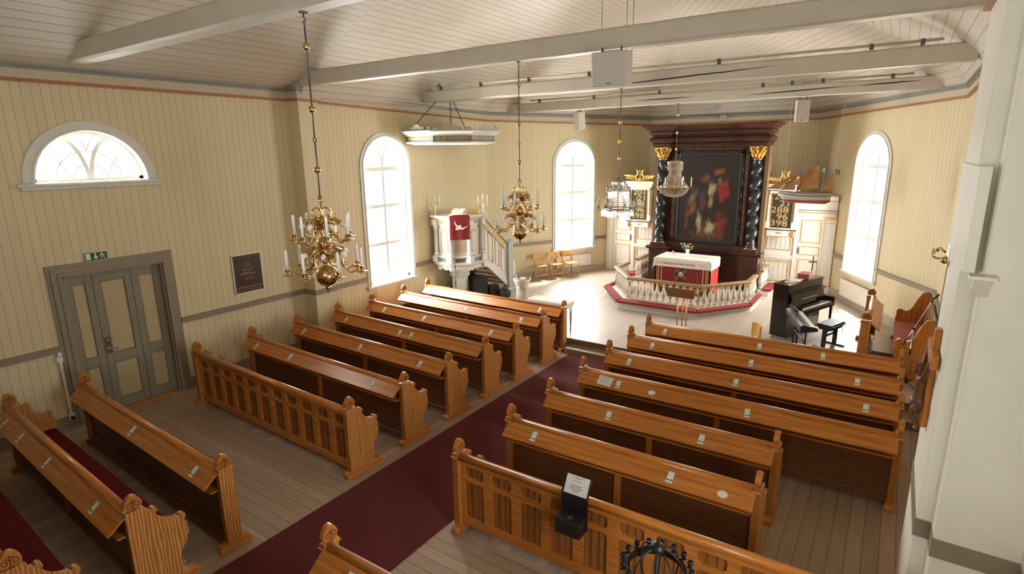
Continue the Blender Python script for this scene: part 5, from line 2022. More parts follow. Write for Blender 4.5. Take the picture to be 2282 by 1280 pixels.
ca, sa = cos(0.7), sin(0.7)
candelabra('three-branched silver candelabra with white candles on the left pulpit corner', (PCX - 0.26, PCY - 0.60, H + 2.3755), 0.6)
candelabra('three-branched silver candelabra with white candles at the head of the pulpit stair', (PCX + 0.68, PCY + 0.22, H + 2.3755), 0.6)
t = thing('book_rest', 'low gilt book rest with an open book on the pulpit, behind the banner', 'book rest', (PCX + 0.33, PCY - 0.36, H + 2.3755), 0.35)
MB().prism([(-0.14, 0), (0.14, 0), (0.14, 0.13), (-0.14, 0.06)], 'x', -0.17, 0.17).build('rest', M['pulpit'], t, bevel=0.006)
mpb = Matrix.Translation((0, 0, 0.11)) @ Matrix.Rotation(0.24, 4, 'X')
MB().bx(-0.16, -0.005, -0.11, 0.11, 0, 0.03, 0, mpb).bx(0.005, 0.16, -0.11, 0.11, 0, 0.03, 0, mpb).build('open_book', M['paper'], t)
MB().bx(-0.165, 0.165, -0.115, 0.115, -0.008, 0.0, 0, mpb).build('book_cover', M['goldpaint'], t)
o = MB().bx(-0.14, 0.14, -0.09, 0.09, 0, 0.13).bx(-0.15, 0.15, -0.10, 0.10, 0.10, 0.115).build('wooden_box', M['goldpaint'], bevel=0.008)
o.location = (PCX + 0.46, PCY + 0.12, H + 2.376)
o.rotation_euler = (0, 0, 0.5)
tag(o, 'ochre wooden box on the pulpit between the candelabras', 'box')

# sounding board
SX, SY = -9.61, 11.42
t = thing('sounding_board', 'octagonal pulpit canopy with gold lettering hung on chains above the pulpit', 'sounding board', (SX, SY, 0))


def so(R):
    lim = XL + 0.02 - SX
    return [(max(x, lim), y) for x, y in octa(R)]


def scyl(mb, prof, mi=0):
    for (R0, z0), (R1, z1) in zip(prof, prof[1:]):
        a, b = so(R0), so(R1)
        mb.add([(p[0], p[1], z0) for p in a] + [(p[0], p[1], z1) for p in b], [(k, (k + 1) % 8, 8 + (k + 1) % 8, 8 + k) for k in range(8)], False, mi)
    for (R, z, rev) in ((prof[0][0], prof[0][1], True), (prof[-1][0], prof[-1][1], False)):
        f_ = list(range(8))
        mb.add([(p[0], p[1], z) for p in so(R)], [f_[::-1] if rev else f_], False, mi)


mb = MB()
scyl(mb, [(0.98, 4.40), (1.10, 4.425), (1.20, 4.43), (1.21, 4.47), (1.17, 4.475), (1.16, 4.48), (1.16, 4.60), (1.19, 4.605), (1.20, 4.63), (1.24, 4.64), (1.30, 4.68), (1.36, 4.695), (1.36, 4.72), (1.1, 4.73)])
mb.build('canopy', M['pulpit'], t)
mb = MB()
g = MB()
dk = MB()
vv = octa(1.165)
for k, body in ((5, '·ÄRA·VARE·'), (6, '·GUD·I·HÖJDEN·'), (7, 'FRID·PÅ·JORDEN'), (0, '')):
    a, b = Vector(vv[k]), Vector(vv[(k + 1) % 8])
    if k == 5 and a.x + SX < XL:
        a = a.lerp(b, (XL + 0.04 - SX - a.x) / (b.x - a.x))
    if k == 0 and b.x + SX < XL:
        continue
    d_ = b - a
    mp = frame((a.x, a.y, 0), (d_.x, d_.y, 0), (0, 0, 1))
    mb.bx(0.0, d_.length, 4.483, 4.60, -0.002, 0.004, 0, mp)
    if body:
        add_text(MB(), body, 0.108, mp @ Matrix.Translation((d_.length / 2, 4.541, 0.0055)), fit=d_.length * 0.92).build('lettering', M['goldpaint'], t)
    for z in (4.479, 4.604):
        dk.bx(0.0, d_.length, z, z + 0.010, 0.0, 0.012, 0, mp)
mb.build('lettering_band', M['green_gray'], t)
dk.build('dark_line', M['ship_brown'], t)
# shaped crest boards
mb = MB()
vv = octa(1.27)
for k in (5, 6, 7, 0):
    a, b = Vector(vv[k]), Vector(vv[(k + 1) % 8])
    if k == 5 and a.x + SX < XL:
        a = a.lerp(b, (XL + 0.04 - SX - a.x) / (b.x - a.x))
    d_ = b - a
    L = d_.length
    mp = frame((a.x, a.y, 0), (d_.x, d_.y, 0), (0, 0, 1))
    pts = [(0.02, 4.71), (0.02, 4.75)] + arc(0.09, 4.75, 0.06, PI, 0.4, 6) + [(0.20, 4.735), (L / 2 - 0.24, 4.735)] + arc(L / 2 - 0.20, 4.77, 0.04, 3.0, 0.8, 5) + arc(L / 2, 4.74, 0.13, 2.4, 0.74, 8) + arc(L / 2 + 0.20, 4.77, 0.04, 2.3, 0.1, 5) + [(L / 2 + 0.24, 4.735), (L - 0.20, 4.735)] + arc(L - 0.09, 4.75, 0.06, 2.7, 0.0, 6) + [(L - 0.02, 4.71)]
    mb.prism(pts, 'z', -0.02, 0.0, 0, mp)
mb.build('crest', M['pulpit_gray'], t)


def chain(mb, a, b, link_=0.05, r=0.006):
    a, b = Vector(a), Vector(b)
    d_ = (b - a)
    n = max(2, int(d_.length / (link_ * 0.8)))
    u = d_.normalized()
    s1 = u.orthogonal().normalized()
    s2 = u.cross(s1)
    for i in range(n):
        c = a + d_ * ((i + 0.5) / n)
        s = s1 if i % 2 else s2
        mb.tube([c + u * (link_ * 0.55) * cos(q * PI / 4) + s * link_ * 0.28 * sin(q * PI / 4) for q in range(8)], r, 4, closed=True)


for (a, b) in (((-0.42, -1.0, 4.74), (0.05, -0.55, 5.42)), ((0.75, -0.85, 4.74), (0.42, -0.45, 5.42)), ((0.95, -0.55, 4.74), (0.50, -0.45, 5.42))):
    mb = MB()
    chain(mb, a, b)
    mb.build('chain', M['iron'], t)
mb = MB()
chain(mb, (0.02, -0.42, 5.70), (-0.02, -0.25, 5.95), 0.09, 0.012)
mb.build('anchor_chain', M['iron'], t)

# font
t = thing('baptismal_font', 'fluted white and gold font with a brass bowl, right of the pulpit stair', 'font', (-7.38, 11.30, H))
MB().bx(-0.20, 0.20, -0.20, 0.20, 0, 0.08).lathe([(0.17, 0.08), (0.18, 0.11), (0.14, 0.14)], 24).build('base', M['pulpit'], t)
mb, g = MB(), MB()
mb.lathe([(0.128, 0.13), (0.128, 0.70)], 24)
for q in range(18):
    a = 2 * PI * q / 18
    mb.tube([(0.13 * cos(a), 0.13 * sin(a), 0.14), (0.13 * cos(a), 0.13 * sin(a), 0.70)], 0.011, 6)
    a += PI / 18
    g.tube([(0.126 * cos(a), 0.126 * sin(a), 0.15), (0.126 * cos(a), 0.126 * sin(a), 0.69)], 0.009, 5)
    g.ball((0.165 * cos(a), 0.165 * sin(a), 0.80), 0.016, 6, 4)
mb.build('fluted_shaft', M['pulpit'], t)
g.build('gilding', M['goldpaint'], t)
MB().lathe([(0.13, 0.70), (0.15, 0.72), (0.14, 0.76), (0.165, 0.78), (0.185, 0.84), (0.215, 0.90), (0.22, 0.93), (0.185, 0.935), (0.18, 0.90)], 28).build('basin_ring', M['pulpit'], t)
MB().lathe([(0.20, 0.938), (0.175, 0.94), (0.12, 0.88), (0.0, 0.85)], 28, cap=False).build('brass_bowl', M['brass'], t)
o = MB().bx(-0.06, 0.06, -0.04, 0.04, 0, 0.003).build('paper_note', M['paper'])
o.location = (-7.36, 11.32, H + 0.945)
o.rotation_euler = (0.12, 0.05, 0.5)
tag(o, 'small white paper lying on the brass bowl of the font', 'paper')

# loudspeakers under the stair
t = thing('loudspeaker', 'large black loudspeaker standing under the pulpit stair', 'loudspeaker', (-9.36, 12.12, H), -0.6)
MB().bx(-0.22, 0.22, -0.18, 0.20, 0, 0.60).build('cabinet', M['black'], t, bevel=0.012)
MB().bx(-0.19, 0.19, -0.195, -0.18, 0.04, 0.56).build('grille', M['grille_black'], t)
MB().lathe([(0.11, 0), (0.115, 0.008), (0.10, 0.012), (0.03, 0.004)], 24, (0, 0, 0), 0, Matrix.Translation((0, -0.196, 0.22)) @ Matrix.Rotation(PI / 2, 4, 'X')).build('woofer', M['black'], t)
MB().tube([(-0.08, -0.02, 0.60), (-0.08, -0.02, 0.64), (0.08, -0.02, 0.64), (0.08, -0.02, 0.60)], 0.01, 6).build('handle', M['iron'], t)
o = MB().bx(-0.12, 0.12, -0.14, 0.14, 0, 0.34).bx(-0.10, 0.10, -0.145, -0.14, 0.03, 0.31).build('amplifier', M['black'], bevel=0.01)
o.location = (-9.08, 12.42, H)
o.rotation_euler = (0, 0, -0.6)
tag(o, 'small black amplifier beside the loudspeaker under the stair', 'amplifier')
o = MB().lathe([(0.10, 0), (0.15, 0.03), (0.165, 0.12), (0.16, 0.22), (0.11, 0.28), (0.03, 0.30)], 20).build('round_bag', M['blackcloth'])
o.location = (-8.73, 12.50, H)
tag(o, 'round black bag on the floor at the foot of the pulpit stair', 'bag')
o = MB().bx(-0.24, 0.24, -0.18, 0.18, 0, 0.42).bx(-0.25, 0.25, -0.19, 0.19, 0.42, 0.45).build('white_cupboard', M['spkwhite'], bevel=0.008)
o.location = (-9.86, 11.02, H)
tag(o, 'low white box between the front desk and the pulpit column', 'box')


def mic_stand(label, loc, rz, h, boom, tilt, tail):
    t = thing('microphone_stand', label, 'microphone stand', loc, rz)
    for q in range(3):
        a = 2 * PI * q / 3 + 0.4
        MB().tube([(0, 0, 0.09), (0.30 * cos(a), 0.30 * sin(a), 0.012)], 0.008, 6).ball((0.30 * cos(a), 0.30 * sin(a), 0.016), 0.016, 8, 5).build('leg', M['black'], t)
    MB().lathe([(0.03, 0.06), (0.04, 0.09), (0.03, 0.14), (0.012, 0.16)], 12).build('hub', M['black'], t)
    MB().tube([(0, 0, 0.08), (0, 0, h)], 0.009, 8).build('pole', M['chrome'] if tail else M['black'], t)
    MB().lathe([(0.014, h * 0.55), (0.016, h * 0.6), (0.014, h * 0.66)], 10).build('grip', M['black'], t)
    MB().ball((0, 0, h), 0.026, 8, 6).build('clutch', M['black'], t)
    c, s = cos(tilt), sin(tilt)
    MB().tube([(-0.32 * c, 0, h - 0.32 * s), (boom * c, 0, h + boom * s)], 0.007, 8).build('boom', M['chrome'] if tail else M['black'], t)
    MB().tube([(-0.32 * c, 0, h - 0.32 * s), (-0.22 * c, 0, h - 0.22 * s)], 0.013, 8).build('counterweight', M['black'], t)
    e = Vector((boom * c, 0, h + boom * s))
    d_ = Vector((c, 0, s))
    MB().tube([e - d_ * 0.02, e + d_ * 0.06, e + d_ * 0.10 + Vector((0.02, 0, -0.02)), e + d_ * 0.16 + Vector((0.03, 0, -0.03))], [0.012, 0.014, 0.02, 0.021], 8).build('microphone', M['black'], t)


mic_stand('black microphone stand with slanting boom in front of the pulpit', (-9.25, 11.0, H), 2.5, 1.10, 0.42, 0.72, False)

# small cloth-covered table behind the left front desk
t = thing('side_table', 'small table under a pale patterned cloth behind the left front desk', 'table', (-6.16, 10.60, H))
MB().bx(-0.48, 0.48, -0.175, 0.175, 0.68, 0.71).build('table_top', M['oak_x'], t)
for (x, y) in ((-0.44, -0.14), (0.44, -0.14), (-0.44, 0.14), (0.44, 0.14)):
    MB().lathe([(0.016, 0), (0.026, 0.3), (0.03, 0.68)], 10, (x, y, 0)).build('leg', M['gray_plastic'], t)
mb = MB()
n = 12
vs = []
for (z, e) in ((0.716, 0.0), (0.714, 0.53), (0.70, 0.535)):
    pass
mb.bx(-0.50, 0.50, -0.19, 0.19, 0.711, 0.716)
mb.prism([(-0.505, 0.716), (-0.505, 0.62), (-0.30, 0.60), (0.0, 0.65), (0.30, 0.60), (0.505, 0.62), (0.505, 0.716)], 'y', -0.196, -0.190)
mb.prism([(-0.19, 0.716), (-0.19, 0.68), (0.0, 0.52), (0.19, 0.68), (0.19, 0.716)], 'x', 0.50, 0.506)
mb.bx(-0.40, -0.39, -0.18, 0.18, 0.716, 0.7165, 1).bx(0.2, 0.205, -0.18, 0.18, 0.716, 0.7165, 1).bx(-0.45, 0.45, -0.12, -0.115, 0.716, 0.7165, 1)
cl2 = mb.build('table_cloth', [M['linen'], M['ink']])
cl2.location = (-6.16, 10.60, H)
tag(cl2, 'pale cloth with dark lines on the small table behind the left front desk', 'tablecloth')
o = MB().bx(-0.14, 0.14, -0.10, 0.10, 0, 0.004).bx(-0.30, -0.16, -0.05, 0.09, 0, 0.003).build('leaflet', M['gray_plastic'])
o.location = (-5.95, 10.62, H + 0.717)
o.rotation_euler = (0, 0, 0.3)
tag(o, 'grey leaflets lying on the small cloth-covered table', 'leaflet')


# three chairs by the left slanting wall
def folding_chair(label, loc, rz):
    t = thing('folding_chair', label, 'chair', loc, rz, 'light wooden chairs under the far left window')
    for s in (-1, 1):
        x = s * 0.20
        MB().tube([(x, -0.22, 0.0), (x, 0.16, 0.80)], 0.014, 8).build('front_leg', M['beech'], t)
        MB().tube([(x * 0.88, 0.22, 0.0), (x * 0.88, -0.12, 0.45)], 0.013, 8).build('rear_leg', M['beech'], t)
    MB().prism([(-0.20, 0.435), (0.17, 0.42), (0.17, 0.44), (-0.20, 0.455)], 'x', -0.185, 0.185).build('seat', M['beech'], t, bevel=0.006)
    MB().bx(-0.20, 0.20, 0.115, 0.135, 0.68, 0.80).build('back_rail', M['beech'], t, bevel=0.005)
    MB().bx(-0.20, 0.20, 0.09, 0.105, 0.60, 0.63).build('back_rail', M['beech'], t, bevel=0.004)
    MB().bx(-0.20, 0.20, -0.16, -0.14, 0.13, 0.16).build('stretcher', M['beech'], t)
    MB().bx(-0.175, 0.175, 0.12, 0.135, 0.18, 0.205).build('stretcher', M['beech'], t)
    return t


ang = math.atan2(dl.y, dl.x)
folding_chair('light wooden folding chair nearest the pulpit stair', (-9.12, 15.02, H), ang)
folding_chair('middle light wooden folding chair of the three under the window', (-8.84, 15.50, H), ang)
t = thing('wooden_chair', 'pale four-legged wooden chair beside the white radiator', 'chair', (-8.54, 15.98, H), ang, 'light wooden chairs under the far left window')
for s in (-1, 1):
    MB().tube([(s * 0.19, -0.19, 0), (s * 0.19, -0.19, 0.42)], 0.015, 8).build('front_leg', M['beech'], t)
    MB().tube([(s * 0.18, 0.24, 0), (s * 0.18, 0.19, 0.42), (s * 0.18, 0.24, 0.80)], 0.015, 8).build('rear_leg', M['beech'], t)
    MB().bx(s * 0.19 - 0.01, s * 0.19 + 0.01, -0.19, 0.24, 0.06, 0.085).build('stretcher', M['beech'], t)
MB().bx(-0.20, 0.20, -0.21, 0.20, 0.42, 0.445).build('seat', M['beech'], t, bevel=0.008)
MB().bx(-0.19, 0.19, 0.215, 0.235, 0.66, 0.80).build('back_rail', M['beech'], t, bevel=0.006)


def radiator(label, base, d, u0, u1, z0, z1, nrm):
    L = u1 - u0
    a = Vector((base[0] + d.x * u0, base[1] + d.y * u0, 0)) + nrm * 0.035
    t = thing('radiator', label, 'radiator', (a.x, a.y, z0), math.atan2(d.y, d.x))
    k = 1 if (Vector((-d.y, d.x, 0)).dot(nrm) > 0) else -1
    MB().bx(0, L, min(0, k * 0.07), max(0, k * 0.07), 0, z1 - z0).build('panel', M['radiator'], t, bevel=0.008)
    MB().bx(0.01, L - 0.01, min(k * 0.012, k * 0.058), max(k * 0.012, k * 0.058), z1 - z0, z1 - z0 + 0.012).build('top_grid', M['gray2'], t)
    for x in (0.2, L - 0.2):
        MB().bx(x - 0.02, x + 0.02, min(-k * 0.035, 0), max(-k * 0.035, 0), 0.1, 0.2).build('bracket', M['gray2'], t)


radiator('white radiator under the far left window, behind the pale chairs', bL, dl, 2.35, 3.70, 0.48, 0.86, nL)
radiator('white radiator under the right slanting window', bR, dr, LS - 3.62, LS - 2.22, 0.42, 0.86, nR)

# ------------------------------------------------------------------ chandeliers
def rod_chain(t, z_top, z_bot, balls, rod, ballm, r=0.028, hook=True):
    """jointed iron rods with brass balls, in the chandelier's own coordinates"""
    mb = MB()
    zs = [z_top] + list(balls) + [z_bot]
    mb.bx(-0.03, 0.03, -0.03, 0.03, z_top - 0.012, z_top)
    mb.tube([(0, 0, z_top), (0.0, 0, z_top - 0.05), (0.02, 0, z_top - 0.07), (0.0, 0, z_top - 0.10), (-0.015, 0, z_top - 0.08)], 0.008, 6)
    nodes = [z_top - 0.09]
    for a, b in zip(balls, list(balls[1:])):
        nodes.append((a + b) / 2)
    nodes.append(z_bot)
    for a, b in zip(nodes, nodes[1:]):
        mb.tube([(0, 0, a - 0.02), (0.003, 0, (a + b) / 2), (0, 0, b + 0.02)], 0.008, 6)
    for z in nodes[1:]:
        mb.tube([(0.018 * cos(q), 0, z + 0.022 * sin(q)) for q in [i * PI / 5 for i in range(10)]], 0.006, 5, closed=True)
    mb.build('hanging_rod', rod, t)
    for z in balls:
        MB().ball((0, 0, z), r, 14, 10, sc=(1, 1, 1.1)).build('rod_ball', ballm, t)


def brass_chandelier(label, loc, twist):
    t = thing('brass_chandelier', label, 'chandelier', loc, twist, 'brass chandeliers over the nave')
    c = MB()
    # turned body from the pendant knob up to the ring (local z = world z)
    c.lathe([(0.004, 2.755), (0.012, 2.77), (0.006, 2.785), (0.022, 2.80), (0.03, 2.82), (0.02, 2.835), (0.07, 2.855), (0.105, 2.90), (0.115, 2.95), (0.105, 3.00), (0.07, 3.04), (0.03, 3.06), (0.02, 3.08), (0.04, 3.095), (0.045, 3.11), (0.022, 3.13), (0.026, 3.17), (0.04, 3.20), (0.03, 3.22), (0.04, 3.235), (0.066, 3.265), (0.07, 3.30), (0.06, 3.335), (0.03, 3.36), (0.02, 3.38), (0.034, 3.40), (0.02, 3.42), (0.03, 3.45), (0.022, 3.48), (0.042, 3.51), (0.045, 3.54), (0.025, 3.57), (0.015, 3.60), (0.03, 3.64), (0.014, 3.68), (0.008, 3.72)], 24)
    c.tube([(0.026 * cos(q), 0, 3.745 + 0.028 * sin(q)) for q in [i * PI / 6 for i in range(12)]], 0.007, 6, closed=True)
    c.build('baluster_stem', M['brass'], t)
    cr = MB()
    for q in range(6):
        a = q * PI / 3
        d_ = Vector((cos(a), sin(a), 0))
        P = lambda r, z: d_ * r + Vector((0, 0, z))
        cr.tube(smooth_path([P(0.02, 3.66), P(0.07, 3.665), P(0.105, 3.63), P(0.09, 3.58), P(0.05, 3.575), P(0.04, 3.60)], 4), 0.0065, 6)
        cr.tube(smooth_path([P(0.02, 3.56), P(0.06, 3.55), P(0.085, 3.52), P(0.065, 3.49), P(0.035, 3.50)], 4), 0.006, 6)
    cr.build('scroll_crown', M['brass'], t)

    def arm_meshes(R, zj, zc, big):
        a = MB()
        P = lambda r, z: (r, 0, z)
        a.tube(smooth_path([P(0.03, zj), P(R * 0.30, zj + 0.07), P(R * 0.46, zj + 0.03), P(R * 0.50, zj - 0.06), P(R * 0.66, zj - 0.135), P(R * 0.88, zj - 0.11), P(R, zc - 0.02)], 5), 0.0085, 7)
        a.tube([(R * 0.30 + p[0], 0, zj + 0.0 + p[1]) for p in spiral((0, 0), 0.045, 0.012, PI / 2, 1.3, 14)], 0.006, 5)
        a.tube([(R * 0.52 + p[0], 0, zj - 0.05 + p[1]) for p in spiral((0, 0), 0.035, 0.010, -PI / 2, -1.2, 12)], 0.0055, 5)
        return a.mesh('candle_arm', M['brass'])

    def socket_meshes(R, zc):
        s = MB().lathe([(0.0, -0.010), (0.045, 0.0), (0.060, 0.006), (0.058, 0.010), (0.02, 0.010), (0.012, 0.025), (0.02, 0.034), (0.024, 0.06), (0.027, 0.064), (0.0, 0.064)], 16, (R, 0, zc), cap=False)
        k = MB().lathe([(0.015, 0.05), (0.0145, 0.245), (0.011, 0.262), (0.004, 0.27)], 12, (R, 0, zc)).lathe([(0.002, 0.268), (0.002, 0.285)], 5, (R, 0, zc), 1)
        return s.mesh('drip_pan', M['brass']), k.mesh('candle', [M['candle'], M['wick']])

    for (R, zj, zc, off) in ((0.385, 3.12, 2.985, 0.30), (0.285, 3.44, 3.335, 0.12)):
        am = arm_meshes(R, zj, zc, True)
        sm, km = socket_meshes(R, zc)
        for q in range(7):
            o = put('candle_arm', am, t, None, (0, 0, off + q * 2 * PI / 7))
            put('drip_pan', sm, o)
            put('candle', km, o)
    # trumpet lamp arms between the tiers
    for (zj, off, R) in ((3.17, 0.05, 0.18), (3.47, 0.55, 0.155)):
        hm = MB()
        hm.tube(smooth_path([(0.03, 0, zj), (0.06, 0, zj + 0.06), (0.10, 0, zj + 0.078), (0.14, 0, zj + 0.068), (R + 0.02, 0, zj + 0.035)], 4), [0.009] * 9 + [0.011, 0.013, 0.016, 0.019, 0.022, 0.026, 0.030, 0.035], 10, cap=False)
        hm.tube([(0.085 + p[0], 0, zj + 0.01 + p[1]) for p in spiral((0, 0), 0.045, 0.012, PI, 1.4, 14)], 0.006, 5)
        hm.tube([(0.12 + p[0], 0, zj + 0.115 + p[1]) for p in spiral((0, 0), 0.025, 0.008, -PI / 2, 1.2, 10)], 0.005, 5)
        hme = hm.mesh('trumpet_arm', M['brass'])
        bme = MB().ball((0, 0, 0), 0.028, 10, 8, sc=(1, 1, 1.55)).mesh('bulb', M['bulb'])
        for q in range(6):
            o = put('trumpet_arm', hme, t, None, (0, 0, off + q * PI / 3))
            put('bulb', bme, o, (R + 0.045, 0, zj + 0.018), (0, 2.1, 0))
    return t


t = brass_chandelier('brass chandelier nearest the camera, hanging in front of the pilaster', (-4.92, 3.74, 0), 0.25)
rod_chain(t, 5.53, 3.77, (5.22, 4.64, 4.05), M['iron'], M['brass'], 0.034)
t = brass_chandelier('second brass chandelier, hanging before the pulpit stair', (-4.93, 7.50, 0), 0.42)
rod_chain(t, 5.52, 3.77, (5.18, 4.62, 4.05), M['iron'], M['brass'], 0.034)

# crystal chandelier with prism drops
t = thing('crystal_chandelier', 'crystal chandelier with hanging prisms near the far left window', 'chandelier', (-4.79, 11.0, 0), 0.3)
rod_chain(t, 5.41, 3.66, (4.76, 4.39, 4.05), M['iron'], M['gold'], 0.034)
mb = MB()
ringp = lambda r, z, n=28: [(r * cos(2 * PI * i / n), r * sin(2 * PI * i / n), z) for i in range(n)]
mb.tube(ringp(0.325, 3.03), 0.010, 6, closed=True).tube(ringp(0.31, 3.05), 0.006, 6, closed=True).tube(ringp(0.19, 3.40), 0.008, 6, closed=True).tube(ringp(0.22, 2.99), 0.008, 6, closed=True).tube(ringp(0.12, 3.60), 0.006, 6, closed=True)
mb.tube([(0, 0, 2.95), (0, 0, 3.66)], 0.010, 6)
for q in range(6):
    a = q * PI / 3
    d_ = Vector((cos(a), sin(a), 0))
    P = lambda r, z: d_ * r + Vector((0, 0, z))
    mb.tube(smooth_path([P(0.0, 3.60), P(0.06, 3.64), P(0.12, 3.60), P(0.13, 3.52), P(0.19, 3.40)], 4), 0.005, 6)
    mb.tube([P(0.10 + p[0], 3.64 + p[1]) for p in spiral((0, 0), 0.05, 0.012, PI, -1.2, 14)], 0.007, 6)
    mb.tube(smooth_path([P(0.325, 3.03), P(0.23, 3.08), P(0.20, 3.18), P(0.27, 3.24), P(0.25, 3.30)], 4), 0.005, 6)
    mb.tube([P(0.325, 3.03), P(0.22, 2.99), P(0.0, 2.97)], 0.004, 5)
mb.build('frame', M['bronze'], t)
for q in range(6):
    a = q * PI / 3 + 0.26
    d_ = Vector((cos(a), sin(a), 0))
    P = lambda r, z: d_ * r + Vector((0, 0, z))
    ar = MB().tube(smooth_path([P(0.325, 3.03), P(0.37, 3.00), P(0.40, 3.03), P(0.40, 3.06)], 4), 0.007, 6).lathe([(0.0, 0), (0.03, 0.01), (0.034, 0.016), (0.014, 0.02), (0.018, 0.045)], 10, tuple(P(0.40, 3.05)), cap=False).build('candle_arm', M['iron'], t)
    MB().lathe([(0.012, 0.02), (0.0115, 0.21), (0.004, 0.225)], 8, tuple(P(0.40, 3.05))).build('candle', M['candle'], ar)
    bd = MB()
    bd.tube(smooth_path([P(0.385, 3.10), P(0.385, 3.22), P(0.44, 3.25), P(0.47, 3.20)], 4), 0.005, 5, 1)
    for k in range(5):
        bd.ball(tuple(P(0.47, 3.18 - k * 0.045)), 0.014, 6, 5)
    bd.build('bead_drop', [M['crystal'], M['iron']], ar)
cr = MB()


def prism_drop(mb, p, L, r):
    vs = [(p[0], p[1], p[2])] + [(p[0] + r * cos(q * PI / 2), p[1] + r * sin(q * PI / 2), p[2] - 0.02) for q in range(4)] + [(p[0] + r * 0.8 * cos(q * PI / 2), p[1] + r * .8 * sin(q * PI / 2), p[2] - L * 0.85) for q in range(4)] + [(p[0], p[1], p[2] - L)]
    fs = [(0, 1 + (q + 1) % 4, 1 + q) for q in range(4)] + [(1 + q, 1 + (q + 1) % 4, 5 + (q + 1) % 4, 5 + q) for q in range(4)] + [(9, 5 + q, 5 + (q + 1) % 4) for q in range(4)]
    mb.add(vs, fs)


random.seed(5)
for (r, z, n, L) in ((0.325, 3.02, 44, 0.15), (0.22, 2.98, 28, 0.14), (0.19, 3.39, 28, 0.16), (0.12, 3.59, 16, 0.08)):
    for q in range(n):
        a = 2 * PI * q / n
        prism_drop(cr, (r * cos(a), r * sin(a), z), L * random.uniform(0.92, 1.06), 0.011)
for q in range(12):                                  # bead garlands
    a0, a1 = q * PI / 6, (q + 1) * PI / 6
    for k in range(7):
        f_ = k / 6
        a = a0 + (a1 - a0) * f_
        cr.ball((0.235 * cos(a), 0.235 * sin(a), 3.47 - 0.07 * sin(PI * f_)), 0.013, 6, 5)
    for k in range(12):
        f_ = k / 11
        r = 0.14 + 0.10 * f_
        cr.ball((r * cos(a0), r * sin(a0), 3.58 - 0.12 * f_ - 0.03 * sin(PI * f_)), 0.013, 6, 5)
    for k in range(9):
        f_ = k / 8
        r = 0.19 + 0.135 * f_ * f_
        cr.ball((r * cos(a0), r * sin(a0), 3.38 - 0.33 * f_), 0.010, 6, 5)
o = cr.build('prisms_and_beads', M['crystal'], t)
o['kind'] = 'stuff'

# basket crystal chandelier before the altarpiece
t = thing('crystal_chandelier', 'basket-shaped beaded crystal chandelier in front of the altarpiece', 'chandelier', (-4.74, 14.40, 0), 0.15)
rod_chain(t, 5.32, 3.95, (5.05, 4.63, 4.23), M['iron'], M['gold'], 0.03)
mb = MB()
for (r, z, w_) in ((0.185, 3.915, 0.012), (0.185, 3.77, 0.008), (0.355, 3.30, 0.016), (0.15, 3.72, 0.007)):
    mb.tube(ringp(r, z, 32), w_, 6, closed=True)
mb.tube([(0, 0, 3.06), (0, 0, 3.97)], 0.008, 6)
for q in range(4):
    a = q * PI / 2
    mb.tube([(0.185 * cos(a), 0.185 * sin(a), 3.915), (0, 0, 3.97)], 0.006, 5)
    mb.tube([(0.355 * cos(a), 0.355 * sin(a), 3.30), (0, 0, 3.28)], 0.006, 5)
mb.build('frame', M['brass'], t)
cr = MB()


def bead(mb, p, r):
    mb.add([(p[0] + r, p[1], p[2]), (p[0], p[1] + r, p[2]), (p[0] - r, p[1], p[2]), (p[0], p[1] - r, p[2]), (p[0], p[1], p[2] + r), (p[0], p[1], p[2] - r)], [(0, 1, 4), (1, 2, 4), (2, 3, 4), (3, 0, 4), (1, 0, 5), (2, 1, 5), (3, 2, 5), (0, 3, 5)])


for q in range(40):
    a = 2 * PI * q / 40
    ca, sa = cos(a), sin(a)
    for k in range(9):
        bead(cr, (0.185 * ca, 0.185 * sa, 3.905 - 0.026 * k), 0.0125)
    for k in range(20):
        f_ = k / 19
        r = 0.145 + 0.20 * f_ ** 2.4
        bead(cr, (r * ca, r * sa, 3.72 - 0.41 * f_), 0.0125)
    for k in range(13):
        f_ = k / 12
        th = f_ * PI / 2 * 0.93
        r = 0.10 + 0.255 * cos(th) if f_ < 1 else 0.10
        bead(cr, (r * ca, r * sa, 3.285 - 0.235 * sin(th)), 0.0125)
for q in range(20):
    for k in range(4):
        a = 2 * PI * q / 20
        bead(cr, (0.03 * (k + 0.5) * cos(a), 0.03 * (k + .5) * sin(a), 3.045), 0.0125)
o = cr.build('bead_strands', M['crystal'], t)
o['kind'] = 'stuff'
for q in range(6):
    a = q * PI / 3 + 0.12
    d_ = Vector((cos(a), sin(a), 0))
    P = lambda r, z: d_ * r + Vector((0, 0, z))
    ar = MB().tube(smooth_path([P(0.34, 3.30), P(0.375, 3.27), P(0.41, 3.30), P(0.41, 3.34)], 4), 0.006, 6).lathe([(0.0, 0), (0.022, 0.006), (0.024, 0.012), (0.012, 0.016), (0.014, 0.03)], 10, tuple(P(0.41, 3.33)), cap=False).build('candle_arm', M['brass'], t)
    MB().lathe([(0.012, 0.02), (0.0115, 0.20), (0.004, 0.212)], 8, tuple(P(0.41, 3.33))).build('candle', M['candle'], ar)


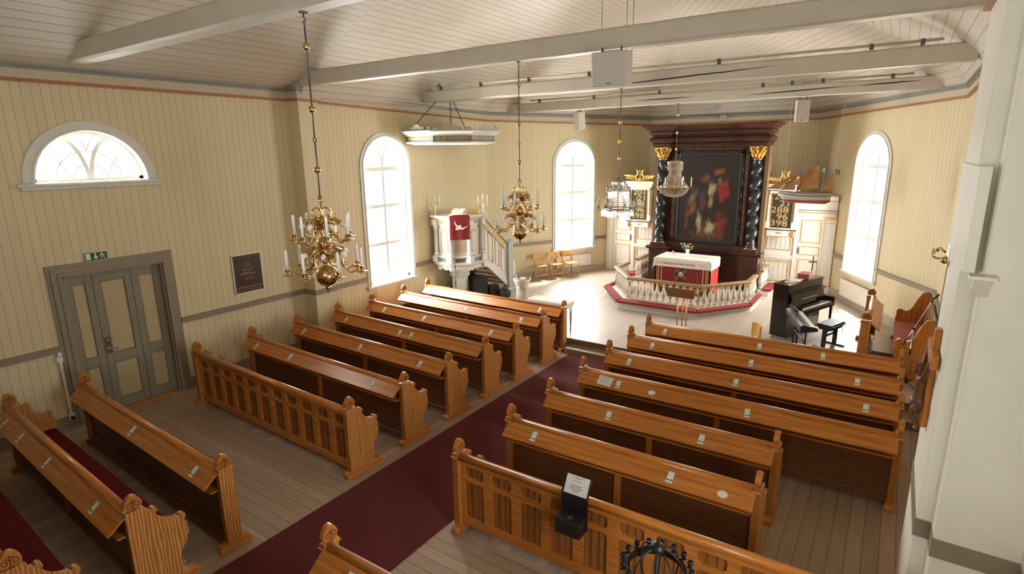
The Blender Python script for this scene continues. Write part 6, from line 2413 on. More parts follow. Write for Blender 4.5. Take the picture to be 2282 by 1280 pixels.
# ------------------------------------------------------------------ loudspeakers hung from the beams
def hung_speaker(label, loc, rz, w_, d_, h_, tilt, gm, wires=None):
    t = thing('hanging_loudspeaker', label, 'loudspeaker', loc, rz)
    R_ = Matrix.Rotation(tilt, 4, 'X')
    MB().bx(-w_ / 2, w_ / 2, -d_ / 2, d_ / 2, -h_, 0, 0, R_).build('cabinet', M['spkwhite'], t, bevel=0.012)
    MB().bx(-w_ / 2 + 0.014, w_ / 2 - 0.014, -d_ / 2 - 0.008, -d_ / 2 + 0.002, -h_ + 0.014, -0.014, 0, R_).build('grille', gm, t)
    MB().bx(-0.03, 0.03, -d_ / 2 - 0.012, -d_ / 2 - 0.006, -h_ + 0.03, -h_ + 0.042, 0, R_).build('badge', M['iron'], t)
    mb = MB().bx(-w_ * 0.3, w_ * 0.3, -0.02, 0.02, 0.0, 0.012).bx(-w_ * 0.3, -w_ * 0.3 + 0.02, -0.015, 0.015, 0.0, 0.06).bx(w_ * 0.3 - 0.02, w_ * 0.3, -0.015, 0.015, 0.0, 0.06)
    if wires:
        for (x, y) in wires:
            mb.tube([(x, y, 0.0), (x, y, 1.75)], 0.004, 5)
    mb.build('bracket', M['iron'], t)
    return t


hung_speaker('large white loudspeaker hung below the second beam, tilted down', (-3.30, 7.24, 5.46), 0.12, 0.46, 0.32, 0.42, 0.12, M['grille'], [(-0.22, 0.22), (0.12, 0.22), (0.20, 0.24)])
hung_speaker('small white loudspeaker under the far beam, nearer the left window', (-7.45, 14.32, 5.24), -0.55, 0.24, 0.22, 0.46, 0.08, M['spkwhite'])
hung_speaker('small white loudspeaker under the far beam, to the right of the altarpiece', (-1.95, 14.32, 5.24), 0.25, 0.27, 0.22, 0.46, 0.04, M['grille'])

# small boxes on the cornice above the altarpiece
for x, z, lab in ((-5.20, 5.30, 'left one of two little grey boxes above the altarpiece'), (-4.80, 5.08, 'right one of two little grey boxes above the altarpiece')):
    o = MB().bx(-0.10, 0.10, -0.05, 0.0, 0, 0.17).bx(-0.12, 0.12, -0.055, 0, 0.15, 0.175).build('junction_box', M['gray2'], bevel=0.006)
    o.location = (x, YA - (0.10 if z < 5.2 else 0.30), z)
    tag(o, lab, 'box')

# ------------------------------------------------------------------ votive ship
t = thing('votive_ship', 'model sailing ship with tan sails hung on cords before the right hymn board', 'model ship', (-1.76, 14.38, 2.99))
K = 0.0094


def sp(zx, zy):
    """from the sail plan (drawn 11.64 units to one) to ship coordinates"""
    px, py = 1720 + zx / 11.64, 360 + zy / 11.64
    return ((px - 1790) * K, (458.5 + 0.034 * (px - 1790) - py) * K)


nst = 22
deck, keel, wl = [], [], []
x0_, x1_ = sp(185, 800)[0], sp(1500, 860)[0]
hv, hf, him = [], [], []
for i in range(nst + 1):
    f_ = i / nst
    x = x0_ + (x1_ - x0_) * f_
    zd = 0.205 + 0.062 * (1 - f_) ** 2.2 * 1.2 + 0.03 * f_ ** 2.5
    zk = 0.0 + max(0, (0.22 - f_)) ** 1.6 * 2.2 + max(0, f_ - 0.90) * 0.55
    bw = 0.165 * (max(0.0, sin(PI * min(1, 0.06 + f_ * 0.97)) ** 0.62)) * (1.0 if f_ < .8 else 1 - (f_ - .8) * 1.2)
    lv_ = [(0.0, zk), (0.55, zk + (0.085 - zk) * 0.35 if zk < 0.085 else zk), (0.86, max(zk, 0.085)), (0.95, max(zk, 0.115)), (1.0, max(zk + .01, zd - 0.055)), (1.02, max(zk + .012, zd - 0.035)), (1.02, zd)]
    hv += [(x, -bw * a, z) for a, z in lv_] + [(x, bw * a, z) for a, z in lv_]
for i in range(nst):
    for s in (0, 7):
        for k in range(6):
            a, b2 = i * 14 + s + k, (i + 1) * 14 + s + k
            hf.append((a, b2, b2 + 1, a + 1) if s == 0 else (a, a + 1, b2 + 1, b2))
            him.append(1 if k < 2 else (2 if k == 4 else 0))
    hf.append((i * 14 + 6, (i + 1) * 14 + 6, (i + 1) * 14 + 13, i * 14 + 13))
    him.append(2)
mb = MB()
mb.v, mb.f, mb.mi, mb.sm = hv, [list(f_) for f_ in hf], him, [True] * len(hf)
hf2 = [tuple(range(nst * 14, nst * 14 + 7)) + tuple(range(nst * 14 + 13, nst * 14 + 6, -1))]
mb.f.append(list(hf2[0]))
mb.mi.append(0)
mb.sm.append(False)
hull = mb.build('hull', [M['hull_white'], M['hull_red'], M['ship_brown']], t)
a = sp(1480, 880)
b2 = sp(1300, 1175)
MB().tube([(a[0] - 0.01, -0.06, a[1]), (b2[0], -0.02, b2[1] + 0.01)], 0.004, 5).build('rudder_line', M['line_white'], hull)
mb = MB()
m0, m1 = sp(640, 870), sp(715, -130)
mb.tube([(m0[0], 0, m0[1]), (m1[0] - 0.01, 0, m1[1])], [0.011, 0.004], 8)
z0_, z1_ = sp(1245, 870), sp(1282, 200)
mb.tube([(z0_[0], 0, z0_[1]), (z1_[0], 0, z1_[1])], [0.008, 0.003], 8)
bs0, bs1 = sp(230, 800), sp(-560, 720)
mb.tube([(bs0[0], 0, bs0[1]), (bs1[0], 0, bs1[1])], [0.009, 0.004], 8)
q0, q1 = sp(690, 370), sp(1160, 60)
mb.tube([(q0[0], 0.005, q0[1]), (q1[0], 0.03, q1[1])], 0.005, 6)
q0, q1 = sp(1270, 530), sp(1515, 340)
mb.tube([(q0[0], 0.004, q0[1]), (q1[0], 0.02, q1[1])], 0.004, 6)
mb.build('spars', M['ship_brown'], t)


def sail(pts, belly):
    """a three- or four-sided sail with a little belly"""
    P = [sp(*p) for p in pts]
    if len(P) == 3:
        P = [P[0], P[0], P[1], P[2]]
    n = 10
    vs, fs = [], []
    for i in range(n + 1):
        for j in range(n + 1):
            u, v = i / n, j / n
            a_ = [P[0][q] * (1 - u) + P[1][q] * u for q in (0, 1)]
            c_ = [P[3][q] * (1 - u) + P[2][q] * u for q in (0, 1)]
            vs.append((a_[0] * (1 - v) + c_[0] * v, belly * sin(PI * u) * sin(PI * v) + 0.01 * u + 0.004 * sin(9 * (u + v)), a_[1] * (1 - v) + c_[1] * v))
    for i in range(n):
        for j in range(n):
            o = i * (n + 1) + j
            fs.append((o, o + 1, o + n + 2, o + n + 1))
    MB().add(vs, fs, True).build('sail', M['sail'], t)


sail([(690, 370), (1155, 65), (1170, 725), (655, 790)], 0.035)
sail([(1272, 525), (1515, 345), (1575, 800), (1262, 812)], 0.02)
sail([(635, 290), (580, 775), (200, 762)], 0.02)
sail([(575, 340), (190, 755), (-160, 720)], 0.02)
mb = MB()
for (p_, q_) in (((700, 120), (-560, 715)), ((690, 240), (200, 790)), ((700, 60), (690, 860)), ((1282, 260), (1500, 850)), ((700, 100), (1260, 450)), ((1170, 725), (1200, 860)), ((1575, 800), (1640, 870))):
    a_, b_2 = sp(*p_), sp(*q_)
    mb.tube([(a_[0], 0.0, a_[1]), (b_2[0], 0.0, b_2[1])], 0.0018, 4)
for s in (-1, 1):
    a_ = sp(700, 200)
    for q in (560, 620, 700):
        b_2 = sp(q, 880)
        mb.tube([(a_[0], 0, a_[1]), (b_2[0], s * 0.15, b_2[1])], 0.0018, 4)
mb.build('rigging', M['rope'], t)
fx, fz = sp(1262, 345)
n = 6
vs, fs = [], []
for i in range(n + 1):
    for j in range(2):
        vs.append((fx + (-0.045 + 0.09 * i / n) * (1 - 0.0 * j) , 0.012 * sin(i * 1.2), fz + 0.015 + 0.085 * j + 0.03 * sin(PI * i / n)))
for i in range(n):
    fs.append((2 * i, 2 * i + 2, 2 * i + 3, 2 * i + 1))
mb = MB()
for i, f_ in enumerate(fs):
    mb.add([vs[k] for k in f_], [(0, 1, 2, 3)], False, 1 if i in (2, 3) else 0)
mb.build('flag', [M['flag_blue'], M['flag_yellow']], t)
mb = MB()
for (zx, zy, xt) in ((255, 790, 0.0), (1530, 870, 0.0)):
    p_ = sp(zx, zy)
    mb.tube([(p_[0] + (0.02 if zx < 500 else -0.02), 0, p_[1] - 0.02), (p_[0] + (0.04 if zx < 500 else 0.05), 0, 5.33 - 2.99)], 0.003, 5)
mb.build('hanging_cord', M['line_white'], t)

# ------------------------------------------------------------------ piano corner
pu = Vector((0.35, 0.937, 0)).normalized()            # along the keyboard
pa = math.atan2(pu.y, pu.x)
t = thing('upright_piano', 'black upright piano with closed top and open keyboard, right of the altar rail', 'piano', (-1.93, 12.70, H), pa)
# local x along the keyboard, local -y towards the player
L, Dp, Hp = 1.40, 0.34, 1.20
mb = MB().bx(0, L, -Dp, 0, 0.06, Hp - 0.02)
mb.build('case', M['blackgloss'], t, bevel=0.006)
MB().bx(-0.015, L + 0.015, -Dp - 0.02, 0.01, Hp - 0.02, Hp).build('lid', M['blackgloss'], t, bevel=0.004)
kd = 0.30
mb = MB()
for x in (0.0, L - 0.05):
    mb.bx(x, x + 0.05, -Dp - kd, -Dp, 0.60, 0.80)
mb.bx(0.0, L, -Dp - kd, -Dp, 0.60, 0.665)
mb.bx(0.0, L, -Dp - kd, -Dp - kd + 0.03, 0.60, 0.69)
mb.build('key_bed', M['blackgloss'], t, bevel=0.006)
MB().prism([(-Dp - 0.10, 0.745), (-Dp - 0.085, 0.735), (-Dp + 0.0, 0.98), (-Dp - 0.045, 1.0)], 'x', 0.05, L - 0.05).build('fall_board', M['blackgloss'], t, bevel=0.004)
mp = frame((L / 2, -Dp - 0.075, 0.86), (1, 0, 0), (0, 0.05, 0.245))
MB().bx(-0.30, 0.30, -0.012, 0.012, 0.002, 0.022, 0, mp).build('music_ledge', M['gray_plastic'], t)
MB().prism([(-Dp - 0.11, 0.985), (-Dp + 0.0, 1.0), (-Dp, 1.02), (-Dp - 0.115, 1.005)], 'x', 0.04, L - 0.04).build('shelf', M['blackgloss'], t)
MB().bx(0.07, L - 0.07, -Dp - kd + 0.035, -Dp - 0.12, 0.665, 0.705).build('white_keys', M['key_white'], t)
mb = MB()
wk = (L - 0.14) / 52
for q in range(52):
    if q % 7 in (0, 1, 3, 4, 5):
        mb.bx(0.07 + wk * (q + 0.72), 0.07 + wk * (q + 1.28), -Dp - 0.21, -Dp - 0.11, 0.70, 0.718)
o = mb.build('black_keys', M['black'], t)
o['kind'] = 'stuff'
for x in (0.03, L - 0.03):
    MB().tube([(x, -Dp - kd + 0.05, 0.0), (x, -Dp - kd + 0.05, 0.60)], [0.022, 0.032], 4).build('leg', M['blackgloss'], t)
MB().bx(0.0, L, -Dp - kd + 0.02, -Dp, 0.03, 0.09).bx(0, 0.05, -Dp - kd - 0.02, 0, 0.025, 0.09).bx(L - 0.05, L, -Dp - kd - 0.02, 0, 0.025, 0.09).build('toe_rail', M['blackgloss'], t) if False else None
mb = MB()
for (x, y) in ((0.05, -0.05), (L - 0.05, -0.05), (0.05, -Dp + 0.05), (L - 0.05, -Dp + 0.05)):
    mb.tube([(x - 0.015, y, 0.03), (x + 0.015, y, 0.03)], 0.03, 10)
    mb.bx(x - 0.01, x + 0.01, y - 0.02, y + 0.02, 0.03, 0.07)
mb.build('castors', M['chrome'], t)


def on_piano(x, y, z):
    return Matrix.Translation((-1.93, 12.70, H)) @ Matrix.Rotation(pa, 4, 'Z') @ Matrix.Translation((x, y, z))


for (lab, x, y, z, sx_, sy_, sz_, rot) in (('lower thick red hymn book on the piano', 0.98, -0.17, 0.0, 0.34, 0.24, 0.055, 0.1), ('upper red hymn book on top of the other on the piano', 0.97, -0.16, 0.056, 0.33, 0.23, 0.05, 0.18)):
    t = thing('hymn_book', lab, 'book', (0, 0, 0))
    t.matrix_world = on_piano(x, y, Hp + z) @ Matrix.Rotation(rot, 4, 'Z')
    MB().bx(-sx_ / 2, sx_ / 2, -sy_ / 2, sy_ / 2, 0.0, 0.005).bx(-sx_ / 2, sx_ / 2, -sy_ / 2, sy_ / 2, sz_ - 0.005, sz_).bx(-sx_ / 2, -sx_ / 2 + 0.006, -sy_ / 2, sy_ / 2, 0, sz_).build('cover', M['red_book'], t)
    MB().bx(-sx_ / 2 + 0.006, sx_ / 2 - 0.01, -sy_ / 2 + 0.008, sy_ / 2 - 0.008, 0.005, sz_ - 0.005).build('pages', M['paper'], t)
for (lab, x, y, sx_, sy_, rot, mt_, z) in (('white sheets of music lying on the piano beside the red books', 0.60, -0.16, 0.32, 0.22, 0.2, 'paper', 0.0), ('thin tan folder lying on the piano lid near its left end', 0.32, -0.19, 0.20, 0.20, 0.0, 'gray_plastic', 0.0)):
    o = MB().bx(-sx_ / 2, sx_ / 2, -sy_ / 2, sy_ / 2, 0.0, 0.008).build('sheet_music' if 'white' in lab else 'folder', M[mt_])
    o.matrix_world = on_piano(x, y, Hp + z + 0.0005) @ Matrix.Rotation(rot, 4, 'Z')
    tag(o, lab, 'paper')
t = thing('gilt_statuette', 'tiny gilt figure standing on the left end of the piano', 'ornament')
t.matrix_world = on_piano(0.20, -0.20, Hp)
MB().lathe([(0.02, 0), (0.022, 0.008), (0.012, 0.02), (0.016, 0.05), (0.008, 0.075), (0.013, 0.09), (0.004, 0.105)], 12).build('figure', M['gold'], t)

# piano bench
t = thing('piano_bench', 'black padded piano bench on two metal legs', 'bench', (-0.79, 12.66, H), pa)
MB().bx(-0.30, 0.30, -0.17, 0.17, 0.44, 0.52).build('seat', M['blackcloth'], t, bevel=0.03, bseg=3)
MB().bx(-0.24, 0.24, -0.12, 0.12, 0.40, 0.44).build('frame', M['black'], t)
for s in (-1, 1):
    MB().bx(s * 0.23 - 0.03, s * 0.23 + 0.03, -0.035, 0.035, 0.03, 0.42).build('leg', M['black'], t, bevel=0.006)
    MB().bx(s * 0.23 - 0.025, s * 0.23 + 0.025, -0.20, 0.20, 0.0, 0.03).build('foot', M['black'], t, bevel=0.006)
MB().bx(-0.22, 0.22, -0.015, 0.015, 0.25, 0.29).build('crossbar', M['black'], t)
MB().tube([(0.24, -0.10, 0.40), (0.24, -0.13, 0.36), (0.24, -0.13, 0.30)], 0.006, 6).build('height_lever', M['black'], t)

# electric keyboard on a stand beside the piano
ka = math.atan2(-1.27, 0.45)
t = thing('electric_keyboard', 'electric keyboard on a dark stand, its end towards the front desk', 'keyboard', (-1.26, 11.90, H), ka + PI)
# local x along the keys, local -y the player's side
kb = MB()
kb.prism([(-0.15, 0.66), (0.15, 0.62), (0.15, 0.74), (0.09, 0.77), (-0.12, 0.735), (-0.155, 0.70)], 'x', -0.66, -0.63)
kb.prism([(-0.15, 0.66), (0.15, 0.62), (0.15, 0.74), (0.09, 0.77), (-0.12, 0.735), (-0.155, 0.70)], 'x', 0.63, 0.66)
kb.prism([(-0.14, 0.66), (0.15, 0.63), (0.15, 0.73), (0.08, 0.755), (0.05, 0.72), (-0.14, 0.70)], 'x', -0.63, 0.63)
kb.build('body', M['black'], t, bevel=0.004)
MB().prism([(0.055, 0.728), (0.085, 0.762), (0.145, 0.742), (0.14, 0.735)], 'x', -0.62, 0.62).build('control_panel', M['gray_plastic'], t)
MB().prism([(-0.135, 0.70), (0.045, 0.722), (0.045, 0.735), (-0.135, 0.715)], 'x', -0.62, 0.62).build('white_keys', M['key_white'], t)
mb = MB()
wk = 1.24 / 52
for q in range(52):
    if q % 7 in (0, 1, 3, 4, 5):
        mb.prism([(-0.04, 0.72), (0.045, 0.73), (0.045, 0.748), (-0.035, 0.738)], 'x', -0.62 + wk * (q + 0.72), -0.62 + wk * (q + 1.28))
o = mb.build('black_keys', M['black'], t)
o['kind'] = 'stuff'
for s in (-1, 1):
    mb = MB().tube([(s * 0.45, 0.0, 0.64), (s * 0.45, 0.0, 0.03)], 0.02, 8).tube([(s * 0.45, -0.22, 0.02), (s * 0.45, 0.22, 0.02)], 0.018, 8)
    mb.build('stand_leg', M['black'], t)
MB().tube([(-0.45, 0, 0.35), (0.45, 0, 0.35)], 0.014, 8).build('stand_bar', M['black'], t)
MB().tube([(-0.60, 0.14, 0.74), (-0.30, 0.24, 1.03)], 0.004, 5).build('rest_wire', M['brass'], t) if False else None
MB().bx(-0.30, 0.30, 0.135, 0.15, 0.74, 0.96, 0).build('music_rest', M['clear'], t)

# processional cross behind the piano
t = thing('standing_cross', 'slender metal cross on a tall shaft behind the piano', 'cross', (-1.52, 15.50, H), 0.25)
MB().lathe([(0.12, 0), (0.12, 0.02), (0.03, 0.05), (0.014, 0.08), (0.012, 1.0)], 16).build('shaft', M['iron'], t)
MB().bx(-0.014, 0.014, -0.008, 0.008, 1.0, 1.37).bx(-0.09, 0.09, -0.008, 0.008, 1.20, 1.235).build('cross', M['silver'], t)

# lectern with two goosenecks, and the bent-wood chair behind the right desk
t = thing('lectern', 'light oak lectern on three copper tubes in front of the altar rail', 'lectern', (-3.32, 11.0, H), 0.0)
mpx = Matrix.Translation((0, 0.02, 1.17)) @ Matrix.Rotation(math.radians(-28), 4, 'X')
MB().bx(-0.27, 0.27, -0.20, 0.20, -0.012, 0.012, 0, mpx).bx(-0.27, 0.27, 0.185, 0.20, 0.012, 0.04, 0, mpx).build('desk_board', M['lectern_oak'], t, bevel=0.004)
MB().bx(-0.27, 0.27, -0.185, -0.165, 1.10, 1.255).build('front_board', M['lectern_oak'], t, bevel=0.004)
for x in (-0.09, 0.0, 0.09):
    MB().tube([(x, 0.0 if x else 0.03, 0.03), (x, 0.0 if x else 0.03, 1.17)], 0.012, 10).build('tube_leg', M['copper'], t)
MB().lathe([(0.20, 0), (0.20, 0.02), (0.05, 0.035)], 24).build('foot', M['iron'], t)
for (pts, lab) in (([(-0.19, 0.02, 1.18), (-0.19, 0.02, 1.38), (-0.10, 0.02, 1.48), (-0.06, 0.0, 1.55)], 0), ([(0.25, 0.02, 1.18), (0.255, 0.02, 1.40), (0.26, 0.02, 1.56)], 1)):
    mb = MB().tube(smooth_path(pts, 5), 0.006, 6)
    g_ = mb.build('gooseneck', M['black'] if not lab else M['chrome'], t)
    e = Vector(pts[-1])
    MB().ball(tuple(e), 0.02, 8, 6, sc=(1, 1, 1.4)).build('microphone', M['black'] if lab else M['gray_plastic'], g_)
t = thing('bentwood_chair', 'wooden chair mostly hidden behind the right front desk, its back rising above', 'chair', (-1.98, 10.66, H), -1.0)
MB().bx(-0.19, 0.19, -0.19, 0.19, 0.42, 0.44).build('seat', M['beech'], t, bevel=0.006)
for (x, y) in ((-0.17, -0.17), (0.17, -0.17)):
    MB().tube([(x, y, 0), (x, y, 0.42)], 0.015, 8).build('leg', M['beech'], t)
n = 8
vs, fs = [], []
for i in range(n + 1):
    a = -0.85 + 1.7 * i / n
    for (zz_, dz_) in ((0.55, 0.0), (0.80, 0.05)):
        for r in (0.23, 0.245):
            vs.append((r * sin(a), -0.02 + r * cos(a) * (1.0 + dz_), zz_))
for i in range(n):
    o = i * 4
    fs += [(o, o + 4, o + 6, o + 2), (o + 1, o + 3, o + 7, o + 5), (o + 2, o + 6, o + 7, o + 3), (o, o + 1, o + 5, o + 4)]
fs += [(0, 2, 3, 1), (n * 4, n * 4 + 1, n * 4 + 3, n * 4 + 2)]
MB().add(vs, fs).build('backrest', M['beech'], t)
for s in (-1, 1):
    MB().tube([(s * 0.17, 0.17, 0), (s * 0.17, 0.16, 0.55), (s * 0.165, 0.165, 0.75)], 0.014, 8).build('rear_leg', M['beech'], t)

# ------------------------------------------------------------------ choir corner on the right
# desk standing lengthwise
t = make_pew(2.15, False, True, 0, 1)
t.location = (0.02, 11.38, H)
t.rotation_euler = (0, 0, PI / 2)
t.name = 'choir_desk'
# turned so that its book slope faces the wall bench
t.rotation_euler = (0, 0, PI / 2)
t.location = (-0.10, 11.40, H)
tag(t, 'oak choir desk standing lengthwise between the piano and the red bench', 'desk')
for ch in t.children:
    pass

t = thing('choir_bench', 'oak bench with shaped ends and a red seat along the right wall', 'bench', (0.58, 11.42, H + 0.0))
bo = [(0.27, 0.0), (0.27, 1.02)] + [(0.24, 1.10), (0.17, 1.13), (0.10, 1.10), (0.06, 1.03), (0.03, 0.98), (0.0, 0.90), (-0.03, 0.80), (-0.08, 0.72), (-0.14, 0.69), (-0.18, 0.71), (-0.235, 0.73), (-0.28, 0.71), (-0.30, 0.66), (-0.29, 0.60), (-0.31, 0.52), (-0.30, 0.42), (-0.27, 0.34), (-0.26, 0.24), (-0.28, 0.16), (-0.33, 0.12), (-0.34, 0.07), (-0.34, 0.0)]
for y in (0.0, 2.26):
    zo = 0.0
    MB().prism([(p[0], p[1] + zo) for p in bo], 'y', y, y + 0.05).build('bench_end', M['oak_z'], t, bevel=0.008)
MB().bx(-0.27, 0.20, 0.05, 2.26, 0.36, 0.42).build('seat_board', M['oak_y'], t, bevel=0.006)
MB().bx(-0.31, 0.17, 0.06, 2.25, 0.42, 0.475).build('seat_pad', M['bench_red'], t, bevel=0.012, bseg=2)
bk = MB()
lean = lambda z: 0.16 + (z - 0.45) * 0.14
for (z0_, z1_) in ((0.52, 0.64), (0.665, 0.785), (0.81, 0.93)):
    bk.prism([(lean(z0_), z0_), (lean(z1_), z1_), (lean(z1_) + 0.022, z1_), (lean(z0_) + 0.022, z0_)], 'y', 0.05, 2.26)
bk.prism([(lean(0.50) + .012, 0.50), (lean(1.02) + .012, 1.02), (lean(1.02) + 0.024, 1.02), (lean(.50) + 0.024, 0.50)], 'y', 0.05, 2.26)
bk.bx(lean(0.99) - 0.005, lean(0.99) + 0.035, 0.05, 2.26, 0.96, 1.02)
bk.build('backrest', M['rail_oak'], t, bevel=0.004)
mic_stand('chrome microphone stand with boom beside the red choir bench', (0.50, 11.10, H), 0.9, 1.02, 0.55, 0.95, True)

# crucifix on the pier
t = thing('crucifix', 'carved wooden crucifix hung on the pale right-hand pier', 'crucifix', (0.428, 5.42, 0))
mb = MB().bx(-0.045, 0.0, -0.05, 0.05, 1.96, 2.80).bx(-0.06, -0.005, -0.30, 0.30, 2.54, 2.645)
mb.build('cross', M['oak_z'], t, bevel=0.008)
FIG = lambda p: (-0.045 + (p[0] + 0.115) * 0.8 - 0.025, p[1] * 0.9, 2.20 + (p[2] - 2.36) * 0.95)
bmv = [FIG(p_) for p_ in [(-0.115, 0.0, 2.36), (-0.13, 0.0, 2.44), (-0.125, 0.0, 2.52), (-0.135, 0.0, 2.575), (-0.165, 0.0, 2.63),
       (-0.118, 0.08, 2.555), (-0.108, 0.17, 2.66), (-0.092, 0.26, 2.765), (-0.118, -0.08, 2.555), (-0.108, -0.17, 2.66), (-0.092, -0.26, 2.765),
       (-0.12, 0.035, 2.30), (-0.165, 0.03, 2.20), (-0.10, 0.012, 2.10), (-0.125, 0.010, 2.055), (-0.12, -0.035, 2.30), (-0.165, -0.03, 2.20), (-0.10, -0.012, 2.10), (-0.125, -0.010, 2.055)]]
be = [(0, 1), (1, 2), (2, 3), (3, 4), (2, 5), (5, 6), (6, 7), (2, 8), (8, 9), (9, 10), (0, 11), (11, 12), (12, 13), (13, 14), (0, 15), (15, 16), (16, 17), (17, 18)]
br = [0.85 * r_ for r_ in [0.055, 0.05, 0.06, 0.028, 0.04, 0.03, 0.022, 0.016, 0.03, 0.022, 0.016, 0.038, 0.028, 0.018, 0.016, 0.038, 0.028, 0.018, 0.016]]
me = bpy.data.meshes.new('figure')
me.from_pydata(bmv, be, [])
me.materials.append(M['carved'])
o = put('figure', me, t)
md = o.modifiers.new('skin', 'SKIN')
for i, r in enumerate(br):
    me.skin_vertices[0].data[i].radius = (r, r)
me.skin_vertices[0].data[0].use_root = True
md.use_smooth_shade = True
md = o.modifiers.new('sub', 'SUBSURF')
md.levels = md.render_levels = 2
hd = Vector(FIG((-0.165, 0, 2.63)))
hr = MB()
hr.ball((hd.x + 0.014, 0, hd.z + 0.010), 0.033, 12, 9, sc=(0.95, 0.95, 1.05))
for sd in (-1, 1):
    hr.tube(smooth_path([(hd.x + 0.005, sd * 0.026, hd.z + 0.015), (hd.x + 0.01, sd * 0.032, hd.z - 0.03), (hd.x + 0.015, sd * 0.030, hd.z - 0.075)], 4), 0.011, 7)
    hr.ball((hd.x - 0.024, sd * 0.011, hd.z + 0.004), 0.004, 6, 5)
hr.ball((hd.x - 0.030, 0, hd.z - 0.006), 0.006, 6, 5, sc=(1, 0.8, 1.6))
hr.ball((hd.x - 0.020, 0, hd.z - 0.032), 0.016, 8, 6, sc=(0.8, 0.9, 1.3))
hr.tube([(hd.x + 0.006 + 0.033 * cos(q * PI / 8), 0.034 * sin(q * PI / 8), hd.z + 0.024 + 0.003 * (q % 2)) for q in range(16)], 0.006, 5, closed=True)
hr.build('crowned_hair', M['carved'], o)
wz = Vector(FIG((-0.12, 0, 2.36)))
MB().lathe([(0.050, -0.09), (0.062, -0.05), (0.056, 0.0), (0.046, 0.006)], 14, (wz.x, 0, wz.z)).tube([(wz.x - 0.01, -0.05, wz.z - 0.03), (wz.x - 0.03, -0.065, wz.z - 0.09), (wz.x - 0.02, -0.07, wz.z - 0.14)], [0.018, 0.026, 0.008], 8).build('loin_cloth', M['carved'], o)

# brass sconce and its cable
t = thing('wall_sconce', 'little brass candle sconce on the pier above the red bench', 'sconce', (0.428, 5.88, 3.33))
MB().prism(arc(0, -0.06, 0.045, PI, 2 * PI, 8) + [(0.035, 0.02), (0.02, 0.07), (0.0, 0.095), (-0.02, 0.07), (-0.035, 0.02)], 'x', -0.015, 0.0).ball((-0.025, 0, -0.055), 0.032, 10, 8).build('back_plate', M['brass'], t)
for s in (-1, 1):
    a_ = MB().tube(smooth_path([(-0.02, 0, -0.02), (-0.06, s * 0.02, -0.045), (-0.11, s * 0.04, -0.03), (-0.115, s * 0.04, 0.0)], 4), 0.005, 6).lathe([(0.0, 0), (0.024, 0.004), (0.01, 0.01), (0.011, 0.03)], 10, (-0.115, s * 0.04, 0.0), cap=False).build('branch', M['brass'], t)
MB().tube([(-0.03, 0, 0.01), (-0.07, 0, 0.045), (-0.095, 0, 0.02)], [0.008, 0.012, 0.02], 8).build('lamp_arm', M['brass'], t)
MB().tube([(-0.004, 0.02, -0.08), (-0.004, 0.02, -1.9)], 0.003, 5).build('cable', M['iron'], t)

# ------------------------------------------------------------------ candle globe at the lower edge
t = thing('candle_globe', 'black wrought-iron candle globe with empty cups, at the lower edge', 'candle stand', (-1.13, 3.50, 0), 0.2)
R = 0.20
zc = 1.20
mb = MB()
for q in range(4):
    a = q * PI / 4
    d_ = Vector((cos(a), sin(a), 0))
    mb.tube([d_ * R * cos(th) + Vector((0, 0, zc + R * sin(th))) for th in [2 * PI * i / 32 for i in range(32)]], 0.006, 6, closed=True)
mb.build('meridian_hoops', M['wroughtblack'], t)
mb = MB()
for (zo, r) in ((0.0, R + 0.012),):
    vs, fs = [], []
    n = 40
    for i in range(n):
        a = 2 * PI * i / n
        for (rr2, z2) in ((r, zc - 0.03), (r, zc + 0.03), (r + 0.006, zc + 0.03), (r + 0.006, zc - 0.03)):
            vs.append((rr2 * cos(a), rr2 * sin(a), z2))
    for i in range(n):
        j = (i + 1) % n
        for q in range(4):
            q2 = (q + 1) % 4
            fs.append((i * 4 + q, j * 4 + q, j * 4 + q2, i * 4 + q2))
    mb.add(vs, fs)
mb.build('equator_band', M['wroughtblack'], t)
cup = MB().lathe([(0.004, -0.03), (0.012, -0.02), (0.022, -0.012), (0.006, -0.004), (0.012, 0.004), (0.020, 0.014), (0.022, 0.04), (0.018, 0.042), (0.015, 0.012), (0.0, 0.008)], 12, cap=False).mesh('candle_cup', M['wroughtblack'])
for q in range(16):
    a = 2 * PI * q / 16
    put('candle_cup', cup, t, ((R + 0.045) * cos(a), (R + 0.045) * sin(a), zc + 0.035))
MB().lathe([(0.0, 0), (0.05, 0.0), (0.055, 0.02), (0.04, 0.04), (0.03, 0.05), (0.0, 0.05)], 16, (0, 0, zc + R - 0.02), cap=False).bx(-0.007, 0.007, -0.02, 0.02, zc + R, zc + R + 0.065).build('top_knob', M['wroughtblack'], t)
MB().tube([(0, 0, 0.03), (0, 0, zc + R)], 0.012, 8).build('post', M['wroughtblack'], t)
for q in range(3):
    a = 2 * PI * q / 3
    MB().tube(smooth_path([(0, 0, 0.30), (0.08 * cos(a), 0.08 * sin(a), 0.16), (0.20 * cos(a), 0.20 * sin(a), 0.08), (0.26 * cos(a), 0.26 * sin(a), 0.012)], 4), 0.010, 8).build('leg', M['wroughtblack'], t)


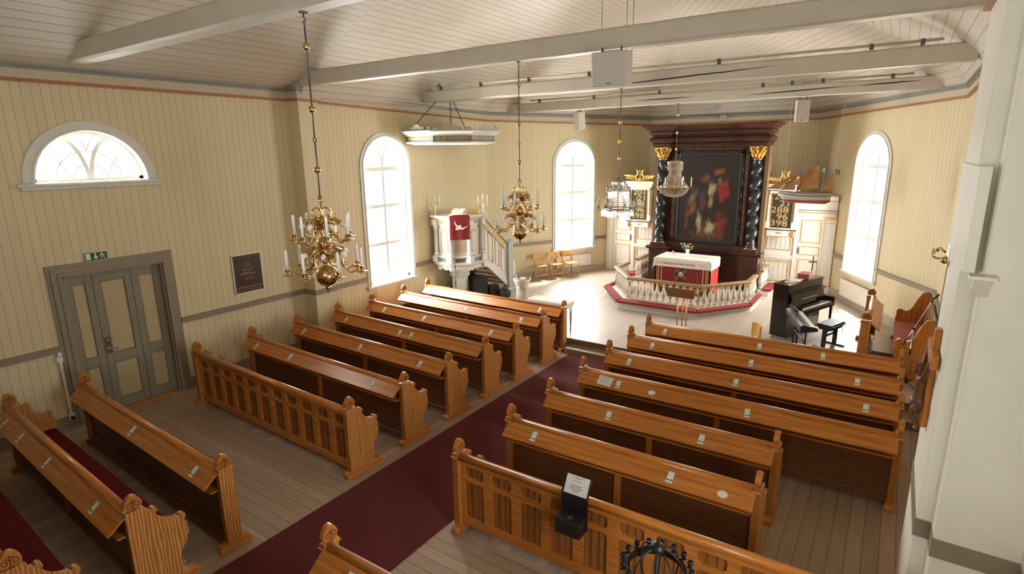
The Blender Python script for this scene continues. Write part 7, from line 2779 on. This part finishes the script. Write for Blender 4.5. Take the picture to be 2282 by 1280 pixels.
# ------------------------------------------------------------------ signs, print, cable duct
def exit_sign(label, mp, right=True):
    t = thing('exit_sign', label, 'sign', (0, 0, 0))
    mb = MB().bx(-0.16, 0.16, -0.065, 0.065, 0.0, 0.012, 0, mp)
    mb.build('plate', M['sign_green'], t)
    w = MB()
    w.bx(-0.16, 0.16, 0.060, 0.065, 0.012, 0.013, 0, mp)
    w.bx(-0.16, 0.16, -0.065, -0.060, 0.012, 0.013, 0, mp)
    w.bx(-0.16, -0.156, -0.065, 0.065, 0.012, 0.013, 0, mp)
    w.bx(0.156, 0.16, -0.065, 0.065, 0.012, 0.013, 0, mp)
    w.bx(-0.14, -0.075, -0.045, 0.05, 0.012, 0.0135, 0, mp)
    w.prism([(-0.015, 0.05), (0.005, 0.05), (0.005, -0.005), (0.03, -0.005), (-0.005, -0.05), (-0.04, -0.005), (-0.015, -0.005)], 'z', 0.012, 0.0135, 0, mp)
    # running figure
    w.ball((0.085, 0.042, 0.0125), 0.012, 8, 4, 0, mp, (1, 1, .1))
    for seg in ([(0.08, 0.028), (0.095, 0.0)], [(0.08, 0.028), (0.060, 0.012), (0.055, -0.006)], [(0.085, 0.026), (0.112, 0.016), (0.125, 0.028)], [(0.095, 0.0), (0.118, -0.018), (0.108, -0.045)], [(0.095, 0.0), (0.082, -0.026), (0.055, -0.03)]):
        w.tube([(p[0], p[1], 0.0125) for p in seg], 0.0065, 5, 0, mp)
    w.build('pictogram', M['sign_white'], t)


exit_sign('green exit sign with running figure above the side door', frame((XN + 0.008, 3.61, 2.665), (0, 1, 0), (0, 0, 1)))
ux = Vector((0.40, -0.917, 0))
p = slp(bR, dr, LS - 4.72, 3.57)
exit_sign('small green exit sign high on the wall behind the ship\'s mizzen sail', frame(p, dr, (0, 0, 1)) @ Matrix.Translation((0, 0, 0.008)))

t = thing('framed_print', 'dark banner print with gold words in a thin white frame, beside the door', 'picture', (0, 0, 0))
mp = frame((XN + 0.006, 6.11, 1.93), (0, 1, 0), (0, 0, 1))
mb = MB()
for (x0_, x1_, y0_, y1_) in ((-0.31, -0.29, -0.39, 0.39), (0.29, 0.31, -0.39, 0.39), (-0.31, 0.31, 0.37, 0.39), (-0.31, 0.31, -0.39, -0.37)):
    mb.bx(x0_, x1_, y0_, y1_, 0, 0.022, 0, mp)
mb.build('frame', M['white'], t, bevel=0.003)
MB().bx(-0.30, 0.30, -0.38, 0.38, 0, 0.010, 0, mp).build('print', M['poster'], t)
mb = MB()
for k, body in enumerate(('·Gif·', '·akt·på·', '·HERrens·', '·ord·')):
    add_text(mb, body, 0.085, mp @ Matrix.Translation((0.0, 0.17 - k * 0.088, 0.0115)))
mb.bx(-0.27, 0.27, -0.27, -0.258, 0.010, 0.0125, 0, mp)
for q in range(14):
    mb.bx(-0.27 + q * 0.0405, -0.263 + q * 0.0405, -0.36, -0.275, 0.010, 0.0125, 0, mp)
mb.build('gold_words', M['poster_gold'], t)
sh = MB()
for s in (-1, 1):
    sh.bx(s * 0.268 - 0.006, s * 0.268 + 0.006, -0.25, 0.34, 0.010, 0.012, 0, mp)
sh.bx(-0.27, 0.27, 0.325, 0.335, 0.010, 0.012, 0, mp)
sh.build('print_border', M['ship_brown'], t)

t = thing('cable_duct', 'white switch boxes and duct running down the wall left of the door', 'duct', (XN, 2.88, 0))
MB().bx(0.0, 0.03, -0.015, 0.015, 0.22, 1.10).build('duct', M['white'], t)
MB().bx(0.0, 0.045, -0.045, 0.035, 1.10, 1.19).build('switch_box', M['white'], t, bevel=0.006)
MB().bx(0.0, 0.04, -0.02, 0.035, 1.195, 1.26).build('small_box', M['white'], t, bevel=0.006)
sb = MB().bx(0.0, 0.04, -0.04, 0.04, 0.13, 0.23).build('wall_socket', M['white'], t, bevel=0.006)
MB().tube([(0.04, 0.0, 0.18), (0.08, 0.0, 0.18), (0.085, 0.02, 0.16)], 0.025, 8).build('plug', M['black'], sb)
MB().tube(smooth_path([(0.01, 0.0, 1.26), (0.012, 0.02, 1.36), (0.01, -0.05, 1.42)], 4), 0.004, 5).build('wire', M['white'], t)
